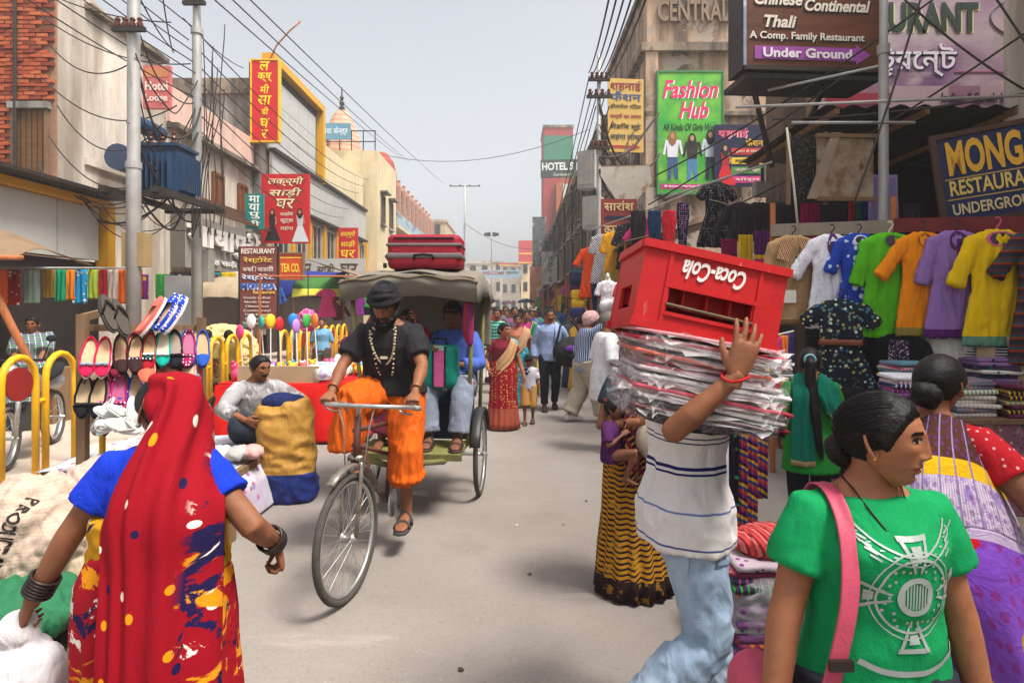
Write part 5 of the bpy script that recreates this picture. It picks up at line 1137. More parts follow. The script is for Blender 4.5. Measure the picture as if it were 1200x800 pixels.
# ================================================================== stalls and goods
PAL = ['c01f3a', 'e07a1a', '0f7f78', '2a4f9c', '7a2a7c', 'd8b21c', 'c83a7c', '2f8a3a', 'e6e0d4', '8a1c28', '1b1c3a', '38a0b8', '5a2a1a', 'd45a8c']
FLORAL = lambda b, cols, s=26, r_=.36: cloth(b, (('flor', s*2.2, r_*.8, cols), ('noise', s*.5, .60, .05, cols[0], .5), ('flor', s*.8, .22, cols[1:]+cols[:1])))
def print_on(p, garment_o, name, mb, m, org, ux, uy, view, sub=2, off=.003):
    """Flat print shapes (2D in mb: x,z) laid on a garment by projecting along view."""
    g = garment_o.data; bv = BVHTree.FromPolygons([v.co for v in g.vertices], [tuple(q.vertices) for q in g.polygons])
    bm = bmesh.new(); vs_ = [bm.verts.new(v) for v in mb.v]
    for q in mb.f:
        try: bm.faces.new([vs_[i] for i in q])
        except ValueError: pass
    for _ in range(sub): bmesh.ops.subdivide_edges(bm, edges=[e for e in bm.edges if e.calc_length() > .014], cuts=1, use_grid_fill=True)
    org, ux, uy, view = Vector(org), Vector(ux).normalized(), Vector(uy).normalized(), Vector(view).normalized()
    for v in bm.verts:
        q = org+ux*v.co.x+uy*v.co.z; h = bv.ray_cast(q-view*.5, view, 2.)
        v.tag = h[0] is None; v.co = (h[0]+h[1]*off) if h[0] is not None else q
    bmesh.ops.delete(bm, geom=[v for v in bm.verts if v.tag], context='VERTS')
    me = bpy.data.meshes.new(name); bm.to_mesh(me); bm.free(); me.materials.append(m); o = bpy.data.objects.new(name, me); return link_(o, p.o)
def flat(polys):
    mb = MB()
    for q in polys: mb.add([(x, 0, z) for x, z in q], [tuple(range(len(q)))])
    return mb
def ringpoly(cx, cz, r0, r1, a0=0., a1=360., n=36):
    out = []
    for i in range(n):
        a, b = R(a0+(a1-a0)*i/n), R(a0+(a1-a0)*(i+1)/n); out.append([(cx+r0*math.cos(a), cz+r0*math.sin(a)), (cx+r1*math.cos(a), cz+r1*math.sin(a)), (cx+r1*math.cos(b), cz+r1*math.sin(b)), (cx+r0*math.cos(b), cz+r0*math.sin(b))])
    return out
# ---- garment shapes (each built once, shared by its copies)
GM = {}
def shape(kind, seed=0):
    key = (kind, seed)
    if key in GM: return GM[key]
    mb = MB(); n = 22
    def ringz(z, w, d, x=0): return [Vector((x+w*math.cos(a), d*math.sin(a), z)) for a in [2*math.pi*j/n for j in range(n)]]
    if kind in ('kurta', 'dress', 'top', 'cardigan', 'kurta_long'):
        L, W, hem = {'kurta': (.84, .185, .24), 'kurta_long': (.98, .18, .25), 'dress': (.86, .17, .30), 'top': (.56, .185, .205), 'cardigan': (.58, .20, .23)}[kind]
        waist = .155 if kind in ('dress', 'kurta_long') else W*.92
        mb.loft([ringz(.0, .075, .035), ringz(-.02, .13, .045), ringz(-.05, W, .06), ringz(-.20, W*.97, .075), ringz(-.42 if L > .6 else -.35, waist, .065), ringz(-L*.75, lerp(waist, hem, .6), .06), ringz(-L, hem, .055)])
        sl = {'kurta': .34, 'kurta_long': .30, 'dress': .16, 'top': .42, 'cardigan': .46}[kind]; an_ = {'dress': .7}.get(kind, .42)
        for sg in (1, -1):
            a = an_+.22*math.sin(seed*2.3+sg*1.4); d = Vector((sg*math.sin(a), .05, -math.cos(a)))
            pts = [Vector((sg*.10, 0, -.065)), Vector((sg*.165, 0, -.085)), Vector((sg*.165, 0, -.085))+d*sl*.5, Vector((sg*.165, 0, -.085))+d*sl]; mb.tube(pts, [.048, .055, .055, .060], 12)
    elif kind == 'pants':
        mb.loft([ringz(0, .16, .05), ringz(-.12, .18, .07), ringz(-.24, .17, .07)])
        for sg in (1, -1): mb.tube([(sg*.085, 0, -.18), (sg*.09, 0, -.45), (sg*.085, 0, -.95)], [.09, .08, .06], 12)
    elif kind == 'leggings': mb.loft([ringz(0, .11, .03), ringz(-.2, .13, .04), ringz(-.6, .09, .035), ringz(-.98, .06, .03)])
    elif kind == 'mannequin':
        mb.loft([ringz(0, .05, .05), ringz(-.05, .06, .055), ringz(-.09, .15, .08), ringz(-.14, .19, .10), ringz(-.28, .17, .125), ringz(-.42, .135, .10), ringz(-.58, .175, .125), ringz(-.66, .17, .12)])
        for sg in (1, -1): mb.tube([(sg*.15, 0, -.13), (sg*.21, .0, -.26), (sg*.24, -.02, -.38)], [.06, .058, .055], 10)
    v, f = remesh(mb, .012, 2)
    v[:, 1] *= .62; v = wrinkle(v, f, .013, (15, 9, 3.0), seed*7+3, .9); v = wrinkle(v, f, .007, (30, 26, 9), seed*5+1, .8)
    me = bpy.data.meshes.new(kind); me.from_pydata([tuple(q) for q in v], [], f); me.polygons.foreach_set('use_smooth', np.ones(len(f), dtype=bool)); me.materials.append(BLACK); GM[key] = me; return me
HANGM = None
def hang(kind, label, loc, rz, m, s=1., group=None, name=None, hanger=True, seed=0, sx=1., tilt=0., hc='2a2a2e', drop=.16):
    global HANGM
    o = bpy.data.objects.new(name or kind, shape(kind, seed)); o.location = loc; o.rotation_euler = (0, tilt, rz); o.scale = (s*sx, s, s)
    link_(o, None, label, 'clothing', group); o.material_slots[0].link = 'OBJECT'; o.material_slots[0].material = m
    if hanger:
        mb = MB(); mb.tube([(0, 0, -.01), (0, 0, .03), (.02, 0, .05), (.03, 0, .075), (.015, 0, .10), (-.01, 0, .095)], .007, 6); mb.tube([(-.13, 0, -.05), (0, 0, .0), (.13, 0, -.05)], .009, 6)
        mb.build('hanger', paint(hc), o, True)
    return o
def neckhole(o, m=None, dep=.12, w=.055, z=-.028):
    """Neckline on the front of a hanging garment: a dark patch painting the shade inside the collar, and a trim round it."""
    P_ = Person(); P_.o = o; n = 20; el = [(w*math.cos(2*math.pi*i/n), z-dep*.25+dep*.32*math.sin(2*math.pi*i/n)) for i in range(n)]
    print_on(P_, o, 'neck_shade', flat([el]), cloth('4a4048'), (0, -.05, 0), (1, 0, 0), (0, 0, 1), (0, 1, 0), 2, .003)  # flat dark patch, shade of the neck opening put into its colour
    tr_ = [[el[i], (el[i][0]*1.25, (el[i][1]-z+dep*.25)*1.25+z-dep*.25), (el[(i+1) % n][0]*1.25, (el[(i+1) % n][1]-z+dep*.25)*1.25+z-dep*.25), el[(i+1) % n]] for i in range(n)]
    print_on(P_, o, 'neck_trim', flat(tr_), m, (0, -.05, 0), (1, 0, 0), (0, 0, 1), (0, 1, 0), 1, .005)
    if dep > .15: print_on(P_, o, 'placket', flat([[(-.014, -.06), (.014, -.06), (.014, -.10-dep), (-.014, -.10-dep)]]), m, (0, -.05, 0), (1, 0, 0), (0, 0, 1), (0, 1, 0), 3, .005)
# ---- right stall: front rail with kurtas ------------------------------------------------------------------------------
ra, rb_ = at(905, 272, 6.1), at(1235, 262, 5.1)
def rail(t): return lerp(ra, rb_, t)
o = empty('stall_rail', ra, 0, 'wooden and red beam carrying the row of bright kurtas', 'rail')
d_ = rb_-ra; MB().bar((0, .03, .02), d_*.48+V(0, .03, .02), .045, .12).build('beam', mat('pale_plank', '8f8272', .8, .25, (10, 10, 2), .2), o); MB().bar(d_*.482+V(0, .03, .03), d_+V(0, .03, .0), .05, .13).build('beam', mat('red_beam', '6f2226', .7, .25, 8, .1), o)
for t in (.02, .5, .98): MB().tube([d_*t+V(0, .1, .3), d_*t+V(0, .1, -ra.z)], .028, 8).build('post', BAMBOO, o)
RZ = math.atan2(d_.y, d_.x)
KU = [(.062, 'kurta', 'tan kurta with striped collar flaps and green tie, first on the rail', cloth('b08f68', (('stripe', 2, 90, .4, 'a37f58'), ('band', 2, -1, -.80, '7a5a3c'))), 1.02),
      (.215, 'kurta', 'white printed kurta with purple placket beside the tan one', cloth('e4e2ea', (('flor', 34, .16, ['8a86c0', 'b0a8d0']),)), 1.05),
      (.318, 'kurta_long', 'blue and white block-print kurta on the rail', cloth('2343a8', (('dots', 13, .36, 'c9d2ee', .35),)), .98),
      (.430, 'kurta', 'lime green kurta hanging between block-print and orange kurtas', cloth('58b41a'), 1.13),
      (.545, 'kurta', 'orange kurta with patterned hem border on the rail', cloth('ec8a0c', (('band', 2, -1, -.775, '8a7a3a'),)), 1.10),
      (.655, 'kurta', 'lilac kurta with purple dotted neck and hem', cloth('8f6fae', (('band', 2, -1, -.78, '5a1f6a'),)), 1.10),
      (.790, 'kurta', 'yellow kurta with pink neck and cuffs on the rail', cloth('e6bd0a', (('band', 2, -1, -.775, '5f8f78'),)), 1.17),
      (.925, 'kurta_long', 'dark striped kurta at the right end of the rail', cloth('3a2f3a', (('multi', 2, 11, ['3a2030', '8a3a1c', '1f4a58', '5a2a2a', '23303a']),)), 1.15)]
KO = []
for i, (t, kd, lab, m, s_) in enumerate(KU):
    KO.append(hang(kd, lab, rail(t)+V(0, -.12, -.06), RZ+R(24+rnd.uniform(-4, 4)), m, s_*.98, 'kurtas on the front rail', 'kurta', True, i, sx=(1.05, .92, .95, 1.0, .9, .96, 1.04, .95)[i], hc=('2a2a2e', '2a2a2e', '2a2a3e', 'd8d0b0', '2a2a2e', '2a2a2e', 'c05070', 'd0b040')[i]))
ST = cloth('c9a878', (('multi', (1, 0, .4), 28, ['c9a878', '8a2a30', 'd8c090', '3a4a5a', 'c0702a']),))
for sg in (1, -1): MB().prism([(sg*.02, -.02), (sg*.14, -.05), (sg*.17, -.22), (sg*.06, -.25)], (0, -.01, 0), (0, -.075, 0)).build('collar_flap', ST, KO[0])
MB().tube([(0, -.09, -.2), (.01, -.10, -.3), (-.01, -.10, -.42)], .010, 6).build('tie', cloth('1f6a4a'), KO[0]); MB().prism([(-.12, -.52), (.02, -.52), (.02, -.64), (-.12, -.64)], (0, -.004, 0), (-.03, -.11, 0)).build('price_card', paint('d8d4c8'), KO[0])
neckhole(KO[1], m=cloth('5a1f7a'), dep=.26, w=.045); neckhole(KO[2], m=cloth('d9deee')); neckhole(KO[3], m=cloth('4fa018'), dep=.14); neckhole(KO[4], m=cloth('c8700a'), dep=.16); neckhole(KO[5], m=cloth('5a1f6a'), dep=.2); neckhole(KO[6], m=cloth('d4648a'), dep=.14, w=.085)
for o_ in (KO[6],):
    pass
# second row: tops shown on hangers below and behind
R2 = [(985, 352, 5.5, 'dress', 'navy floral dress with brown leather belt hanging under the rail', cloth('1c2430', (('flor', 30, .34, ['d8dcc8', '3f6f8a', 'b8a050', '7a8f7a']),)), 1.06), (1052, 392, 5.35, 'cardigan', 'black cardigan over a floral top under the rail', cloth('121015'), 1.05), (1103, 388, 5.3, 'top', 'white lace long-sleeved top hanging under orange kurta', cloth('d8d2c6', (('dots', 60, .3, 'b8b0a4', .4),)), 1.0),
      (1137, 388, 5.25, 'top', 'royal blue top beside an orange shirt under the rail', cloth('1c2f86'), 1.0), (1150, 386, 5.2, 'cardigan', 'orange open shirt hanging beside the blue top', cloth('c8623a'), .96), (1172, 388, 5.1, 'top', 'black and white striped top with beige waistcoat', cloth('d8d4cc', (('stripe', 2, 42, .5, '1c1c22'),)), .98), (1215, 386, 5.0, 'cardigan', 'navy jacket at the edge of second clothes row', cloth('16284a'), 1.0)]
O2 = []
for i, (px, py, Y, kd, lab, m, s_) in enumerate(R2): O2.append(hang(kd, lab, at(px, py, Y+.12), RZ+R(rnd.uniform(-6, 6)), m, s_, 'second row of clothes', {'cardigan': 'cardigan', 'top': 'top', 'dress': 'dress'}[kd], True, i+20))
rbox(MB(), (0, 0, -.36), (.335, .165, .05), .015).build('belt', mat('brown_leather', '7a3f24', .5, .2, 9), O2[0], True)
MB().prism([(-.06, -.04), (.07, -.04), (.10, -.5), (-.10, -.5)], (0, -.01, 0), (0, -.082, 0)).build('inner_top', FLORAL('2a1c34', ['c9a8b8', '8a5a7a', 'd8ccd0'], 40), O2[1])
for sg in (1, -1): MB().prism([(sg*.03, -.03), (sg*.17, -.06), (sg*.18, -.50), (sg*.08, -.53)], (0, -.012, 0), (0, -.085, 0)).build('waistcoat', cloth('b09a78'), O2[5])
# bust forms in front: black floral scarf etc. and skirts below the dress
hang('dress', 'black frilled skirt and top low on the stall front', at(1000, 455, 5.2), RZ, cloth('17151c'), .9, None, 'dress', True, 41)
# rear of the stall: dark cloth hangings, purple drapes, black patterned clothes
def drape(label, px0, px1, py0, py1, Y, m, name='hanging_cloth', group=None, folds=5., amp=.02, dy=0., taper=1., seed=None, cat='cloth', rows_=5, slant=0.):
    a, b, c = at(px0, py0, Y), at(px1, py0, Y+dy), at(px0, py1, Y); h = a.z-c.z; w_ = (b-a); org = (a+b)/2; s_ = seed if seed is not None else rnd.random()*40
    rows = [[w_*((u-.5)*lerp(1, taper, k_/(rows_-1)))+V(slant*k_/(rows_-1), 0, -h*k_/(rows_-1)) for u in (0, .33, .66, 1)] for k_ in range(rows_)]
    return sheet(name, m, rows, None, 18, 3, amp, folds, s_, solid=.006, loc=org, label=label, cat=cat, group=group)
for px0, px1, py0, py1, Y, c_, lab in ((1018, 1032, 205, 268, 6.9, '8f7fae', 'lilac net drape left of the silver pole'), (1036, 1052, 205, 268, 6.9, '9a8ab8', 'lilac net drape right of the silver pole'), (938, 960, 235, 300, 7.3, '8f1048', 'magenta cloth hung in the dark stall back'), (995, 1002, 235, 275, 7.2, '8a2028', 'narrow red cloth in the stall back'), (1003, 1010, 235, 275, 7.2, '1f6a5a', 'narrow green cloth in the stall back'), (1010, 1018, 235, 275, 7.2, '20307a', 'narrow blue cloth in the stall back'), (1060, 1080, 238, 275, 7.2, '3a2a3a', 'dark purple cloth near the blue board'), (866, 882, 275, 330, 7.6, 'c9a018', 'yellow and red drape behind the crate'), (884, 906, 270, 335, 7.6, '5a1f5a', 'purple banded drape behind the crate'), (906, 922, 275, 330, 7.6, '1a4a3a', 'dark green drape beside the tan kurta'), (845, 864, 280, 330, 7.7, '7a1040', 'maroon drape under the dotted dress')):
    drape(lab, px0, px1, py0, py1, Y, cloth(c_, (('band', 2, -.45, -.35, 'c02860'), ('band', 2, -.35, -.30, 'd8b020')) if px0 in (866, 884) else (), var=.2))
for i, px in enumerate((868, 890, 912, 932, 962, 980)): hang('top', 'dark knitted top in the row at the stall back', at(px, 238, 7.8), 0, cloth('1e1a20' if i % 2 else '2a2024', (('stripe', 0, 50, .4, '3a3238'),)), .85, 'dark knitted tops', 'knitted_top', True, 50+i % 3)
o = empty('display_board', at(945, 198, 6.5), R(-4), 'black wire-mesh board leaning beside the rusty sheet', 'board'); MB().box((0, 0, 0), (.36, .03, .72)).build('panel', mat('black_mesh', '15120f', .8, .3, 30, layers=(('lines', 14, .012, '5a544c'),)), o); [MB().box((x, -.01, 0), (.03, .05, .76)).build('frame', WOOD, o) for x in (-.19, .19)]
o = empty('rusty_panel', at(990, 197, 6.45), R(3), 'old rust-stained white sheet board fixed over the stall', 'board'); MB().box((0, 0, 0), (.60, .03, .64)).build('panel', mat('rust_board', 'a3917c', .8, .25, 3, .1, layers=(('noise', 5, .52, .1, '6a442c', .8), ('noise', 9, .64, .04, '3a2a20', .7))), o); [MB().box((0, -.02, z), (.64, .05, .04)).build('frame', WOOD, o) for z in (.33, -.33)]; MB().prism([(-.42, -.33), (-.30, -.33), (-.06, .36), (-.16, .36)], (0, -.02, 0), (0, -.02, 0)).build('flap', mat('beige_flap', '9a8470', .85, .2), o)
for i, (px, py, w_, lab) in enumerate(((893, 222, .62, 'grey square box lamp on wall behind the dotted dress'),)):
    o = sign('wall_box', lab, at(px, py, 8.6), 0, .22, .2, mat('grey_box', '8a857a', .7, .2), .15, cat='box'); MB().tube([(0, 0, .1), (0, 0, .3)], .02, 6).build('stem', IRON, o)
o = empty('tarpaulin', at(905, 235, 7.9), 0, 'sagging pale tarpaulin strip behind the dotted dress', 'tarpaulin'); sheet('cover', mat('pale_tarp', 'a39a86', .8, .2, 4, wr=.3), [[V(-.75, .2, .05), V(-.2, .2, -.10), V(.3, .2, -.02), V(.75, .2, .22)], [V(-.75, -.1, -.02), V(-.2, -.1, -.2), V(.3, -.1, -.12), V(.75, -.1, .14)]], o, 20, 4, .01)
# stall table with folded stacks
o = empty('stall_table', at(1180, 560, 4.9)*1.0, 0, 'cloth-covered stall table piled with folded clothes', 'table'); o.location.z = 0
MB().box((.1, .15, .40), (2.3, 1.0, .8)).build('cloth_cover', FLORAL('8a5a6a', ['c9b8a8', '5a3a5a', '3f5a6a'], 14), o); MB().box((.1, .15, .815), (2.36, 1.06, .03)).build('top', WOOD, o)
STK = [('folded white and blue patterned garments', 1020, 300), ('folded purple and white garments', 985, 301), ('folded striped garments', 1150, 302), ('folded teal and pink garments', 1180, 303), ('folded dark garments', 1110, 304)]
fold_me = []
for k_ in range(4):
    mb = MB(); rbox(mb, (0, 0, 0), (.34, .26, .035), .014); v, f = np.array([tuple(q) for q in mb.v]), mb.f
    me = bpy.data.meshes.new('folded_garment'); me.from_pydata([(q[0]*(1+.06*rnd.uniform(-1, 1)), q[1], q[2]+.006*noise.noise(Vector(q)*12+V(k_*5, 0, 0))) for q in v], [], f); me.polygons.foreach_set('use_smooth', np.ones(len(f), dtype=bool)); me.materials.append(BLACK); fold_me.append(me)
def stack(label, base, n, cols, rz=0., group='folded clothes on the stall table', s=1., pats=True):
    r_ = empty('folded_stack', base, rz, label, 'clothes stack', group)
    for i in range(n):
        o_ = bpy.data.objects.new('folded_garment', fold_me[i % 4]); o_.location = (rnd.uniform(-.02, .02), rnd.uniform(-.02, .02), .018+i*.034*s); o_.rotation_euler = (rnd.uniform(-.04, .04), rnd.uniform(-.04, .04), rnd.uniform(-.12, .12)); o_.scale = (s, s, s); link_(o_, r_)
        c_ = rnd.choice(cols); o_.material_slots[0].link = 'OBJECT'; o_.material_slots[0].material = FC(c_)
_fc = {}
def FC(c_):
    if c_ not in _fc: _fc[c_] = cloth(c_, (('flor', 22, .22, [rnd.choice(PAL), rnd.choice(PAL)]),), key='folded_'+c_) if rnd.random() < .5 else cloth(c_, (('stripe', 0, 30, .3, rnd.choice(PAL)),), key='folded_'+c_)
    return _fc[c_]
tb_ = o.location
for i, (dx, dy, n_, cols, lab) in enumerate(((-.85, -.1, 9, ['e4e2ea', '2a2a6a', '6a4a8a', 'd8d4dc'], 'stack of white and violet folded clothes nearest the green kurta shopper'), (-.45, -.15, 8, ['d9d5cc', '7a7a8a', 'c9c0b8'], 'stack of pale folded clothes left on the table'), (-.05, -.2, 7, ['3a2a3a', '6a2a4a', '8a8a92'], 'stack of dark folded clothes mid table'), (.35, -.2, 10, ['e0dcd4', 'c9a0b0', '8a5a70', 'd0ccc4'], 'stack of white and pink striped folded clothes'), (.75, -.2, 10, ['c04a7a', '2a8a8a', 'd8d0c8'], 'stack of pink and teal folded clothes near the red sleeve'), (-.6, .3, 11, ['2a3a5a', '7a8a9a', 'b0a8a0'], 'back stack of blue grey folded clothes'), (.1, .3, 12, ['8a6a9a', 'e0d8d0', '4a3a5a'], 'back stack of mauve folded clothes'), (.6, .3, 12, ['c9785a', '8a2a3a', 'e0d4c4'], 'back stack of rust folded clothes'))): stack(lab, tb_+V(dx, dy, .83), n_, cols, rnd.uniform(-.2, .2))
# stack of packed saris in plastic on the ground, by the green t-shirt woman
o = empty('packet_stack', at(900, 765, 3.05)*1.0, 0, 'ground stack of plastic-wrapped saris with red bundle on top', 'packet stack'); o.location.z = 0
for i in range(13):
    mb = MB(); rbox(mb, (rnd.uniform(-.02, .02), rnd.uniform(-.02, .02), .025+i*.034), (.42+rnd.uniform(-.05, .05), .32, .034), .015); v, f = remesh(mb, .012, 1); mesh_obj('packet', wrinkle(v, f, .006, (10, 10, 30), i), f, FC(rnd.choice(['3a2440', '7a4a7a', 'b8a8b0', '2a2a3a', '8a3a5a', '4a4a6a'])), o, True)
mb = MB(); mb.ell((.02, 0, .50), (.20, .15, .075), 18, 10); v, f = remesh(mb, .010, 1); mesh_obj('red_bundle', wrinkle(v, f, .012, (26, 8, 20), 5), f, cloth('b0323a', (('multi', (1, .3, .2), 22, ['b0323a', 'c9706a', '8a1c2a', 'c04a44']),)), o, True)
mb = MB(); mb.ell((-.02, 0, .24), (.27, .20, .22), 18, 12); v, f = remesh(mb, .012, 1); mesh_obj('plastic_wrap', wrinkle(v, f, .022, (12, 12, 14), 8), f, PLASTIC, o, True)
# scarves hung along the stall's street edge (behind the crate carrier)
SCX = [(846, 512, 622, 'e8e6ee', 'white scarf with tassels'), (858, 500, 615, '1c1828', 'black scarf with coloured dots'), (868, 495, 640, '8a2a6a', 'multicoloured zigzag scarf'), (880, 490, 650, 'a8283a', 'red patterned scarf with tassels'), (892, 485, 600, '5a2a7a', 'purple patterned scarf'), (838, 520, 600, '7a3a5a', 'plum scarf')]
for i, (px, y0, y1, c_, lab) in enumerate(SCX):
    drape(lab+' hanging low on the stall edge', px-9, px+8, y0-40, y1-16, 4.55+.03*i, cloth(c_, (('dots', 14, .22, ['c02a6a', 'd8b020', '38a05a'], .6),) if i == 1 else (('multi', (.6, 0, 1), 8, ['8a2a6a', 'c04a3a', '2a4a8a', 'd8a030', '3a1a4a'], .8),) if i in (2, 3, 4) else ()), 'scarf', 'scarves on the stall edge', 3., .012, taper=.9)
for i in range(8):
    c_ = ['c02838', 'e8e4da', '1c1a22', 'd8a828', '2a8a4a', 'c83a7c', 'e07a2a', '3a2a6a'][i]
    drape('%s folded dupatta in the upper fan behind the plastic packets' % ['red', 'white', 'black', 'mustard', 'green', 'pink', 'orange', 'indigo'][i], 872+i*7.0, 881+i*7.0, 405-i*2, 440-i, 5.0, cloth(c_), 'dupatta', None, 2., .01)
    drape('%s folded dupatta in the lower fan behind the plastic packets' % ['crimson', 'cream', 'slate', 'ochre', 'emerald', 'rose', 'rust', 'violet'][i], 868+i*7.5, 878+i*7.5, 442, 478, 4.95, cloth(PAL[(i*5+3) % len(PAL)]), 'dupatta', None, 2., .01)
MB().tube([at(868, 402, 5.02), at(930, 388, 5.02)], .01, 6).build('display_rod', POLE, label='thin steel rod carrying the fan of dupattas', cat='rod'); MB().tube([at(860, 440, 4.97), at(932, 440, 4.97)], .01, 6).build('display_rod', POLE, label='lower steel rod carrying the second fan of dupattas', cat='rod')
# ---- right side, middle distance: clothes hung along the street -----------------------------------------------------
MID = [('kurta_long', 720, 272, 11.3, cloth('e09a0a', (('noise', (60, 60, 20), .5, .05, 'b88a30', .6), ('band', 2, -1.2, -.72, 'b39a4a'))), 1.0, 'mustard yellow long kurta hanging before the terrace', 'kurta'),
       ('leggings', 748, 247, 10.3, cloth('1e1a1a'), 1.05, 'dark trousers hanging right of the yellow kurta', 'trousers'), ('leggings', 767, 247, 9.8, cloth('16304f'), .85, 'dark blue jeans on the line', 'jeans'), ('leggings', 784, 247, 9.6, cloth('b81c2a'), .85, 'red trousers on the line beside jeans', 'trousers'), ('leggings', 800, 238, 9.3, cloth('181838', (('dots', 26, .26, 'c08aa0', .4),)), .75, 'navy dotted trousers on the line', 'trousers'),
       ('dress', 840, 214, 8.4, cloth('15121a', (('dots', 46, .22, 'b8b0b4', .3),)), 1.02, 'large black dress with white specks hanging high', 'dress'), ('kurta', 736, 262, 10.9, cloth('1c1c22', (('flor', 30, .2, ['8a8a8a', '5a5a5a']),)), .95, 'black printed kurta behind the yellow one', 'kurta'), ('top', 758, 255, 10.6, cloth('b82a6a'), .9, 'pink top half hidden by the dark trousers', 'top'),
       ('kurta_long', 706, 275, 11.8, cloth('d8d4d8', (('multi', (1, 0, 1), 20, ['e0dce0', '2a2a4a']),)), .95, 'black and white zigzag kurta edge', 'kurta'), ('kurta_long', 693, 290, 12.6, cloth('d8480f'), 1.05, 'orange kurta hanging at the end of row', 'kurta'), ('leggings', 697, 328, 12.2, cloth('1c2448'), .6, 'navy leggings below the orange kurta', 'leggings'),
       ('mannequin', 712, 326, 9.9, cloth('d6d2d4', (('flor', 40, .18, ['3a3a3a']),)), .72, 'white printed top on a bust form', 'top'), ('mannequin', 733, 327, 9.7, cloth('cc2f52'), .72, 'hot pink top on a bust form', 'top'), ('mannequin', 752, 325, 9.5, cloth('d8a8b0', (('flor', 40, .25, ['b02a4a']),)), .72, 'pink floral top on a bust form', 'top'), ('mannequin', 770, 320, 9.2, cloth('3a2440'), .74, 'dark purple top behind the crate', 'top')]
for i, (kd, px, py, Y, m, s_, lab, nm) in enumerate(MID):
    o_ = hang(kd, lab, at(px, py, Y), R(rnd.uniform(-15, 15)), m, s_, None, nm, kd != 'mannequin', i+60)
    if kd == 'mannequin': MB().lathe([(0, .12), (.03, .11), (.045, .05), (.045, -.03)], (0, 0, 0), 10).build('bust_neck', paint('d0c4b8'), o_, True); MB().tube([(0, 0, -.6), (0, 0, -1.55)], .02, 6).build('stand', IRON, o_)
    if px == 712: MB().ell((0, -.02, -.62), (.19, .15, .16), 14, 9).build('skirt', cloth('dcd8da'), o_, True)
MB().tube([at(690, 270, 12.8), at(760, 246, 10.2), at(860, 205, 8.2)], .014, 6).build('clothes_line', POLE, label='pale bamboo line carrying the high row of trousers', cat='line')
MB().box((0, 0, .45), (1.0, 2.6, .9)).build('goods_table', FLORAL('6a3a4a', ['c9a8a0', '3a3a6a', 'd8b060', 'e0d8d0'], 9, .42), None, loc=(2.55, 8.6, 0), label='cloth-draped goods table below the bust forms', cat='table')
# further stalls down the right side: every garment an object of its own
lay = 0
CLN = {'c01f3a': 'crimson', 'e07a1a': 'orange', '0f7f78': 'teal', '2a4f9c': 'blue', '7a2a7c': 'purple', 'd8b21c': 'yellow', 'c83a7c': 'pink', '2f8a3a': 'green', 'e6e0d4': 'white', '8a1c28': 'maroon', '1b1c3a': 'navy', '38a0b8': 'sky blue', '5a2a1a': 'brown', 'd45a8c': 'rose'}
for i in range(64):
    Y = 13+i*.62+rnd.uniform(-.2, .2); X = lerp(2.1, 2.9, rnd.random()) if Y > 15 else lerp(2.3, 3.2, rnd.random()); c_ = PAL[(i*5+rnd.randrange(3)) % len(PAL)]; kd = rnd.choice(('kurta', 'top', 'kurta_long', 'dress', 'leggings'))
    hang(kd, '%s garment in the dense hanging row of the shaded far stalls' % CLN[c_], (X, Y, rnd.choice((2.6, 2.0, 3.0, 1.5))+rnd.uniform(-.15, .15)), R(rnd.uniform(-50, 20)), FC(c_) if rnd.random() < .4 else cloth(c_), rnd.uniform(.8, 1.05), 'garments on the far right stalls', 'garment', Y < 22, 80+i % 5)
for i in range(6):
    Y = 12.5+i*5.6; r_ = empty('market_stall', (3.05, Y, 0), 0, ['market stall with striped goods behind the bust forms', 'market stall with maroon front further down the shade', 'market stall with teal front in shaded row', 'market stall with ochre front near the meter boxes', 'market stall with violet front far down the row', 'last market stall in the shaded row'][i], 'stall', 'stalls on the shaded side')
    MB().box((0, 0, .45), (1.2, 4.6, .9)).build('counter', FLORAL(['6a2a34', '2a4a4a', '7a5a2a', '4a2a5a', '5a3a2a', '2a3a5a'][i], ['c9a8a0', '8a3a5a', 'd8b060', 'e0d8d0', '2a6a7a'], 6, .45), r_)
    solidify(sheet('awning', mat('awning_%d' % i, ['7a6a58', '3f5a7a', '8a7a66', '6a6a62', '7a4a3a', '55606a'][i], .85, .2, 3, wr=.3), [[V(-1.2, -2.3, 2.75), V(-1.2, 0, 2.62), V(-1.2, 2.3, 2.75)], [V(0, -2.3, 3.05), V(0, 0, 2.95), V(0, 2.3, 3.05)], [V(1.0, -2.3, 3.4), V(1.0, 0, 3.35), V(1.0, 2.3, 3.4)]], r_, 14, 5, .02, 2.), .01)
    for y in (-2.2, 2.2): MB().tube([(-1.15, y, 0), (-1.15, y, 2.78)], .025, 6).build('post', BAMBOO, r_)
# backpacks hung at the stall
for i, (px, py, c_) in enumerate(((676, 326, '23304a'), (688, 328, '1c3a30'), (678, 345, 'c9a020'), (678, 356, 'b8901c'), (677, 366, '2a2a5a'))):
    o = empty('backpack', at(px, py, 13.0-.1*i), R(-20), ['dark blue backpack hung topmost', 'dark green backpack hung beside the blue', 'yellow bag under the blue backpack', 'ochre bag under the yellow one', 'navy bag lowest in the column'][i]+' at the bag stall', 'bag', 'bags on the stall'); mb = MB(); rbox(mb, (0, 0, 0), (.32, .2, .34 if i < 2 else .2), .06); mb.build('body', cloth(c_), o, True); rbox(MB(), (0, -.11, -.03), (.22, .06, .14), .02).build('pocket', cloth(c_), o, True); MB().tube([(-.05, 0, .16), (0, 0, .22), (.05, 0, .16)], .012, 6).build('strap', BLACK, o)

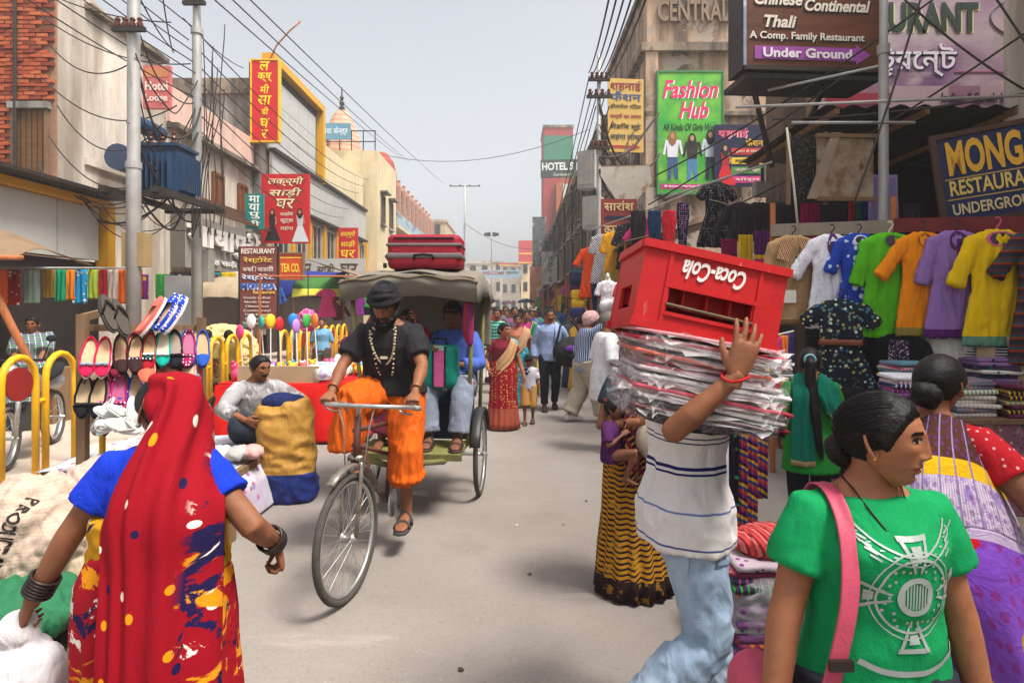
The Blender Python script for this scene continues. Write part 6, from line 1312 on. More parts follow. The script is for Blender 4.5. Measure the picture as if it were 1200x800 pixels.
# ================================================================== left side
# yellow hoop barriers along the kerb
bn = [0]
def barrier(label, x, y0, n, gap=.52, discs=()):
    o = empty('hoop_barrier', (x, y0, 0), 0, label, 'barrier', 'yellow hoop barriers')
    for i in range(n):
        y = i*gap; w_ = .19
        pts = [(0, y-w_, .10), (0, y-w_, .95)]+[(0, y-w_*math.cos(a), 1.0+w_*1.15*math.sin(a)) for a in [math.pi*k_/8 for k_ in range(9)]]+[(0, y+w_, .95), (0, y+w_, .10)]
        h_ = MB().tube(pts, .030, 10).build('hoop', YEL, o, True)
        if i in discs: MB().lathe([(0, -.012), (.15, -.012), (.15, .012), (0, .012)], (0, y, .98), 20, 'X').build('red_disc', mat('red_disc', '8a1f1c', .6, .2), h_)
        if i < n-1: MB().tube([(0, y+w_, .80), (0, y+gap-w_, .80)], .022, 8).build('link', YEL, o)
    for y in (-.19, (n-1)*gap+.19): MB().box((0, y, .06), (.12, .12, .02)).build('base_plate', IRON, o)
barrier('near yellow hoop barrier with red disc beside the motorbike', -4.35, 5.42, 2, .50, (0,))
barrier('yellow hoop barrier behind the shoe rack with brown disc', -4.35, 8.55, 4, .50, (0,))
barrier('farther yellow hoop barrier with red discs behind the toy stall', -4.30, 11.6, 9, .52, (2, 4, 6))
# motorbikes parked behind the barrier
def bike(label, loc, rz, tank):
    o = empty('motorbike', loc, rz, label, 'motorbike', 'parked motorbikes'); GM_ = mat('bike_grey', '9a9a98', .35, .15, 6, 0, metal=.4)
    for y in (-.62, .66): w_ = wheel(o, (0, y, .30), .30, 0, 12); w_.scale = (2.0, 1, 1)
    v, f = remesh(MB().ell((0, .20, .78), (.14, .27, .13), 14, 9).ell((0, .1, .72), (.12, .2, .1), 12, 8), .014, 3); mesh_obj('tank', v, f, mat('tank_'+tank, tank, .3, .1, 5, 0, metal=.3), o, True)
    v, f = remesh(MB().loft([[Vector((w_*math.cos(a), y, z+h_*math.sin(a))) for a in [2*math.pi*j/14 for j in range(14)]] for y, w_, h_, z in ((.02, .07, .05, .78), (-.2, .12, .06, .78), (-.5, .13, .06, .82), (-.72, .09, .04, .88))]), .016, 3); mesh_obj('seat', v, f, BLACK, o, True)
    mesh_obj('tail', *remesh(MB().ell((0, -.6, .70), (.10, .26, .09), 12, 8), .016, 2), GM_, o, True)
    MB().box((0, .1, .42), (.24, .34, .28), (.2, 0, 0)).build('engine', mat('engine_metal', '4a4846', .5, .3, 20, metal=.5), o); MB().tube([(.12, .2, .35), (.15, -.1, .25), (.16, -.7, .35)], .04, 8).build('exhaust', STEEL, o, True)
    for sg in (1, -1): MB().tube([(sg*.08, .66, .30), (sg*.07, .48, .90)], .024, 8).build('fork', STEEL, o, True)
    MB().tube([(-.34, .30, 1.02), (-.2, .42, 1.02), (.2, .42, 1.02), (.34, .30, 1.02)], .014, 8).build('handlebar', BLACK, o, True)
    MB().ell((0, .56, .90), (.09, .08, .10), 12, 8).build('headlamp', GM_, o, True); MB().tube([(0, .45, .55), (0, -.35, .5), (0, -.6, .7)], .03, 8).build('frame', IRON, o, True)
    for sg in (1, -1): MB().tube([(sg*.22, .40, 1.03), (sg*.28, .40, 1.2)], .006, 6).ell((sg*.29, .39, 1.23), (.05, .015, .035), 10, 6).build('mirror', BLACK, o, True)
bike('silver motorbike parked behind the near hoop barrier', (-5.0, 6.4, .12), R(200), '8a8d92'); bike('dark motorbike parked behind the shoe rack barrier', (-5.0, 9.3, .12), R(185), '23262a')
# vendor platforms
PLW = [((-2.92, 4.9, 0), 1.55, 1.9, .42, 'floral'), ((-2.95, 2.9, 0), 1.7, 1.9, .46, 'green')]
o = empty('vendor_platform', (-2.86, 5.25, 0), 0, 'low vendor platform under a pastel floral cloth', 'platform'); MB().box((0, 0, .2), (1.5, 1.1, .40)).build('frame', WOOD, o)
FLC = cloth('b9bcbc', (('flor', 11, .24, ['b04a6a', '8a4a9a', '4f8a5a', '5a7ab0']), ('noise', 1.4, .62, .1, 'b08ac0', .6)), wr=.5)
sheet('floral_cloth', FLC, [[V(-.75, -.60, .41), V(0, -.60, .42), V(.60, -.60, .42), V(.80, -.62, .26), V(.84, -.64, .02)], [V(-.75, 0, .43), V(0, 0, .43), V(.60, 0, .43), V(.80, 0, .26), V(.86, 0, .02)], [V(-.75, .6, .43), V(0, .6, .43), V(.60, .6, .43), V(.80, .62, .26), V(.83, .62, .02)]], o, 40, 10, .010, 4., 6.)
o = empty('vendor_platform', (-2.80, 3.2, 0), R(-4), 'low dark plank platform heaped with sacks near the red sari woman', 'platform'); MB().box((0, 0, .19), (1.5, 2.7, .06)).build('boards', mat('dark_plank', '3a2f28', .8, .3, (4, 20, 4), .2), o)
for x in (-.7, .7):
    for y in (-1.2, 1.2): MB().box((x, y, .08), (.09, .09, .16)).build('leg', WOOD, o)
def lump(name, label, loc, rz, d, m, fold=.03, sc=(7, 7, 7), seed=1., cat='sack', group=None, vox=.018, parts=()):
    mb = MB(); mb.ell((0, 0, d[2]*.5), (d[0]/2, d[1]/2, d[2]/2), 18, 12)
    for q in parts: mb.ell(*q)
    v, f = remesh(mb, vox*.8, 2); v = wrinkle(v, f, fold, sc, seed, .9); v = wrinkle(v, f, fold*.35, (sc[0]*2.6, sc[1]*2.6, sc[2]*2.6), seed+9, .7); v[:, 2] = np.maximum(v[:, 2], 0.)
    o_ = empty(name, loc, rz, label, cat, group); mesh_obj('cover', v, f, m, o_, True); o_['bv'] = 0; o_.pop('bv', None)
    return o_, BVHTree.FromPolygons([tuple(q) for q in v], f)
WOVEN = mat('woven_sack', 'c0aa98', .75, .12, 6, .3, 160, wr=.5, ws=12, layers=(('stripe', 2, 60, .12, 'ae9784'), ('noise', 4, .6, .1, '98806c', .6)))
def onto(o_, bvh, name, s, m, org, ux, uy, w, h, view):
    """Printed lettering laid on a lumpy surface along the direction view."""
    t = text(s, name, m, o_, org, ux, uy, w, h, .03, 0, .001)
    for vv_ in t.data.vertices:
        hit = bvh.ray_cast(vv_.co-Vector(view)*.6, Vector(view), 2.)
        if hit[0] is not None: vv_.co = hit[0]+hit[1]*.004
SKT = paint('3a3030')
o_, bv = lump('sack', 'white woven sack printed PRODUCE OF INDIA leaning at the frame edge', at(40, 690, 3.05)*1.0+V(0, 0, -.05), R(-8), (.50, .42, .58), WOVEN, .040, (6, 6, 5), 2., group='sacks on the platform'); o_.location.z = .24
onto(o_, bv, 'lettering', 'PRODUCE OF INDIA', SKT, (.05, -.5, .30), (-.30, 0, -.95), (.95, 0, -.30), .44, .065, (0, 1, 0))
o_, bv = lump('sack', 'pinkish woven sack with printed letters behind the red veil', at(120, 640, 3.5)*1.0, R(10), (.46, .40, .54), mat('pink_sack', 'c2a092', .75, .15, 6, .3, 160, wr=.5, ws=12), .042, (7, 7, 6), 5., group='sacks on the platform'); o_.location.z = .24
onto(o_, bv, 'lettering', 'PRODUCE', SKT, (-.02, -.5, .28), (-.15, 0, -.98), (.98, 0, -.15), .36, .07, (0, 1, 0)); onto(o_, bv, 'lettering', 'CESM 20', SKT, (.10, -.5, .26), (-.15, 0, -.98), (.98, 0, -.15), .34, .06, (0, 1, 0))
for i, (px, py, Y, d, c_, lab) in enumerate(((75, 600, 3.6, (.40, .34, .34), 'd2d2d4', 'white plastic bag between the woven sacks'), (165, 600, 3.9, (.55, .42, .36), 'c9a89c', 'crumpled pink sack under the shoe rack'), (20, 570, 3.9, (.9, .4, .20), '6a9478', 'pale green cloth bundle below the near barrier'), (110, 690, 3.2, (.38, .34, .32), 'b8a48c', 'small tied jute sack beside the produce sack'), (10, 715, 2.75, (.8, .5, .16), '2c6a48', 'green sheet spread under the produce sack'), (175, 570, 4.1, (.5, .4, .2), 'd8d2cc', 'heap of white plastic wrapping by the rack'))):
    o_, bv = lump('bundle', lab, at(px, py, Y), R(i*30), d, cloth(c_, rough=.6 if i in (0, 5) else .85, wr=.6), .045, (8, 8, 8), 10+i, 'bundle', 'bundles on the platform'); o_.location.z = .23
# rack of shoes -----------------------------------------------------------------------------------------------------
def shoe_mesh(bow=True):
    out = []
    for i in range(24):
        a = 2*math.pi*i/24; y = .12*math.cos(a); w_ = .040*(1-.12*math.cos(a))*(1 if math.cos(a) < .75 else 1); out.append((w_*math.sin(a)*(1.06 if math.cos(a) > 0 else .92), y))
    return out
SO = shoe_mesh()
def shoe_parts():
    mb = MB(); n = 24; hts = [.052-.020*abs(math.sin(2*math.pi*i/n)) if math.cos(2*math.pi*i/n) < 0 else .034 for i in range(n)]
    r0 = [Vector((x*.94, y*.97, .012)) for x, y in SO]; r1 = [Vector((x*1.04, y*1.02, .03)) for x, y in SO]; r2 = [Vector((x*.90, y*.96, hts[i])) for i, (x, y) in enumerate(SO)]; r3 = [Vector((x*.80, y*.92, hts[i]-.006)) for i, (x, y) in enumerate(SO)]; r4 = [Vector((x*.78, y*.92, .018)) for i, (x, y) in enumerate(SO)]
    mb.loft([r0, r1, r2, r3, r4], caps=False)
    rows = []
    for k_ in range(6):          # toe cap
        y = .118-.072*k_/5; w_ = .038*math.sqrt(max(.02, 1-((y-.0)/.121)**2))*1.25
        rows.append([Vector((w_*u, y-.010*abs(u)**2*0+(.012*(u*u) if k_ == 5 else 0), .030+.020*(1-u*u)*(.55+.45*k_/5))) for u in (-1, -.6, -.2, .2, .6, 1)])
    mb.loft(rows, wrap=False, caps=False); return mb
SHU = shoe_parts(); SHS = MB(); SHS.loft([[Vector((x*1.05, y*1.03, 0)) for x, y in SO], [Vector((x*1.06, y*1.035, .014)) for x, y in SO]]); SHI = MB().prism([(x*.8, y*.93) for x, y in reversed(SO)], (0, 0, .003), (0, 0, .019), (1, 0, 0), (0, 1, 0))
SHB = MB(); [SHB.ell((sg*.016, .055, .052), (.017, .010, .009), 8, 5) for sg in (1, -1)]; SHB.ell((0, .055, .054), (.007, .008, .009), 8, 5)
SHME = {}
def shoe(label, pos, cm, sole='e4ddd6', insole='b89a78', yaw=0., pitch=75., roll=0., group='shoes on the rack', k=1., bow=None, thong=False, toe_up=False):
    o_ = empty('shoe' if not thong else 'slipper', pos, 0, label, 'shoe', group); o_.scale = (k, k, k)
    o_.rotation_euler = (Matrix.Rotation(R(yaw), 3, 'Z') @ Matrix.Rotation(R(pitch), 3, 'X') @ Matrix.Rotation(R(roll+(0 if toe_up else 180)), 3, 'Z')).to_euler()
    def pt(key, mb, m, sm=True):
        if key not in SHME: me = bpy.data.meshes.new(key); me.from_pydata(mb.v, [], mb.f); me.polygons.foreach_set('use_smooth', np.full(len(mb.f), sm)); me.materials.append(BLACK); SHME[key] = me
        q = bpy.data.objects.new(key, SHME[key]); link_(q, o_); q.material_slots[0].link = 'OBJECT'; q.material_slots[0].material = m
    pt('sole', SHS, paint(sole), False)
    if thong:
        if 'thong' not in SHME: THM = MB(); THM.tube([(-.036, -.01, .014), (-.02, .03, .035), (0, .07, .03), (0, .075, .014)], .006, 6); THM.tube([(.036, -.01, .014), (.02, .03, .035), (0, .07, .03)], .006, 6); SHU2 = THM
        else: SHU2 = None
        pt('thong', SHU2, cm); pt('insole', SHI, paint(insole), False)
    else: pt('upper', SHU, cm); pt('insole', SHI, paint(insole), False)
    if bow: pt('bow', SHB, bow)
PK, DT = cloth('cc2050'), lambda b, d='e8e4ee': cloth(b, (('dots', 55, .3, d, .3),))
SHL = [  # px, py, colour material, words, sole, insole, bow
 (113, 418, PK, 'hot pink shoes with grey bows', 'e6e0dc', 'c9a07a', cloth('8a98a8')), (151, 414, cloth('3a2426'), 'dark brown shoes with tan insoles', '2a1e1c', 'b8946c', None), (166, 412, cloth('a01828'), 'red shoes with dotted toes', '7a1020', 'c09a70', DT('23182a')), (183, 407, cloth('12a090'), 'turquoise shoes', '0f7f72', 'd0c0a8', cloth('d8d4cc')), (197, 408, cloth('1c1c26'), 'black shoes', '101014', '8a7a6a', cloth('14141a')), (212, 408, DT('a01a5a'), 'magenta dotted shoes with bows', '5a1038', '9a4a70', DT('a01a5a')), (229, 408, cloth('2a56b0'), 'blue shoes at row end', '1f3f86', 'b08a60', None),
 (107, 464, cloth('17171c'), 'black leather shoes', '101012', 'a8906c', cloth('2a2a2e')), (131, 462, DT('a81a60'), 'magenta dotted shoes with pink bows', '7a1048', '9a3a68', DT('b8206a')), (151, 458, DT('1f3fa8'), 'blue dotted shoes', '16307a', 'a88a6a', None), (192, 436, cloth('d83a60'), 'coral pink shoes', 'c02a50', 'c9a07a', None), (206, 438, FLORAL('1c1c24', ['c8c4c0', '8a3a4a'], 60), 'black floral shoes', '14141a', '8a7058', None), (218, 432, PK, 'pink shoes with grey toes', 'a81a40', 'c09a74', cloth('7f8fa0'))]
def shoe_at(px, py, Y): return at(px, py, Y)
for i, (px, py, m, wds, so_, ins, bw) in enumerate(SHL):
    Y = 4.05+(px-100)/140*.45
    for sg, nm in ((-1, 'left'), (1, 'right')): shoe('%s shoe of the %s pair on the rack' % (nm, wds), shoe_at(px+sg*8.5, py+2, Y+.01*sg), m, so_, ins, 28, 62, rnd.uniform(-5, 5), bow=bw, k=1.2)
for px, py, m, lab, th, yw, k_, tu in ((126, 368, cloth('1b1712'), 'black strappy slipper lying on rack top', True, 60, 1.22, True), (140, 374, cloth('231d16'), 'second black strappy slipper on rack top', True, 60, 1.22, True), (181, 372, cloth('c8645a'), 'salmon shoe standing on the rack top', False, -40, 1.25, True), (199, 368, DT('1c40b0'), 'blue dotted shoe with bow on rack top', False, -30, 1.25, True), (207, 370, DT('1c40b0'), 'twin blue dotted shoe on rack top', False, -30, 1.25, True), (172, 427, cloth('d46a52'), 'large salmon single shoe leaning mid rack', False, 30, 1.3, False), (190, 452, cloth('c8705a'), 'salmon single shoe below the coral pair', False, 25, 1.1, False), (223, 438, cloth('e08a98'), 'pale pink slipper hooked on the rack end', False, 10, 1.1, False), (240, 487, cloth('d85a80'), 'pink flower print thong slipper hanging by the vendor', True, -40, 1.2, True), (218, 470, cloth('1f2a5a'), 'dark blue slipper low at rack end', False, 20, 1.0, False), (228, 466, cloth('b01c2c'), 'red slipper low at rack end', False, 20, 1.0, False)):
    shoe(lab, at(px, py, 4.1+(px-100)/140*.4-.06), m, 'e2d8d4' if not th else '1a1612', 'c9a888' if not th else '3a3026', yw, 58, bow=None, thong=th, k=k_, toe_up=tu)
for i in range(7): shoe('white foam slipper in the heap under the rack', at(122+(i % 4)*12, 486+(i//4)*14, 4.0-.04*i), cloth('b4b4b0'), 'c0c0bc', 'b8b8b4', rnd.uniform(-60, 60), rnd.uniform(30, 70), rnd.uniform(0, 180), 'foam slippers in the heap', 1.0, None, True)
XS = [(133, 424, 'b8325a', 'rose pink'), (118, 441, '7a1f2a', 'wine red'), (142, 440, '2a2a30', 'charcoal'), (163, 441, 'c8503a', 'brick orange'), (178, 447, '1f7a70', 'dark teal'), (206, 462, '6a2a7a', 'violet'), (170, 468, '23305a', 'midnight blue'), (190, 474, 'b89a3a', 'mustard'), (118, 490, 'c0a8a0', 'beige'), (145, 486, '8a1c40', 'plum red')]
for i, (px, py, c_, nm) in enumerate(XS):
    for sg, sd2 in ((-1, 'left'), (1, 'right')): shoe('%s %s shoe tucked at the back of the rack' % (sd2, nm), at(px+sg*7, py, 4.34+(px-100)/140*.4), cloth(c_), '2a2424', 'a88c6c', 28, 60, rnd.uniform(-8, 8), bow=cloth(c_) if i % 2 else None, k=1.08)
for i in range(12):
    px, py, Y = 110+(i*37) % 200, 545+(i*13) % 30, 4.75+.05*(i % 6); q = at(px, py, Y); q.z = .44
    o_, bv = lump('wrapper', '%s wrapping paper crumpled on the floral platform' % ['white', 'pink', 'grey', 'cream'][i % 4], q, i*1.1, (.20+.02*(i % 4), .15, .09), cloth(['d2d0cc', 'c99a94', 'a8a6a4', 'cfc2a8'][i % 4], rough=.55), .025, (14, 14, 14), 60+i, 'wrapper', 'wrappers on the floral platform', .016)
o = empty('shoe_rack', at(160, 460, 4.3), 0, 'wooden shoe rack with rows of bright shoes', 'rack'); o.location.z = 0; rl = o.location
def rl_(px, py, Y): return at(px, py, Y)-rl
MB().bar(rl_(97, 368, 4.1), rl_(97, 545, 4.1), .06, .05).build('post', WOOD, o); MB().bar(rl_(236, 372, 4.6), rl_(236, 520, 4.6), .05, .05).build('post', WOOD, o)
for a, b in ((384, 384), (430, 424), (472, 462)): MB().bar(rl_(95, a, 4.16), rl_(238, b, 4.66), .03, .045).build('shelf_bar', WOOD, o)
MB().bar(rl_(97, 372, 4.1), rl_(120, 366, 4.5), .03, .05).build('brace', WOOD, o)
for px in (120, 190): MB().tube([rl_(px, 400, 4.5), rl_(px, 560, 4.5)], .022, 8).build('support', YEL, o)
# gold and blue shopping sack beside the vendor
def bag_rings():
    rr = []
    for z, w_, d_, ox in ((0, .17, .14, .02), (.04, .215, .17, .01), (.22, .225, .185, .0), (.45, .215, .18, -.01), (.66, .23, .18, -.03), (.80, .215, .15, -.05), (.84, .20, .13, -.05)): rr.append([Vector((ox+w_*math.copysign(abs(math.cos(a))**.7, math.cos(a)), d_*math.copysign(abs(math.sin(a))**.7, math.sin(a)), z+.03*math.sin(a+1)*(z > .7))) for a in [2*math.pi*j/40 for j in range(40)]])
    return rr
o = empty('shopping_sack', (-1.93, 5.32, 0), R(6), 'large gold sack with blue base standing beside the seated vendor', 'bag')
mb = MB(); mb.loft(bag_rings(), caps=True); v, f = remesh(mb, .014, 2); v = wrinkle(v, f, .028, (6, 6, 7), 3.); v = wrinkle(v, f, .004, (14, 14, 10), 5.); v[:, 2] = np.maximum(v[:, 2], 0)
mesh_obj('body', v, f, mat('gold_sack', 'b08238', .55, .14, 4, .2, 120, wr=.6, ws=9, layers=(('band', 2, -1, .26, '1a2a6a'),)), o, True)
mesh_obj('stuffing', *remesh(MB().ell((-.06, -.02, .84), (.17, .12, .09), 14, 8).ell((.04, .0, .83), (.12, .1, .08), 12, 8), .012, 1), cloth('1c2550', wr=.7), o, True)
# toy stall with red cloth
o = empty('toy_stall', (-2.75, 8.35, 0), 0, 'toy stall table under a bright red cloth', 'stall'); MB().box((0, 0, .36), (1.7, 1.5, .70)).build('table', WOOD, o)
REDC = cloth('c01712', wr=.4, var=.14)
sheet('red_cloth', REDC, [[V(-.9, -.80, .70), V(-.3, -.80, .72), V(.3, -.80, .72), V(.86, -.80, .72)], [V(-.9, -.86, .4), V(-.3, -.87, .42), V(.3, -.88, .4), V(.90, -.86, .42)], [V(-.9, -.92, .06), V(-.3, -.94, .05), V(.3, -.92, .03), V(.94, -.94, .04)]], o, 36, 8, .022, 5., 2.); sheet('red_cloth', REDC, [[V(.87, -.80, .72), V(.87, 0, .73), V(.87, .75, .72)], [V(.91, -.82, .4), V(.93, 0, .38), V(.91, .75, .4)], [V(.95, -.86, .05), V(.96, 0, .05), V(.95, .75, .05)]], o, 30, 8, .02, 4., 9.); MB().box((0, 0, .715), (1.74, 1.56, .02)).build('top_cloth', REDC, o)
MB().box((-.15, -.72, .82), (1.0, .05, .22)).build('cardboard', mat('cardboard', 'a58a6c', .85, .15, 4), o)
tx = o.location
TOYN = ['toy packet', 'plastic toy', 'wrapped doll', 'toy box', 'toy ball']
for i in range(46):
    c_ = rnd.choice(['e8e8ec', 'd83a6a', '2a9ad0', 'e8c020', '3aa84a', 'e86a20', 'e0d8e4', '7a3a9a', 'd8d8dc', 'c02a2a']); q = tx+V(rnd.uniform(-.8, .84), rnd.uniform(-.62, .7), .73); k_ = i % 4; mb = MB(); s_ = rnd.uniform(.05, .11)
    if k_ == 0: mb.ell((0, 0, s_*.7), (s_*1.3, s_, s_*.7), 10, 6)
    elif k_ == 1: rbox(mb, (0, 0, s_), (s_*1.8, s_*1.2, s_*2), .012, 3)
    elif k_ == 2: mb.lathe([(0, 0), (s_*.8, 0), (s_*.9, s_), (s_*.5, s_*1.5), (s_*.5, s_*1.9), (0, s_*2)], n=10)
    else: mb.ell((0, 0, s_*.8), (s_*.8, s_*.8, s_*.8), 10, 7); mb.ell((0, 0, s_*1.9), (s_*.5, s_*.5, s_*.5), 10, 6); mb.ell((s_*.4, 0, s_*2.3), (s_*.25,)*3, 6, 5); mb.ell((-s_*.4, 0, s_*2.3), (s_*.25,)*3, 6, 5)
    t_ = mb.build('plastic_toy', mat('toy_'+c_, c_, .35, .15, 12, .1, spec=.5), None, True, loc=q, label='small bright plastic toy in the heap on the red stall', cat='toy', group='toys heaped on the red stall'); t_.rotation_euler = (rnd.uniform(-.5, .5), rnd.uniform(-.5, .5), rnd.uniform(0, 6))
for i in range(9):
    o_, bv = lump('plastic_packet', 'clear plastic packet in the toy stall heap', tx+V(rnd.uniform(.0, .7), rnd.uniform(-.7, .1), .76), rnd.uniform(0, 3), (.26, .2, .14), PLASTIC2, .03, (14, 14, 14), i+30, 'packet', 'packets on the red stall', .02)
for i in range(9):   # toys on sticks and hung nets
    b = tx+V(-.85+i*.12, -.1+.06*(i % 3), .72); h_ = .55+.25*rnd.random(); o_ = empty('stick_toy', b, rnd.uniform(0, 3), ['pink', 'white', 'teal', 'yellow', 'red', 'blue', 'lilac', 'green', 'orange'][i]+' toy on a tall stick at the toy stall', 'toy', 'stick toys'); MB().tube([(0, 0, 0), (.02, .05, h_)], .008, 6).build('stick', paint('e0dcd8'), o_)
    MB().ell((.02, .05, h_), (.07, .03, .10), 10, 7).build('head', paint(['d8407a', 'e8e4e4', '2aa090', 'e8c020', 'c8202a', '2a7ac8', 'b080c8', '3aa04a', 'e07a20'][i]), o_, True)
o_, bv = lump('toy_net', 'bundle of pink toys in a net hung above the toy stall', tx+V(-.12, .3, 1.32), 0, (.24, .2, .3), cloth('c0508a', (('lines', 9, .02, 'f0a8c8'),)), .03, (9, 9, 9), 44, 'toy'); MB().tube([(0, 0, .3), (0, 0, .8)], .008, 5).build('cord', WIRE, o_)
MB().tube([tx+V(-.8, .3, 2.1), tx+V(1.0, .4, 2.1)], .015, 6).build('canopy_pole', BAMBOO, label='thin bamboo cross pole above the toy stall', cat='pole'); [MB().tube([tx+V(x, .35, 0), tx+V(x, .35, 2.12)], .018, 6).build('canopy_pole', BAMBOO, label='upright bamboo canopy pole at the %s of toy stall' % n_, cat='pole') for x, n_ in ((-.82, 'barrier side'), (.98, 'street side'))]
# brown tent and scarves at the yellow shop
o = empty('tent_canopy', at(-30, 300, 8.0), 0, 'patched brown canvas canopy at the edge below yellow shop', 'canopy'); sheet('canvas', mat('brown_canvas', '7d6650', .9, .2, 3, .2, wr=.4), [[V(-1.2, -.8, -.05), V(0, -.8, -.02), V(1.1, -.7, -.08)], [V(-1.2, 0, .45), V(-.1, 0, .42), V(.8, .1, .10)], [V(-1.2, .9, .25), V(0, .9, .2), V(1.0, .8, -.06)]], o, 20, 8, .03, 2.); MB().tube([(.55, -.6, -.05), (1.15, -.2, -1.9)], .045, 8).build('pole', BAMBOO, o, True)
MB().tube([(-1.2, -.8, -.05), (1.2, -.72, -.08)], .03, 8).build('edge_pole', BAMBOO, o, True)
SCL = [(2, 'd05a1c', 'orange'), (14, 'a02a2a', 'maroon patterned'), (37, 'a9c9c4', 'pale aqua'), (57, 'c9a03a', 'golden'), (70, '1a8a62', 'green'), (80, 'd8741a', 'plain orange'), (93, '1c86b8', 'blue flowered'), (108, '9fb43a', 'lime'), (119, 'a82030', 'red'), (131, 'd8cabc', 'cream'), (145, 'd8601a', 'bright orange'), (160, 'b83a1c', 'brick red')]
for i, (px, c_, nm) in enumerate(SCL):
    Y = 6.9*720/(600-px) if False else lerp(8.3, 10.6, i/11); w_ = 9 if i not in (1, 2, 6, 10) else 12
    drape('%s scarf hung under the grey shop fascia' % nm, px-w_*.7, px+w_*.8, 316, 352+rnd.uniform(-4, 6), Y, cloth(c_, (('flor', 14, .25, ['d8b060', 'e8e0d0']),) if i in (1, 6) else (), var=.15), 'scarf', 'scarves at the yellow shop', 2.5, .012, cat='scarf')
MB().tube([at(-10, 314, 8.25), at(165, 314, 10.7)], .018, 6).build('hanging_rod', POLE, label='rod carrying bright scarves under the shop fascia', cat='rod')
for i in range(10):
    Y = 11.5+i*.75; c_ = PAL[(i*3+1) % len(PAL)]; drape('%s saree hung in the shadowed shop front under the white letters' % CLN[c_], 600-7.4*720/Y-8, 600-7.4*720/Y+9, 322-i*.5, 352-i*1.2, Y, cloth(c_, (('flor', 8, .3, [PAL[(i+4) % 14], 'd8b060']),) if i % 2 else ()), 'saree', 'sarees in the shop fronts', 2.5, .012, cat='saree')
# shop-front boards, tarps and heaps between barrier and shops
o = empty('white_board', at(214, 350, 12.0), R(25), 'tall pale framed board leaning in the shop doorway', 'board'); MB().box((0, 0, -.2), (.62, .04, 1.3)).build('panel', paint('b4b6b6'), o); MB().box((.33, 0, -.2), (.05, .06, 1.36)).build('frame', WOOD, o)
o_, bv = lump('cloth_heap', 'big heap of cream cloth bundles beside the restaurant board', (-5.4, 11.5, .12), 0, (1.3, 1.0, 1.2), cloth('c9b27c', wr=.7), .05, (5, 5, 7), 3., 'heap')
for i, (px, Y, w_, h_, z, c_, lab) in enumerate(((352, 18.5, 2.6, 1.2, 2.5, '23327c', 'blue tarpaulin awning at the tea shop'), (380, 18.0, 1.8, .7, 2.3, '3f6a34', 'green printed banner under the blue awning'), (265, 14.0, 1.2, .5, 2.1, '9a8a72', 'beige tarpaulin over the sellers'))):
    q = at(px, 360, Y); q.z = z; r_ = empty('awning', q, 0, lab, 'awning'); sheet('canvas', cloth(c_, (('band', 2, -.35, -.1, 'c9c04a'),) if i == 1 else (), wr=.5), [[V(-w_/2, .5, .25), V(0, .5, .28), V(w_/2, .5, .22)], [V(-w_/2, 0, .05), V(0, 0, .0), V(w_/2, 0, .04)], [V(-w_/2, -.15, -h_*.5), V(0, -.2, -h_*.42), V(w_/2, -.15, -h_*.55)]], r_, 20, 6, .02, 3., i*5.)
    [MB().tube([(sg*w_/2, 0, .02), (sg*w_/2, 0, -z)], .02, 6).build('post', BAMBOO, r_) for sg in (1, -1)]
for i in range(34):   # goods hung along the lit side further down
    Y = 15+i*1.05; c_ = PAL[(i*3) % len(PAL)]; kd = ('kurta', 'top', 'dress')[i % 3]; hang(kd, '%s garment hung along the sunlit shop fronts down the street' % CLN[c_], (-5.2+rnd.uniform(-.6, .5) if Y > 17 else -6.2, Y, rnd.uniform(1.5, 2.3)), R(rnd.uniform(-10, 50)), cloth(c_), rnd.uniform(.8, 1.), 'garments on the sunlit side', 'garment', False, 90+i % 4)
for i in range(5):
    r_ = empty('market_stall', (-4.4, 18+i*6.5, 0), 0, ['sunlit market stall behind the farther barrier', 'sunlit market stall past the toy seller', 'sunlit market stall below the arcade', 'sunlit market stall deep in the street', 'last sunlit market stall'][i], 'stall', 'stalls on the sunlit side')
    MB().box((0, 0, .45), (1.3, 4.2, .9)).build('counter', FLORAL(['a83a3a', '2a6a6a', 'b08a3a', '6a3a7a', '3a5a8a'][i], ['e0c8a0', 'c04a6a', 'd8b060', 'e0d8d0', '2a7a8a'], 5, .45), r_); sheet('awning', MC['awning_%d' % i], [[V(-.9, -2.1, 2.9), V(-.9, 0, 2.8), V(-.9, 2.1, 2.9)], [V(.9, -2.1, 2.35), V(.9, 0, 2.3), V(.9, 2.1, 2.35)]], r_, 14, 5, .02, 2.)
    for y in (-2., 2.): MB().tube([(.85, y, 0), (.85, y, 2.36)], .025, 6).build('post', BAMBOO, r_)
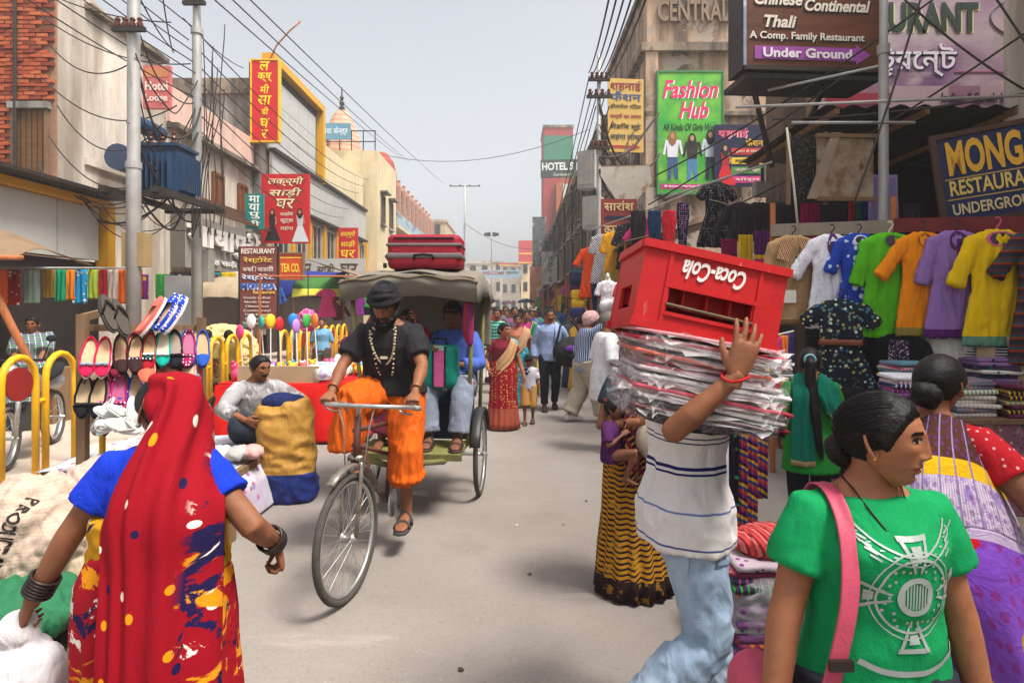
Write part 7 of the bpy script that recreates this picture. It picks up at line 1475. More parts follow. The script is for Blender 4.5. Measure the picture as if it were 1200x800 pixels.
# ================================================================== people in the street
def Wl(o, p): return o.matrix_basis.inverted() @ Vector(p)
def braid(p, pts, r0, r1, name='braid', m=None):
    mb = MB(); n = 26; P_ = [Vector(q) for q in pts]; c = []
    for i in range(n+1):
        t = i/n*(len(P_)-1); k_ = min(int(t), len(P_)-2); c.append(lerp(P_[k_], P_[k_+1], t-k_))
    for i in range(n): mb.ell(c[i]+V(.35*r0*math.sin(i*2.1), 0, 0), (lerp(r0, r1, i/n), lerp(r0, r1, i/n)*.8, lerp(r0, r1, i/n)*1.3), 8, 6)
    v, f = remesh(mb, .008, 2); return mesh_obj(name, v, f, m or HAIR, p.o, True)
def strands(p, n, end, r_=.0009, lift=.0165, th0=1.45, zf='back'):
    """Combed hair: fine tubes over the skull from the hairline back to a gathering point (head axes)."""
    mb = MB(); bv = BVHTree.FromPolygons([Vector(q) for q in p.H], p.hf); E = Vector(end).normalized()
    for i in range(n):
        a = lerp(-th0, th0, (i+rnd.random())/n); z = float(np.interp(abs(a), *HLINE[zf]))+.012+rnd.uniform(-.004, .012); S = Vector((math.sin(a)*.075, math.cos(a)*.095, z)).normalized(); pts = []
        for k_ in range(11):
            t = k_/10; d = S.slerp(E, t) if S.angle(E) < 3.1 else S.lerp(E, t); d = d+V(.02*math.sin(i*1.7+t*4), 0, .03*math.sin(i*2.3)*t*(1-t)*2); h = bv.ray_cast(p.hc, p.Rh @ d.normalized())
            if h[0] is not None: pts.append(h[0]+h[1]*((lift*min(1, .25+t*3))+rnd.uniform(-.0006, .0016))*p.hs)
        if len(pts) > 4: mb.tube(pts, r_, 4)
    return mb.build('hair_strands', HAIR, p.o, True, kind='stuff')
def bun(p, c, r_, name='hair_bun'):
    mb = MB()
    for i in range(5): mb.ell(hpt(p, c[0]+.4*r_*math.cos(i*1.26), c[1]+.25*r_*math.sin(i*2), c[2]+.4*r_*math.sin(i*1.26)), (r_*.75*p.hs,)*3, 10, 7)
    v, f = remesh(mb, .008, 2); return mesh_obj(name, wrinkle(v, f, .004, (50, 50, 50), 2), f, HAIR, p.o, True)
def bangle(p, i, m, n=3, r_=.034, t=.005, at_=.03, name='bangle'):
    d = (p.EL[i]-p.WR[i]).normalized(); u = d.orthogonal().normalized(); w_ = d.cross(u)
    for k_ in range(n):
        c = p.WR[i]+d*(at_+k_*t*2.1); MB().tube([c+(u*math.cos(a)+w_*math.sin(a))*r_*p.s*(.5+.5*p.fat) for a in [2*math.pi*j/18 for j in range(18)]], t, 6, closed=True).build(name, m, p.o, True)

# ---- woman in the red veil, walking away ---------------------------------------------------------------------------------
p = person('woman in red spotted veil and blue blouse walking away, nearest on the left', (-1.09, 1.90, 0), R(2), 1.45, 'b', True, 1.26, lean=.04, head=(.92, -.02, 0), vox=.008, hn=(110, 84), toe=(0, 0),
           wr=[(.36, .14, 1.00), (-.43, -.02, .86)], we=[(.6, -1, -.1), (-.6, -1, -.1)], an=[(.10, .22, .085), (-.10, -.22, .12)], hand=[dict(curl=.85, palm=(-.8, -.3, 0), dir=(.15, .15, -1)), dict(curl=.75, palm=(.4, .6, -.4), dir=(-.55, .2, -.8))])
face(p); hair(p, 'low', vol=.012, jag=.002)
BLU = cloth('1636b8', var=.08); shirt(p, BLU, hem=1.03, sleeve=.52, g=.014, flare=.0, fold=.008, name='blouse', vox=.008)
RP = [('noise', (2.6, 2.6, 5), .555, .012, 'd88a12', 1., 2.2), ('noise', (3.4, 3.4, 4.), .575, .010, '1c1440', 1., 1.8), ('noise', (5., 4., 6.), .615, .010, 'e0d4c8', 1., 2.4)]
SRP = cloth('980e1e', RP, key='painted_red_sari', wr=.3, var=.10)
pleated(p, 'sari_skirt', SRP, [((0, -.01, 1.06), .200, .160, .1), ((0, -.02, .95), .245, .190, .25), ((0, -.02, .80), .258, .205, .5), ((0, 0, .45), .262, .23, .9), ((0, 0, .03), .31, .29, 1.2)], pleats=18, amp=.010, n=120)
mb = MB(); mb.loft([p.ring(z, w_, d_, 0, g=.02) for z, w_, d_ in ((.98, .215, .155), (1.08, .20, .15), (1.16, .205, .155))]); garment(p, 'waist_wrap', cloth('b8860f', RP[1:], key='painted_yellow_sari'), mb, .012, (6, 6, 16))
# veil over the head and down the back
s = p.s; Q = lambda x, y, z: Vector((x, y, z)); hq = lambda x, y, z: hpt(p, x, y, z)
VEIL = cloth('8c0819', (('dots', (3.2, 11, 1), .10, ['e6dcc8', 'd88a12', '1c1440', 'e6dcc8'], .8), ('noise', (1.0, 4.5, 1), .55, .012, 'd88a12', 1., 2.2, (1, .35, 0), .98, 1.06), ('noise', (1.6, 5., 1), .56, .010, '1c1440', 1., 1.8, (1, .35, 0), .98, 1.06), ('noise', (2.2, 8., 1), .61, .010, 'e0d4c8', 1., 2.4, (1, .35, 0), .98, 1.06)), coord='U', key='red_veil', var=.10, wr=.22, ws=7., bs=400.)
VEIL2 = cloth('980a18', RP+[('dots', 6.4, .105, ['e6dcc8', 'd88a12', '1c1440'], .85)], key='red_veil_painted', var=.10, wr=.22)
rows = [[hq(-.050, -.085, -.12), hq(-.078, -.060, .0), hq(-.066, -.030, .098), hq(.02, .03, .130), hq(.09, .035, .085), hq(.112, .02, -.02), hq(.115, .02, -.09)],
        [hq(-.045, -.115, -.15), hq(-.078, -.095, .0), hq(-.070, -.06, .105), hq(.0, -.04, .143), hq(.085, -.045, .112), hq(.118, -.05, -.0), hq(.13, -.04, -.12)],
        [hq(-.055, -.13, -.17), hq(-.072, -.130, -.03), hq(-.055, -.137, .07), hq(.0, -.145, .085), hq(.075, -.135, .06), hq(.125, -.12, -.04), hq(.16, -.09, -.17)],
        [Q(-.045, -.19, 1.09), Q(-.01, -.205, 1.12), Q(.03, -.22, 1.14), Q(.075, -.22, 1.14), Q(.125, -.205, 1.13), Q(.18, -.165, 1.12), Q(.235, -.08, 1.10)],
        [Q(-.030, -.235, .92), Q(.0, -.245, .92), Q(.035, -.255, .93), Q(.08, -.26, .93), Q(.13, -.25, .92), Q(.19, -.21, .92), Q(.245, -.12, .92)],
        [Q(-.020, -.27, .68), Q(.01, -.285, .68), Q(.045, -.29, .68), Q(.09, -.29, .68), Q(.14, -.285, .68), Q(.20, -.25, .68), Q(.255, -.16, .68)],
        [Q(-.015, -.28, .40), Q(.015, -.30, .40), Q(.05, -.31, .40), Q(.095, -.31, .40), Q(.145, -.30, .40), Q(.205, -.27, .40), Q(.265, -.18, .40)]]
bvv = BVHTree.FromPolygons([Vector(q) for q in p.H], p.hf)
ve = sheet('veil', VEIL, rows, p.o, 60, 14, .014, 4.2, 11., None, .012, .003)
BNG = mat('dark_bangles', '3a2f2c', .35, .3, 60, .1, metal=.5); bangle(p, 0, BNG, 5, .040); bangle(p, 1, BNG, 6, .040)
MB().ell(hq(-.082, .0, -.045), (.008, .008, .008), 8, 6).build('ear_stud', SILVER, p.o, True)
hl = p.WR[1]+V(-.05, .03, -.06); bgm = MB(); bgm.ell(hl+V(-.01, 0, -.05), (.05, .05, .06), 12, 8); bgm.ell(hl+V(.0, 0, -.20), (.12, .09, .13), 14, 10); bgm.ell(hl+V(.01, 0, -.32), (.14, .10, .14), 14, 10)
v, f = remesh(bgm, .010, 2); bo = mesh_obj('carry_bag', wrinkle(v, f, .016, (14, 14, 7), 4), f, cloth('c9c4c6', (('noise', (3, 3, 1.4), .60, .02, '9a3048', .8),), rough=.5, wr=.6), None, True, loc=p.o.location, label='white and maroon plastic bag held by the red veiled woman', cat='bag'); bo.rotation_euler = p.o.rotation_euler

# ---- man with the crate and bundle on his shoulder -----------------------------------------------------------------------
p = person('man in white striped shirt and pale jeans shouldering the red crate', (.64, 2.28, 0), R(-86), 1.68, 'b', False, .90, lean=.02, head=(0, -.1, 0), vox=.008, hn=(60, 46),
           wr=[(.430, .00, 1.425), (-.25, .30, 1.35)], we=[(.3, -1, -.75), (-1, -.2, -.5)], an=[(.11, -.25, .20), (-.10, .16, .085)], kn=[(.1, 1, 0), (-.1, 1, 0)], hand=[dict(curl=.12, spread=1.1, palm=(-1, .0, .0), dir=(-.02, .34, .95), thumb=.9, k=1.08), dict(curl=.5, palm=(0, 0, 1))])
face(p); hair(p)
WSH = cloth('d6d2cf', (('band', 2, 1.255, 1.262, '1e2248'), ('band', 2, 1.205, 1.210, '2a2e50'), ('band', 2, 1.188, 1.193, '2a2e50'), ('band', 2, 1.095, 1.107, '1e1c5c'), ('band', 2, 1.077, 1.085, '1e1c5c'), ('band', 2, .955, .962, '6a78a8'), ('band', 2, .835, .842, '4a5080')), wr=.4, var=.06)
shirt(p, WSH, hem=.80, sleeve=.55, g=.026, flare=.026, fold=.018, sc=(9, 9, 5), vox=.008)
JN = cloth('8fa4ba', (('noise', (7, 7, 3), .56, .12, 'c4d2de', .6), ('noise', 3., .62, .12, '7488a0', .5)), wr=.45, ws=11, bump=.3, bs=300)
tr = trousers(p, JN, top=.92, end=.98, g=.016, wide=.02, fold=.018, sc=(10, 10, 8))
print_on(p, tr, 'back_pocket', flat([[(-.055, -.065), (0, -.085), (.055, -.065), (.055, .06), (-.055, .06)]]), cloth('9aaec2', bump=.3), (.1, -.075, .80), (0, 1, 0), (0, 0, 1), (-1, .35, 0), 3, .004)
print_on(p, tr, 'pocket_seam', flat([[(.0, 0), (.008, 0), (.045, .12), (.037, .12)], [(.0, 0), (.06, -.004), (.06, .002), (0, .008)]]), cloth('5a6a80'), (.1, .03, .78), (0, 1, 0), (0, 0, 1), (-1, 0, 0), 3, .004)
for i in (0, 1): sandal(p, i, BLACK)
MB().tube([p.WR[0]+V(.036*math.cos(a), .02*math.sin(a)*.6+.036*math.sin(a)*.8, .006*math.sin(a*2)-.02*math.cos(a)*.3) for a in [2*math.pi*j/20 for j in range(20)]], .004, 6, closed=True).build('red_thread', cloth('b8242c'), p.o, True)
cm = p
# bundle of plastic-wrapped packets
bd = empty('packet_bundle', (.585, 2.07, 1.285), 0, 'thick bundle of clear-plastic wrapped magazines carried on the shoulder', 'bundle'); bd.rotation_euler = (0, R(11), 0)
for i in range(18):
    z = .02+i*.0145+.004*math.sin(i*2.3); w_ = .455+.03*math.sin(i*1.7)+.03*math.sin(i*.4); mb = MB(); rbox(mb, (rnd.uniform(-.02, .02)+(-.012*(i-10)*.3), rnd.uniform(-.012, .012), z), (w_, .33, .013), .0062, 4)
    c_ = ['d8ccca', 'a8a0a2', 'a01c30', 'c9a8a8', 'd8d2d2', 'c8502a', 'b02a40', 'b8aaac', '3a2a30', 'c98a92', 'b83a50'][(i*3+2) % 11] if i > 2 else ['1c1618', '6a1420', '1c1618'][i]
    v = [(q[0], q[1], q[2]+.006*math.sin(q[0]*9+i*.8)+.004*noise.noise(Vector(q)*9+V(0, 0, i))) for q in mb.v]; mesh_obj('packet', v, mb.f, cloth(c_, (('noise', (9, 9, 40), .62, .04, 'd8d0d0', .7), ('noise', (14, 14, 30), .64, .03, '5a2030', .7)), key='packet_'+c_, rough=.35, wr=.2), bd, True)
    fr = []       # frayed plastic film round the packet's edge
    for j in range(64):
        a = 2*math.pi*j/64; cx = (w_/2+.004)*math.copysign(abs(math.cos(a))**.35, math.cos(a)); cy = .172*math.copysign(abs(math.sin(a))**.35, math.sin(a)); k_ = 1+.13*abs(noise.noise(V(j*.75, i*3.1, 0)))*2; fr.append([Vector((cx*.93, cy*.93, z+.004)), Vector((cx*k_+.006, cy*k_, z+.022*noise.noise(V(j*.9, i, 5))*2.2))])
    fr.append(fr[0]); mb = MB(); mb.loft(fr, wrap=False, caps=False); mb.build('plastic_film', PLASTIC if i % 2 else PLASTIC2, bd, True)
mb = MB(); rbox(mb, (0, 0, .13), (.49, .35, .245), .03); v, f = remesh(mb, .010, 1); mesh_obj('plastic_wrap', wrinkle(wrinkle(v, f, .016, (9, 9, 26), 12), f, .010, (30, 30, 50), 3), f, FILM, bd, True)
# bottom sling of dark netting
mb = MB(); mb.ell((0, 0, .03), (.23, .16, .06), 18, 10); v, f = remesh(mb, .012, 2); mesh_obj('sling', wrinkle(v, f, .01, (9, 9, 30), 3), f, cloth('1d1618', (('lines', 20, .02, '6a5a58'),), wr=.6), bd, True)
# red bottle crate, upside down
CRD = mat('crate_red', 'b8161a', .45, .14, 5, .12, 60, layers=(('noise', 6, .66, .05, '7a1014', .6), ('noise', (14, 14, 3), .70, .03, 'd8b0a8', .6), ('noise', 22, .70, .03, '4a1012', .5)), spec=.4)
cr = empty('bottle_crate', (.615, 2.09, 1.682), 0, 'scuffed red plastic bottle crate with white script logo, carried upside down', 'crate'); cr.rotation_euler = (R(-4), R(12), R(3))
Wc, Dc, Hc = .465, .31, .275; mb = MB()
def wallp(mb, org, ux, W, slot):      # crate side with hand slot: four bars round the opening
    sw, sh0, sh1 = slot; n = Vector(ux).cross(V(0, 0, 1)); t = .014
    for x0, x1, z0, z1 in ((-W/2, -sw/2, -Hc/2, Hc/2), (sw/2, W/2, -Hc/2, Hc/2), (-sw/2, sw/2, -Hc/2, sh0), (-sw/2, sw/2, sh1, Hc/2)):
        c = Vector(org)+Vector(ux)*((x0+x1)/2)+V(0, 0, (z0+z1)/2); d = (x1-x0, t, z1-z0) if abs(ux[0]) > .5 else (t, x1-x0, z1-z0); mb.box(c, d)
for nm, org, ux, W in (('side_wall', (0, -Dc/2, 0), (1, 0, 0), Wc), ('side_wall', (0, Dc/2, 0), (1, 0, 0), Wc), ('end_wall', (-Wc/2+.008, 0, 0), (0, 1, 0), Dc-.018), ('end_wall', (Wc/2-.008, 0, 0), (0, 1, 0), Dc-.018)): mb = MB(); wallp(mb, org, ux, W, (.27 if W > .4 else .14, -.075, .0)); mb.build(nm, CRD, cr)
for sy in (-1, 1):      # raised rims
    for z in (Hc/2-.012, -Hc/2+.012): MB().box((0, sy*(Dc/2+.006), z), (Wc+.016, .026, .026)).build('rim', CRD, cr)
    for x in (-.147, .147): MB().box((x, sy*(Dc/2+.003), 0), (.012, .020, Hc-.04)).build('rib', CRD, cr)
    for z in (.006, -.081): MB().box((0, sy*(Dc/2+.003), z), (.30, .022, .012)).build('slot_lip', CRD, cr)
for x in (-1, 1): MB().box((x*(Wc/2-.002), 0, Hc/2-.012), (.026, Dc-.02, .026)).build('rim', CRD, cr)
mb = MB(); mb.box((0, 0, Hc/2-.020), (Wc-.03, Dc-.03, .010)); mb.build('floor', CRD, cr)
for i in range(5): MB().box((-.155+i*.0775, 0, .03), (.006, Dc-.04, .17)).build('divider', CRD, cr)
for i in range(3): MB().box((0, -.0775+i*.0775, .032), (Wc-.04, .006, .165)).build('divider', CRD, cr)
text('Coca-Cola', 'logo', paint('e6dad4'), cr, (-.005, -Dc/2-.0095, .068), (-1, 0, 0), (0, 0, -1), w=.205, h=.062, bold=.025, shear=.35, depth=.002)
MB().tube([(-.14, -Dc/2-.012, -.052), (.14, -Dc/2-.012, -.058)], .005, 6).build('rope', mat('old_rope', '6a5c48'), cr)

# ---- young woman in the green t-shirt ------------------------------------------------------------------------------------
p = person('young woman in green printed t-shirt looking aside, nearest on the right', (.83, 1.42, 0), R(181), 1.475, 'a', True, 1.12, head=(.84, -.02, 0), vox=.007, hn=(150, 116),
           wr=[(.30, .08, .80), (-.26, .06, .80)], we=[(1, -.5, 0), (-1, -.5, 0)], nose=1.05)
face(p, look=.5, shut=.12); hair(p, 'back', vol=.013, jag=.0015); bun(p, (.0, -.105, -.045), .040); strands(p, 260, (0, -.95, -.35), .0010, .0155)
GT = cloth('0e8c50', var=.07, wr=.38, ws=8); ts = shirt(p, GT, hem=.74, sleeve=.50, g=.014, flare=.004, neckz=1.375, fold=.011, name='t_shirt', sc=(9, 9, 6), vox=.0075)
mb = MB(); mb.tube([p.trunk(.088*math.cos(a), .030+.064*math.sin(a)-.014, 1.386-.030*(math.sin(a)+.2)) for a in [2*math.pi*j/40 for j in range(40)]], .0055*p.s, 8, closed=True); mb.build('neck_band', cloth('0a6a3c'), p.o, True)
polys = ringpoly(0, 0, .030, .042)+ringpoly(0, 0, .078, .083)+ringpoly(0, 0, .092, .095)
for a in (90, 180, 270, 0):
    ca, sa = math.cos(R(a)), math.sin(R(a)); T_ = lambda u, w_: (u*ca-w_*sa, u*sa+w_*ca)
    polys += [[T_(.05, -.008), T_(.118, -.034), T_(.118, -.026), T_(.056, -.004)], [T_(.05, .008), T_(.056, .004), T_(.118, .026), T_(.118, .034)], [T_(.112, -.034), T_(.122, -.036), T_(.122, .036), T_(.112, .034)], [T_(.085, -.010), T_(.104, -.013), T_(.104, .013), T_(.085, .010)]]
for i in range(10):
    for j in range(3): a = R(36*i+12*j); r_ = .058+.008*j; polys.append([(r_*math.cos(a)-.003, r_*math.sin(a)-.003), (r_*math.cos(a)+.003, r_*math.sin(a)-.003), (r_*math.cos(a)+.003, r_*math.sin(a)+.003), (r_*math.cos(a)-.003, r_*math.sin(a)+.003)])
for i in range(9): x = -.028+.007*i; polys.append([(x-.0018, -.028+.002*(i % 2)), (x+.0018, -.028), (x+.0018, .028), (x-.0018, .028-.003*(i % 3))])
polys += ringpoly(0, .215, .128, .132, 215, 325, 30)+ringpoly(0, .215, .146, .149, 212, 328, 30)+ringpoly(0, .10, .262, .275, 246, 300, 30)
for i in range(11): a = R(220+10*i); r_ = .139; polys.append([(r_*math.cos(a)-.004, .215+r_*math.sin(a)-.0012), (r_*math.cos(a)+.004, .215+r_*math.sin(a)-.0012), (r_*math.cos(a)+.004, .215+r_*math.sin(a)+.0012), (r_*math.cos(a)-.004, .215+r_*math.sin(a)+.0012)])
for sx_ in (-1, 1):
    for i in range(4): polys.append([(sx_*(.075+.006*i), .075+.012*i), (sx_*(.095+.006*i), .085+.012*i), (sx_*(.094+.006*i), .089+.012*i), (sx_*(.074+.006*i), .079+.012*i)])
print_on(p, ts, 'silver_print', flat(polys), SILVER, (-.02, .3, 1.05), (-1, 0, 0), (0, 0, 1), (0, -1, 0), 2, .0025)
# cord necklace with pendant, ear stud
pts = [p.trunk(x, y, z) for x, y, z in ((.050, -.055, 1.42), (.066, -.02, 1.415), (.066, .03, 1.40), (.055, .075, 1.365), (.03, .108, 1.32), (.004, .122, 1.285), (-.02, .108, 1.32), (-.045, .075, 1.365), (-.06, .03, 1.40), (-.062, -.02, 1.415), (-.05, -.055, 1.42))]
MB().tube(pts, .0022, 6).build('neck_cord', mat('dark_cord', '2a1c14', .7), p.o, True); MB().ell(pts[5]+V(0, .008, -.022), (.006, .005, .012), 8, 6).build('pendant', GOLD, p.o, True); MB().ell(hpt(p, .0815, -.002, -.038), (.004, .004, .004), 8, 6).build('ear_stud', GOLD, p.o, True)
trousers(p, cloth('2a2a34'), top=.98)
# pink shoulder bag
PB = mat('pink_leather', 'b84860', .55, .12, 8, .12, 120, wr=.2)
sb_ = empty('shoulder_bag', p.o.location, 0, 'pink shoulder bag with checked side on the green t-shirt woman', 'bag'); sb_.rotation_euler = p.o.rotation_euler
bvg = BVHTree.FromPolygons([v.co for v in ts.data.vertices], [tuple(q.vertices) for q in ts.data.polygons]); path = [V(.085, -.13, 1.17), V(.095, -.06, 1.235), V(.100, .02, 1.235), V(.108, .09, 1.17), V(.125, .13, 1.06), V(.15, .135, .94), V(.18, .12, .80)]; rows = []
for i, q in enumerate(path): rows.append([q+V(-.019, 0, 0), q, q+V(.019, 0, 0)])
sheet('strap', PB, rows, sb_, 6, 6, .0, 1., 0, bvg, .006, .005); MB().box((.152, .147, .92), (.050, .010, .022)).build('buckle', mat('dark_metal', '4a4440', .35, .2, metal=.8), sb_)
mb = MB(); rbox(mb, (.23, .02, .66), (.13, .34, .30), .05); v, f = remesh(mb, .010, 2); mesh_obj('body', wrinkle(v, f, .008, (8, 8, 8), 6), f, PB, sb_, True); rbox(MB(), (.20, .10, .74), (.10, .20, .12), .03).build('checked_panel', cloth('2a2226', (('stripe', 2, 130, .5, 'c9b8b4'), ('stripe', 1, 130, .4, '2a2226'))), sb_, True)
# ---- woman in the purple and brown sari, behind her ------------------------------------------------------------------------
p = person('woman wrapped in purple floral sari with brown and yellow shoulder, back turned', (1.50, 2.18, 0), R(-62), 1.50, 'b', True, 1.35, head=(.1, -.1, 0), vox=.011, hn=(70, 54), wr=[(.30, .28, 1.05), (-.28, .28, 1.0)])
face(p); hair(p, 'low', vol=.016, jag=.002); bun(p, (0, -.11, -.04), .05); shirt(p, cloth('b01a24', (('dots', 40, .2, 'd8a0a0', .3),)), hem=1.02, sleeve=.5, g=.014, name='blouse')
PSR = cloth('6f3aa8', (('noise', 1.2, .6, .2, '8a5ac0', .5), ('rings', 8.5, .30, '8a1848', .5)), coord='O', key='purple_sari')
SKR = cloth('6a35a0', (('rings', 13, .30, '8a1848', .4), ('flor', 6, .22, ['b8141c', '3f8a24', '6a35a0', 'b09040', '6a35a0'])), key='purple_skirt', wr=.35)
pleated(p, 'sari_skirt', SKR, [((0, 0, 1.06), .21, .17, .1), ((0, 0, .92), .27, .22, .3), ((0, 0, .5), .31, .28, .9), ((0, 0, .03), .38, .35, 1.3)], pleats=16, amp=.012)
PAL2 = cloth('c8b8cc', (('stripe', 0, 60, .25, '9a86aa'), ('noise', 9, .56, .03, '8f6fb8', .8), ('band', 1, -.1, .50, '4a2a1c'), ('rings', (20, 12, 1), .26, '6a2a7a', .8), ('band', 1, .47, .64, 'd8a80c'), ('stripe', 0, 9, .12, '8a78a0')), coord='U', key='sari_pallu', wr=.35)
PAL3 = cloth('7a44b4', (('noise', 1.2, .6, .2, '9a6ac8', .5), ('rings', (11, 8, 1), .24, '8a1448', .5), ('flor', (4.2, 4.0, 1), .30, ['c01420', '4a9a28', '7a44b4', '7a44b4', '6a3aa0', 'a89040']), ('band', 1, -.1, .10, 'b8a4c4'), ('band', 1, .955, 1.1, 'c99a5a')), coord='U', key='sari_pallu_flowers', wr=.35)
def wp(px, py, Y): return Wl(p.o, at(px, py, Y))
p.o.matrix_basis  # location and turn already set
import mathutils
MI = (Matrix.Translation(p.o.location) @ Matrix.Rotation(p.o.rotation_euler[2], 4, 'Z')).inverted()
wp = lambda px, py, Y: MI @ at(px, py, Y)
rows = [[wp(1062, 500, 2.30), wp(1090, 488, 2.12), wp(1125, 492, 2.08), wp(1150, 520, 2.22)], [wp(1050, 530, 2.10), wp(1085, 520, 1.98), wp(1130, 525, 1.95), wp(1165, 550, 2.12)], [wp(1030, 565, 2.0), wp(1080, 560, 1.90), wp(1140, 565, 1.88), wp(1185, 590, 2.05)], [wp(1020, 620, 1.97), wp(1080, 615, 1.86), wp(1150, 620, 1.84), wp(1205, 640, 2.0)]]
sheet('pallu', PAL2, rows, p.o, 36, 10, .010, 2.2, 3., None, .01, .005)
rows = [[a+V(0, 0, 0) for a in rows[-1]], [wp(1030, 680, 1.96), wp(1090, 670, 1.82), wp(1160, 680, 1.80), wp(1225, 700, 1.95)], [wp(1080, 735, 1.95), wp(1130, 745, 1.82), wp(1185, 760, 1.80), wp(1240, 770, 1.92)], [wp(1095, 750, 1.96), wp(1145, 790, 1.84), wp(1200, 830, 1.82), wp(1250, 850, 1.92)]]
sheet('pallu_end', PAL3, rows, p.o, 40, 12, .012, 2.5, 8., None, .01, .005)
# child in yellow below, and neighbour in maroon at the frame edge
p = person('small child in yellow frock half hidden behind the purple sari', (1.93, 2.50, 0), R(120), .78, 'c', False, 1., child=True, vox=.010, hn=(48, 36), wr=[(.20, .42, .90), None], hand=[dict(curl=.25, palm=(0, 0, -1)), {}])
face(p, brows=False); hair(p); shirt(p, cloth('c99a10'), hem=.55, sleeve=.4, g=.03, bell=.10, name='frock')
p = person('shopper in maroon shirt and jeans at the right picture edge', (3.02, 3.35, 0), R(40), 1.60, 'b', vox=.012, hn=(48, 36)); hair(p); face(p); shirt(p, cloth('6a1024'), sleeve=1.9, g=.02); trousers(p, cloth('3f587a')); [sandal(p, i, BLACK, shoe=True) for i in (0, 1)]
# ---- girl in green kurta with long plait ---------------------------------------------------------------------------------
p = person('girl in green kurta and black leggings with long ponytail at the stall', (1.99, 4.10, 0), R(-14), 1.40, 'b', True, .98, head=(-.25, -.12, 0), vox=.010, hn=(70, 54), wr=[(.20, .25, .92), (-.22, .10, .90)], an=[(.09, .06, .085), (-.12, -.20, .085)])
hair(p, 'low', vol=.014, jag=.002); face(p); kg = shirt(p, cloth('1f7a2c', var=.1), hem=.68, sleeve=1.25, g=.016, flare=.03, name='kurta'); trousers(p, cloth('15141a'), end=.98, g=.006, name='leggings'); [sandal(p, i, BLACK) for i in (0, 1)]
b_ = hpt(p, 0, -.12, .02); mb = MB(); mb.tube([b_, b_+V(0, -.03, -.02), b_+V(-.005, -.045, -.15), p.trunk(0, -.17, 1.15), p.trunk(.02, -.175, .95), p.trunk(.05, -.16, .80)], [.03, .035, .032, .030, .024, .010], 10); v, f = remesh(mb, .009, 2); mesh_obj('ponytail', wrinkle(v, f, .006, (40, 40, 6), 2), f, HAIR, p.o, True); MB().tube([b_+V(.032*math.cos(a), -.02, .032*math.sin(a)) for a in [2*math.pi*j/14 for j in range(14)]], .008, 6, closed=True).build('hair_tie', cloth('7fb0b8'), p.o, True)
TD = cloth('0b6a58', (('band', 1, .96, 1.1, 'a8906a'),), coord='U', var=.12); tk = p.trunk
sheet('dupatta', TD, [[tk(-.02, .10, 1.36), tk(-.07, .09, 1.36), tk(-.12, .08, 1.35)], [tk(-.03, -.02, 1.42), tk(-.09, -.02, 1.41), tk(-.14, -.02, 1.39)], [tk(.0, -.14, 1.33), tk(-.07, -.15, 1.31), tk(-.15, -.13, 1.28)], [tk(-.01, -.16, 1.1), tk(-.08, -.165, 1.1), tk(-.16, -.14, 1.1)], [tk(.0, -.165, .75), tk(-.08, -.17, .74), tk(-.17, -.15, .75)]], p.o, 14, 8, .008, 3., 2., p.bvh, .03)
sheet('dupatta_end', TD, [[tk(.02, .10, 1.38), tk(.07, .09, 1.37), tk(.12, .08, 1.35)], [tk(.03, -.04, 1.42), tk(.09, -.04, 1.41), tk(.15, -.03, 1.37)], [tk(.03, -.14, 1.30), tk(.10, -.14, 1.25), tk(.20, -.09, 1.22)], [tk(.09, -.15, 1.15), tk(.15, -.13, 1.10), tk(.22, -.05, 1.08)]], p.o, 14, 8, .008, 3., 5., p.bvh, .03)
# ---- woman with baby in black and ochre sari, behind the bundle --------------------------------------------------------------
p = person('woman in ochre striped sari carrying a baby behind the crate carrier', (.72, 3.62, 0), R(-150), 1.52, 'b', True, 1.08, vox=.011, hn=(60, 46), wr=[(.16, .22, 1.12), (-.08, .24, 1.10)], hand=[dict(curl=.6, palm=(-1, 0, 0)), dict(curl=.7, palm=(1, 0, 0))])
face(p); hair(p, 'low'); shirt(p, cloth('23303a', (('flor', 24, .3, ['8a3a3a', '2a6a6a']),)), hem=1.02, sleeve=.5, name='blouse')
OCH = cloth('b07a1a', (('stripe', (.35, .3, 1), 34, .42, '231820', 0, .35), ('band', 2, -.1, .13, '2a1a1c'), ('noise', (16, 16, 16), .60, .02, 'b8862a', .6)), key='ochre_sari')
pleated(p, 'sari_skirt', OCH, [((0, 0, 1.06), .165, .125, .1), ((0, 0, .92), .205, .16, .3), ((0, 0, .5), .21, .18, .8), ((0, 0, .02), .25, .23, 1.3)], pleats=16, amp=.012)
sheet('shawl', cloth('3a1440', (('stripe', (1, .3, 1), 26, .35, 'b8861a', 0, .6), ('stripe', (1, 0, -.6), 16, .3, '7a1a30')), key='purple_shawl'), [[tk_(x, .16+.05*abs(x), z) for x in (-.05, .08, .22)] for tk_ in (p.trunk,) for z in (1.34, 1.2, 1.0, .85, .72)], p.o, 16, 6, .015, 3., 4., p.bvh, .02)
lu = MB(); lu.ell(p.trunk(.05, .26, 1.02), (.12, .11, .13), 14, 10); v, f = remesh(lu, .012, 2); o_ = mesh_obj('cloth_bag', wrinkle(v, f, .006, (8, 8, 8), 2), f, cloth('b8a894'), None, True, loc=p.o.location, label='small beige cloth bag held by the sari woman with baby', cat='bag'); o_.rotation_euler = p.o.rotation_euler
bb = person('baby with dangling bare legs wrapped in purple shawl', (.56, 3.45, .72), R(-120), .66, 'c', False, 1.05, child=True, pz=.30, vox=.010, hn=(48, 36), an=[(.10, .24, .02), (-.08, .28, .05)], kn=[(.1, 1, .8), (-.1, 1, .8)], wr=[(.15, .2, .6), (-.15, .2, .6)], cat='baby'); face(bb, brows=False); hair(bb); shirt(bb, cloth('4a2050'), hem=.82, sleeve=.8, g=.03, name='wrap')
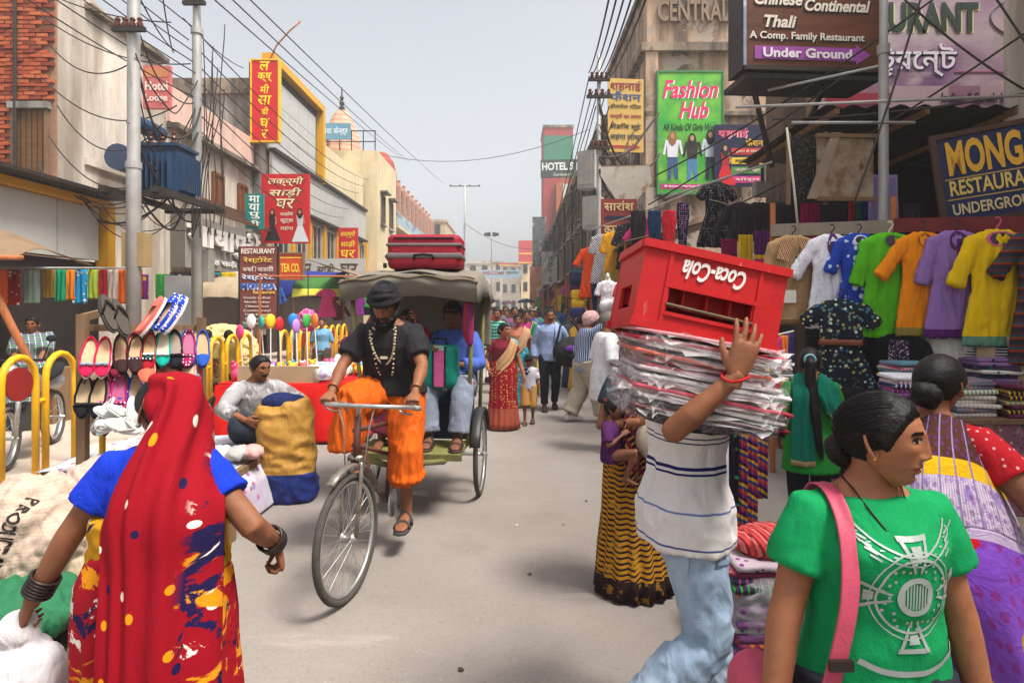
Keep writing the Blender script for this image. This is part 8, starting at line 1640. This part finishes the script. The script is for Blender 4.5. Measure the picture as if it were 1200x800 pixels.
# ---- middle distance walkers -----------------------------------------------------------------------------------------------
FWD = R(180)
def sari(p, m, m2, hemm=None, blouse='6a1c2a', flip=1, key=None):
    """Wrapped skirt, pleats and a pallu across the chest over the left shoulder."""
    shirt(p, cloth(blouse), hem=1.04, sleeve=.5, g=.012, name='blouse')
    pleated(p, 'sari_skirt', m, [((0, 0, 1.05), .155*p.fat, .120*p.fat, .1), ((0, 0, .92), .205, .165, .3), ((0, 0, .5), .205, .18, .8), ((0, 0, .02), .25, .23, 1.2)], pleats=16, amp=.012, n=72)
    t = p.trunk
    sheet('pallu', m2, [[t(.17, .02, .96), t(.16, .10, .90), t(.14, .13, .82)], [t(.08, .155, 1.10), t(.05, .17, 1.02), t(.02, .18, .92)], [t(-.04, .165, 1.25), t(-.08, .165, 1.17), t(-.12, .155, 1.06)], [t(-.10, .10, 1.385), t(-.15, .10, 1.35), t(-.20, .08, 1.26)], [t(-.11, -.05, 1.40), t(-.16, -.06, 1.37), t(-.22, -.05, 1.28)], [t(-.10, -.16, 1.2), t(-.16, -.16, 1.18), t(-.24, -.12, 1.1)], [t(-.10, -.19, .75), t(-.17, -.19, .73), t(-.26, -.16, .70)]], p.o, 14, 5, .008, 2., p.seed, p.bvh, .024)
p = person('woman in red and gold sari holding a small boy by the hand', (-.12, 8.4, 0), FWD+R(8), 1.46, 'a', True, 1.15, head=(.7, 0, 0), vox=.014, hn=(64, 50), wr=[(.24, .14, .93), (-.30, .10, .84)])
face(p); hair(p, 'low', part=1); bun(p, (0, -.1, -.03), .045); sari(p, cloth('8a1220', (('dots', 26, .30, 'c08a4a', .5), ('band', 2, -1, .30, '9a4a38'))), cloth('b07a50', (('dots', 40, .3, 'd8c090', .4), ('band', 1, .55, .7, '3aa8c0')), coord='U')); bangle(p, 0, GOLD, 3, .03)
hb_ = MB(); rbox(hb_, p.WR[0]+V(.01, .05, -.13), (.10, .05, .08), .02); o_ = hb_.build('purse', cloth('3a1a20'), None, True, loc=p.o.location, label='small dark purse in the hand of the red sari woman', cat='purse'); o_.rotation_euler = p.o.rotation_euler
p = person('small boy in cap, dark glasses and tan shorts walking hand in hand', (.24, 8.75, 0), FWD-R(5), .96, 'b', False, 1.05, child=True, vox=.012, hn=(56, 44), wr=[(.36, .06, 1.20), (-.27, .08, .78)], an=[(.09, .10, .085), (-.09, -.12, .11)])
face(p); hair(p); cover(p, 'cap', cloth('23262c'), ([0, .8, 1.6, 3.15], [.048, .045, .03, .0]), .016, amp=.006); MB().box(hpt(p, 0, .135, .045), (.12, .10, .012)).build('cap_peak', cloth('23262c'), p.o)
for x in (-.031, .031): MB().ell(hpt(p, x, .104, .012), (.026, .008, .020), 10, 6).build('lens', mat('dark_lens', '0c0c10', .15), p.o, True)
shirt(p, cloth('b8b8c0', (('flor', 14, .32, ['c04a5a', '2a3a6a', 'e8e8ea', '3a3a42']),)), sleeve=.8, hem=.84); trousers(p, cloth('b8894a'), end=.52, g=.03, wide=.05, name='shorts'); [sandal(p, i, BLACK) for i in (0, 1)]
p = person('man with moustache in pale blue shirt and dark jeans walking toward camera', (.62, 10.0, 0), FWD, 1.64, 'b', vox=.014, hn=(64, 50), an=[(.10, .12, .085), (-.08, -.1, .10)], wr=[None, (-.24, .10, 1.0)])
face(p, must=1.4); hair(p); shirt(p, cloth('7d8fb4', (('stripe', (1, .0, 0), 60, .3, '9aa8c4'),)), hem=.80, sleeve=1.9, g=.022); trousers(p, cloth('1c1e26')); [sandal(p, i, cloth('3a2a22'), shoe=True) for i in (0, 1)]
sheet('towel', cloth('8a9cc0'), [[p.trunk(-.15, .14, 1.0), p.trunk(-.08, .16, 1.0)], [p.trunk(-.14, .14, 1.3), p.trunk(-.07, .15, 1.3)], [p.trunk(-.12, -.02, 1.40), p.trunk(-.07, -.02, 1.41)], [p.trunk(-.13, -.14, 1.2), p.trunk(-.07, -.15, 1.2)]], p.o, 8, 6, .006, 2., 1., p.bvh, .03)
dl = empty('duffel_bag', (.95, 9.75, .95), R(20), 'large black and purple duffel bag slung beside the moustached man', 'bag'); mb = MB(); mb.ell((0, 0, 0), (.32, .18, .24), 16, 10); v, f = remesh(mb, .02, 2); mesh_obj('body', wrinkle(v, f, .018, (6, 6, 6), 2), f, BLACK, dl, True); MB().ell((-.10, -.16, .06), (.10, .04, .06), 12, 8).build('patch', cloth('5a2a7a'), dl, True); MB().tube([(-.28, 0, .1), (-.2, 0, .42), (0, .05, .5), (.2, .05, .3), (.28, 0, .1)], .02, 6).build('strap', BLACK, dl, True)
p = person('man in blue striped shirt and checked headcloth walking in baggy cream trousers', (1.06, 8.9, 0), R(-70), 1.60, 'b', lean=.12, vox=.014, hn=(60, 46), wr=[(.15, .30, 1.42), None], an=[(.1, .24, .085), (-.1, -.22, .12)])
face(p, must=1); hair(p); cover(p, 'headcloth', cloth('b85a62', (('stripe', 2, 60, .4, 'e0d4d0'), ('stripe', 0, 60, .3, 'd8b8b4'))), ([0, .8, 1.6, 3.15], [.045, .03, -.03, -.07]), .018, amp=.02, jag=.01); shirt(p, cloth('23346a', (('stripe', (1, 1, 0), 22, .45, 'b8c4d8'),)), hem=.76, sleeve=1.9, g=.028); trousers(p, cloth('b0a490'), g=.05, wide=.03, fold=.016); [sandal(p, i, cloth('d8d4d0'), shoe=True) for i in (0, 1)]
p = person('grey-haired man in white shirt with lungi tucked up and bare leg', (1.06, 7.05, 0), R(-78), 1.62, 'c', vox=.012, hn=(64, 50), lean=.06, wr=[(.20, .22, 1.0), None], an=[(.12, .0, .085), (-.1, .22, .085)])
face(p, grey=True, must=.8); hair(p, m=GREYHAIR); shirt(p, cloth('dcdce0'), hem=.72, sleeve=.95, g=.03, flare=.03); mb = MB(); mb.loft([p.ring(z, w_, d_, 0, g=.03) for z, w_, d_ in ((.62, .16, .15), (.70, .17, .14), (.84, .175, .125), (.98, .16, .115))]); H, K, A = p.HP[1], p.KN[1], p.AN[1]; mb.tube([H, lerp(H, K, .6), K, lerp(K, A, .5)], [.12, .12, .115, .10], 14); garment(p, 'lungi', cloth('d2d0d0'), mb, .012, (12, 12, 3)); [sandal(p, i, BLACK) for i in (0, 1)]
p = person('woman in peach blouse and turquoise skirt behind the red sari', (.10, 10.3, 0), FWD, 1.56, 'b', True, vox=.016, hn=(48, 38)); face(p); hair(p, 'low', part=1); sari(p, cloth('1590a8', (('dots', 18, .3, 'c9b060', .5),)), cloth('b08a6a'), blouse='a86a50')
p = person('woman in bottle green sari with gold edge walking behind the man', (.26, 11.6, 0), FWD+R(10), 1.62, 'b', True, 1.1, vox=.016, hn=(48, 38)); face(p); hair(p, 'low', part=1); sari(p, cloth('0f6a4a'), cloth('0f6a4a', (('band', 0, .0, .12, 'b89a4a'),), coord='U'), blouse='a02a6a')
p = person('man in teal checked shirt left of the red sari woman', (-.28, 11.9, 0), FWD-R(8), 1.64, 'b', vox=.016, hn=(48, 38)); face(p, must=1); hair(p); shirt(p, cloth('2a8a7a', (('stripe', 0, 16, .4, '1a5a50'), ('stripe', 2, 16, .35, '7fc0a8'))), sleeve=1.9, hem=.8); trousers(p, cloth('3a3a48')); [sandal(p, i, BLACK) for i in (0, 1)]
# ---- sellers on the left ---------------------------------------------------------------------------------------------------
p = person('seated shoe vendor with moustache in grey shirt beside the gold sack', (-2.36, 5.62, .42), R(222), 1.60, 'b', vox=.010, hn=(84, 64), pz=.14, lean=.22, head=(.25, -.02, 0), wr=[(.22, .42, .30), (-.22, .42, .32)], we=[(1, 0, -.3), (-1, 0, -.3)], an=[(-.10, .40, .08), (.10, .36, .08)], kn=[(1, .3, .5), (-1, .3, .5)])
face(p, must=1.3); hair(p); shirt(p, cloth('9c9a9c', (('noise', 8, .56, .03, '6a6466', .8), ('noise', 14, .60, .03, 'c9c6c6', .8), ('noise', 11, .64, .03, '4a4a3c', .6))), hem=.86, sleeve=1.55, g=.026); trousers(p, cloth('2a2e3a'), g=.03)
p = person('seated woman in green and violet striped sari at the left edge', (-6.35, 8.15, .36), R(205), 1.56, 'b', True, 1.2, vox=.014, hn=(64, 50), pz=.55, head=(-.1, -.15, 0), wr=[(.12, .38, .62), (-.14, .38, .60)], an=[(.1, .46, .08), (-.1, .46, .08)], kn=[(.1, 1, 1), (-.1, 1, 1)])
face(p); hair(p, 'low', part=1); SS = cloth('5f7f72', (('stripe', 2, 17, .22, '6a4a86'), ('stripe', (1, .4, 0), 15, .12, 'c9c0b0'), ('stripe', 2, 17, .1, '2a3a3a', .4))); shirt(p, SS, hem=.84, sleeve=.9, g=.05, bell=.03, name='sari'); trousers(p, SS, g=.06, wide=.06, name='sari_lower')
MB().box((0, 0, .42), (.6, .5, .84)).build('stool', WOOD, None, loc=(-6.35, 8.35, 0), label='wooden box stool under the seated striped sari woman', cat='stool')
for i, (X, Y, c_, lab, fm) in enumerate(((-5.35, 10.8, '8a4a3a', 'seller in brown patterned clothes before the cream heap', True), (-4.85, 10.5, 'a08a4a', 'seller in khaki shirt seated with back to the camera by board', False), (-2.62, 9.75, 'c9c9d0', 'man in white shirt with purple headcloth behind the rider', False), (-3.9, 12.6, '6a9ab8', 'seller in pale blue behind the farther barrier', True), (-5.0, 14.4, '3a7a9a', 'seller in sky blue among the sunlit stalls', True))):
    p = person(lab, (X, Y, .12 if X < -4.2 else 0), R((20, 10, 30, 190, 170)[i]), 1.45, 'bcbab'[i], fm, vox=.018, hn=(44, 34), pz=.93 if i > 2 else .60, an=None if i > 2 else [(.12, .4, .085), (-.12, .4, .085)]); face(p); hair(p); shirt(p, cloth(c_, (('flor', 14, .3, ['c9a060', '8a2a3a']),) if i == 0 else ()), sleeve=.9); trousers(p, cloth('4a4038'), g=.03)
    if i == 2: cover(p, 'headcloth', cloth('5a1a50'), ([0, .8, 1.6, 3.15], [.045, .03, -.04, -.08]), .018, amp=.02, jag=.01)
# ---- crowd down the street: copies of eight figures in their own clothes ------------------------------------------------------
PROT = []
for i in range(8):
    fm = i % 2 == 1; st = .18*(1 if i % 4 < 2 else -1)
    p = person('walker prototype %d' % i, (0, -30-i, 0), 0, 1.56 if fm else 1.66, 'bcab'[i % 4], fm, 1.1 if fm else 1., vox=.028, hn=(30, 24), an=None if fm else [(.1, st, .085), (-.1, -st, .11)], head=(.3*math.sin(i*2), 0, 0), wr=[None, (-.2, .2, 1.0)] if i > 3 else None); hair(p, 'low' if fm else 'short', jag=0); face(p, lips=False, eyes=True, brows=False, must=0 if fm else 1)
    if fm: sari(p, BLACK, BLACK)
    else: shirt(p, BLACK, sleeve=1.9 if i % 4 else .8, hem=.78); trousers(p, BLACK)
    PROT.append(p.o)
CW = [(-1.5, 14.2), (-.55, 13.4), (.75, 13.0), (1.35, 12.2), (.05, 14.6), (1.0, 15.2), (-.9, 15.8), (.5, 16.6), (1.6, 14.2), (-1.9, 17), (-.2, 18), (1.2, 18.4), (.3, 20), (-1.2, 20.5), (1.75, 20), (.8, 22), (-.4, 23), (-1.8, 24), (1.5, 24.5), (.2, 26), (-1., 27.5), (1., 28), (1.8, 30), (-.2, 31), (-1.7, 32), (.6, 34), (1.5, 36), (-.9, 37), (.1, 40), (-1.9, 41), (1.1, 43), (-.4, 46), (.7, 49), (-1.4, 52), (1.6, 54), (.1, 58), (-.8, 62), (.9, 66), (-1.9, 29), (2.0, 17.4), (-2.3, 21.5), (-2.5, 35), (1.9, 46), (-2.4, 47), (.4, 53), (-1.7, 60), (1.5, 62)]
shirts = ['7a2a3a', 'd8d4d0', '2a4a8a', 'c9a03a', '8a5a7a', '3a7a6a', 'b04a2a', '5a7ab0', 'e0dcd8', 'a02a4a', '6a6a72', '3a3a5a']; nmc = ['maroon', 'white', 'blue', 'mustard', 'mauve', 'sea green', 'rust', 'light blue', 'off-white', 'crimson', 'grey', 'indigo']
CW += [(rnd.uniform(-2.2, 2.0), Y_) for Y_ in np.linspace(12.8, 34, 26)]
for i, (X, Y) in enumerate(CW):
    src = PROT[i % 8]; o = tree_copy(src) if i >= 8 else src; k_ = i % 12; o.location = (X, Y, 0); o.rotation_euler = (0, 0, FWD+R(rnd.uniform(-30, 30)) if rnd.random() < .65 else R(rnd.uniform(-30, 30))); o.scale = (1, 1, rnd.uniform(.95, 1.04))
    fm = (i % 8) % 2 == 1; o['label'] = ('distant woman in %s sari among the walking crowd' if fm else 'distant man in %s shirt among the walking crowd') % nmc[k_]; o['group'] = 'walking crowd down the street'
    c1 = cloth(shirts[k_]); c2 = cloth(shirts[(k_*5+3) % 12] if fm else ['2a2a32', '4a4a52', '8a8070', '33405a'][i % 4])
    for ch in o.children:
        nm = ch.name.split('.')[0]
        if nm in ('shirt', 'sari_skirt', 'pallu', 'trousers', 'blouse'):
            ch.material_slots[0].link = 'OBJECT'; ch.material_slots[0].material = c2 if nm in ('trousers', 'blouse') else c1
# distant rickshaw hoods and umbrellas over the crowd
for i, (X, Y, c_) in enumerate(((-1.4, 33.5, '4a3a5a'), (.9, 39, '2a3a4a'), (-.3, 50, '6a4a5a'))):
    o = empty('umbrella', (X, Y, 0), 0, ['dark violet umbrella above the distant crowd', 'slate umbrella above the far crowd', 'mauve umbrella farthest in the crowd'][i], 'umbrella'); MB().lathe([(.62, 1.95), (.5, 2.08), (.25, 2.18), (.02, 2.22), (0, 2.24)], n=10).build('canopy', cloth(c_), o, True); MB().tube([(0, 0, 1.0), (0, 0, 2.2)], .012, 6).build('stick', IRON, o)

# scraps of paper and leaf litter on the road
for i in range(16):
    X, Y = rnd.uniform(-1.8, 1.4), rnd.uniform(2.6, 9); n_ = rnd.randrange(5, 8); q = [(rnd.uniform(.5, 1)*.022*math.cos(2*math.pi*k_/n_), rnd.uniform(.5, 1)*.018*math.sin(2*math.pi*k_/n_)) for k_ in range(n_)]
    mb = MB(); mb.prism(q, (0, 0, .003), (0, 0, .004), (1, 0, .15), (0, 1, .1)); o = mb.build('litter', paint(['b8b0a4', '5a4a3a', '8a7a66', '3a332c'][i % 4]), None, loc=(X, Y, .002), label='tiny paper or leaf scrap lying on the road', cat='litter', group='litter on the road'); o.rotation_euler = (0, 0, rnd.uniform(0, 6))
# hot-season haze hanging in the street
hm_ = bpy.data.materials.new('haze_air'); hm_.use_nodes = True; ht = hm_.node_tree; ht.nodes.remove(ht.nodes['Principled BSDF'])
pv = ht.nodes.new('ShaderNodeVolumePrincipled'); pv.inputs['Color'].default_value = (.92, .92, .92, 1); pv.inputs['Density'].default_value = .0032; pv.inputs['Anisotropy'].default_value = .3
ht.links.new(pv.outputs[0], ht.nodes['Material Output'].inputs['Volume'])
MB().box((0, 203, 12), (170, 440, 26)).build('haze', hm_, kind='stuff')
bpy.data.scenes.remove(TS)
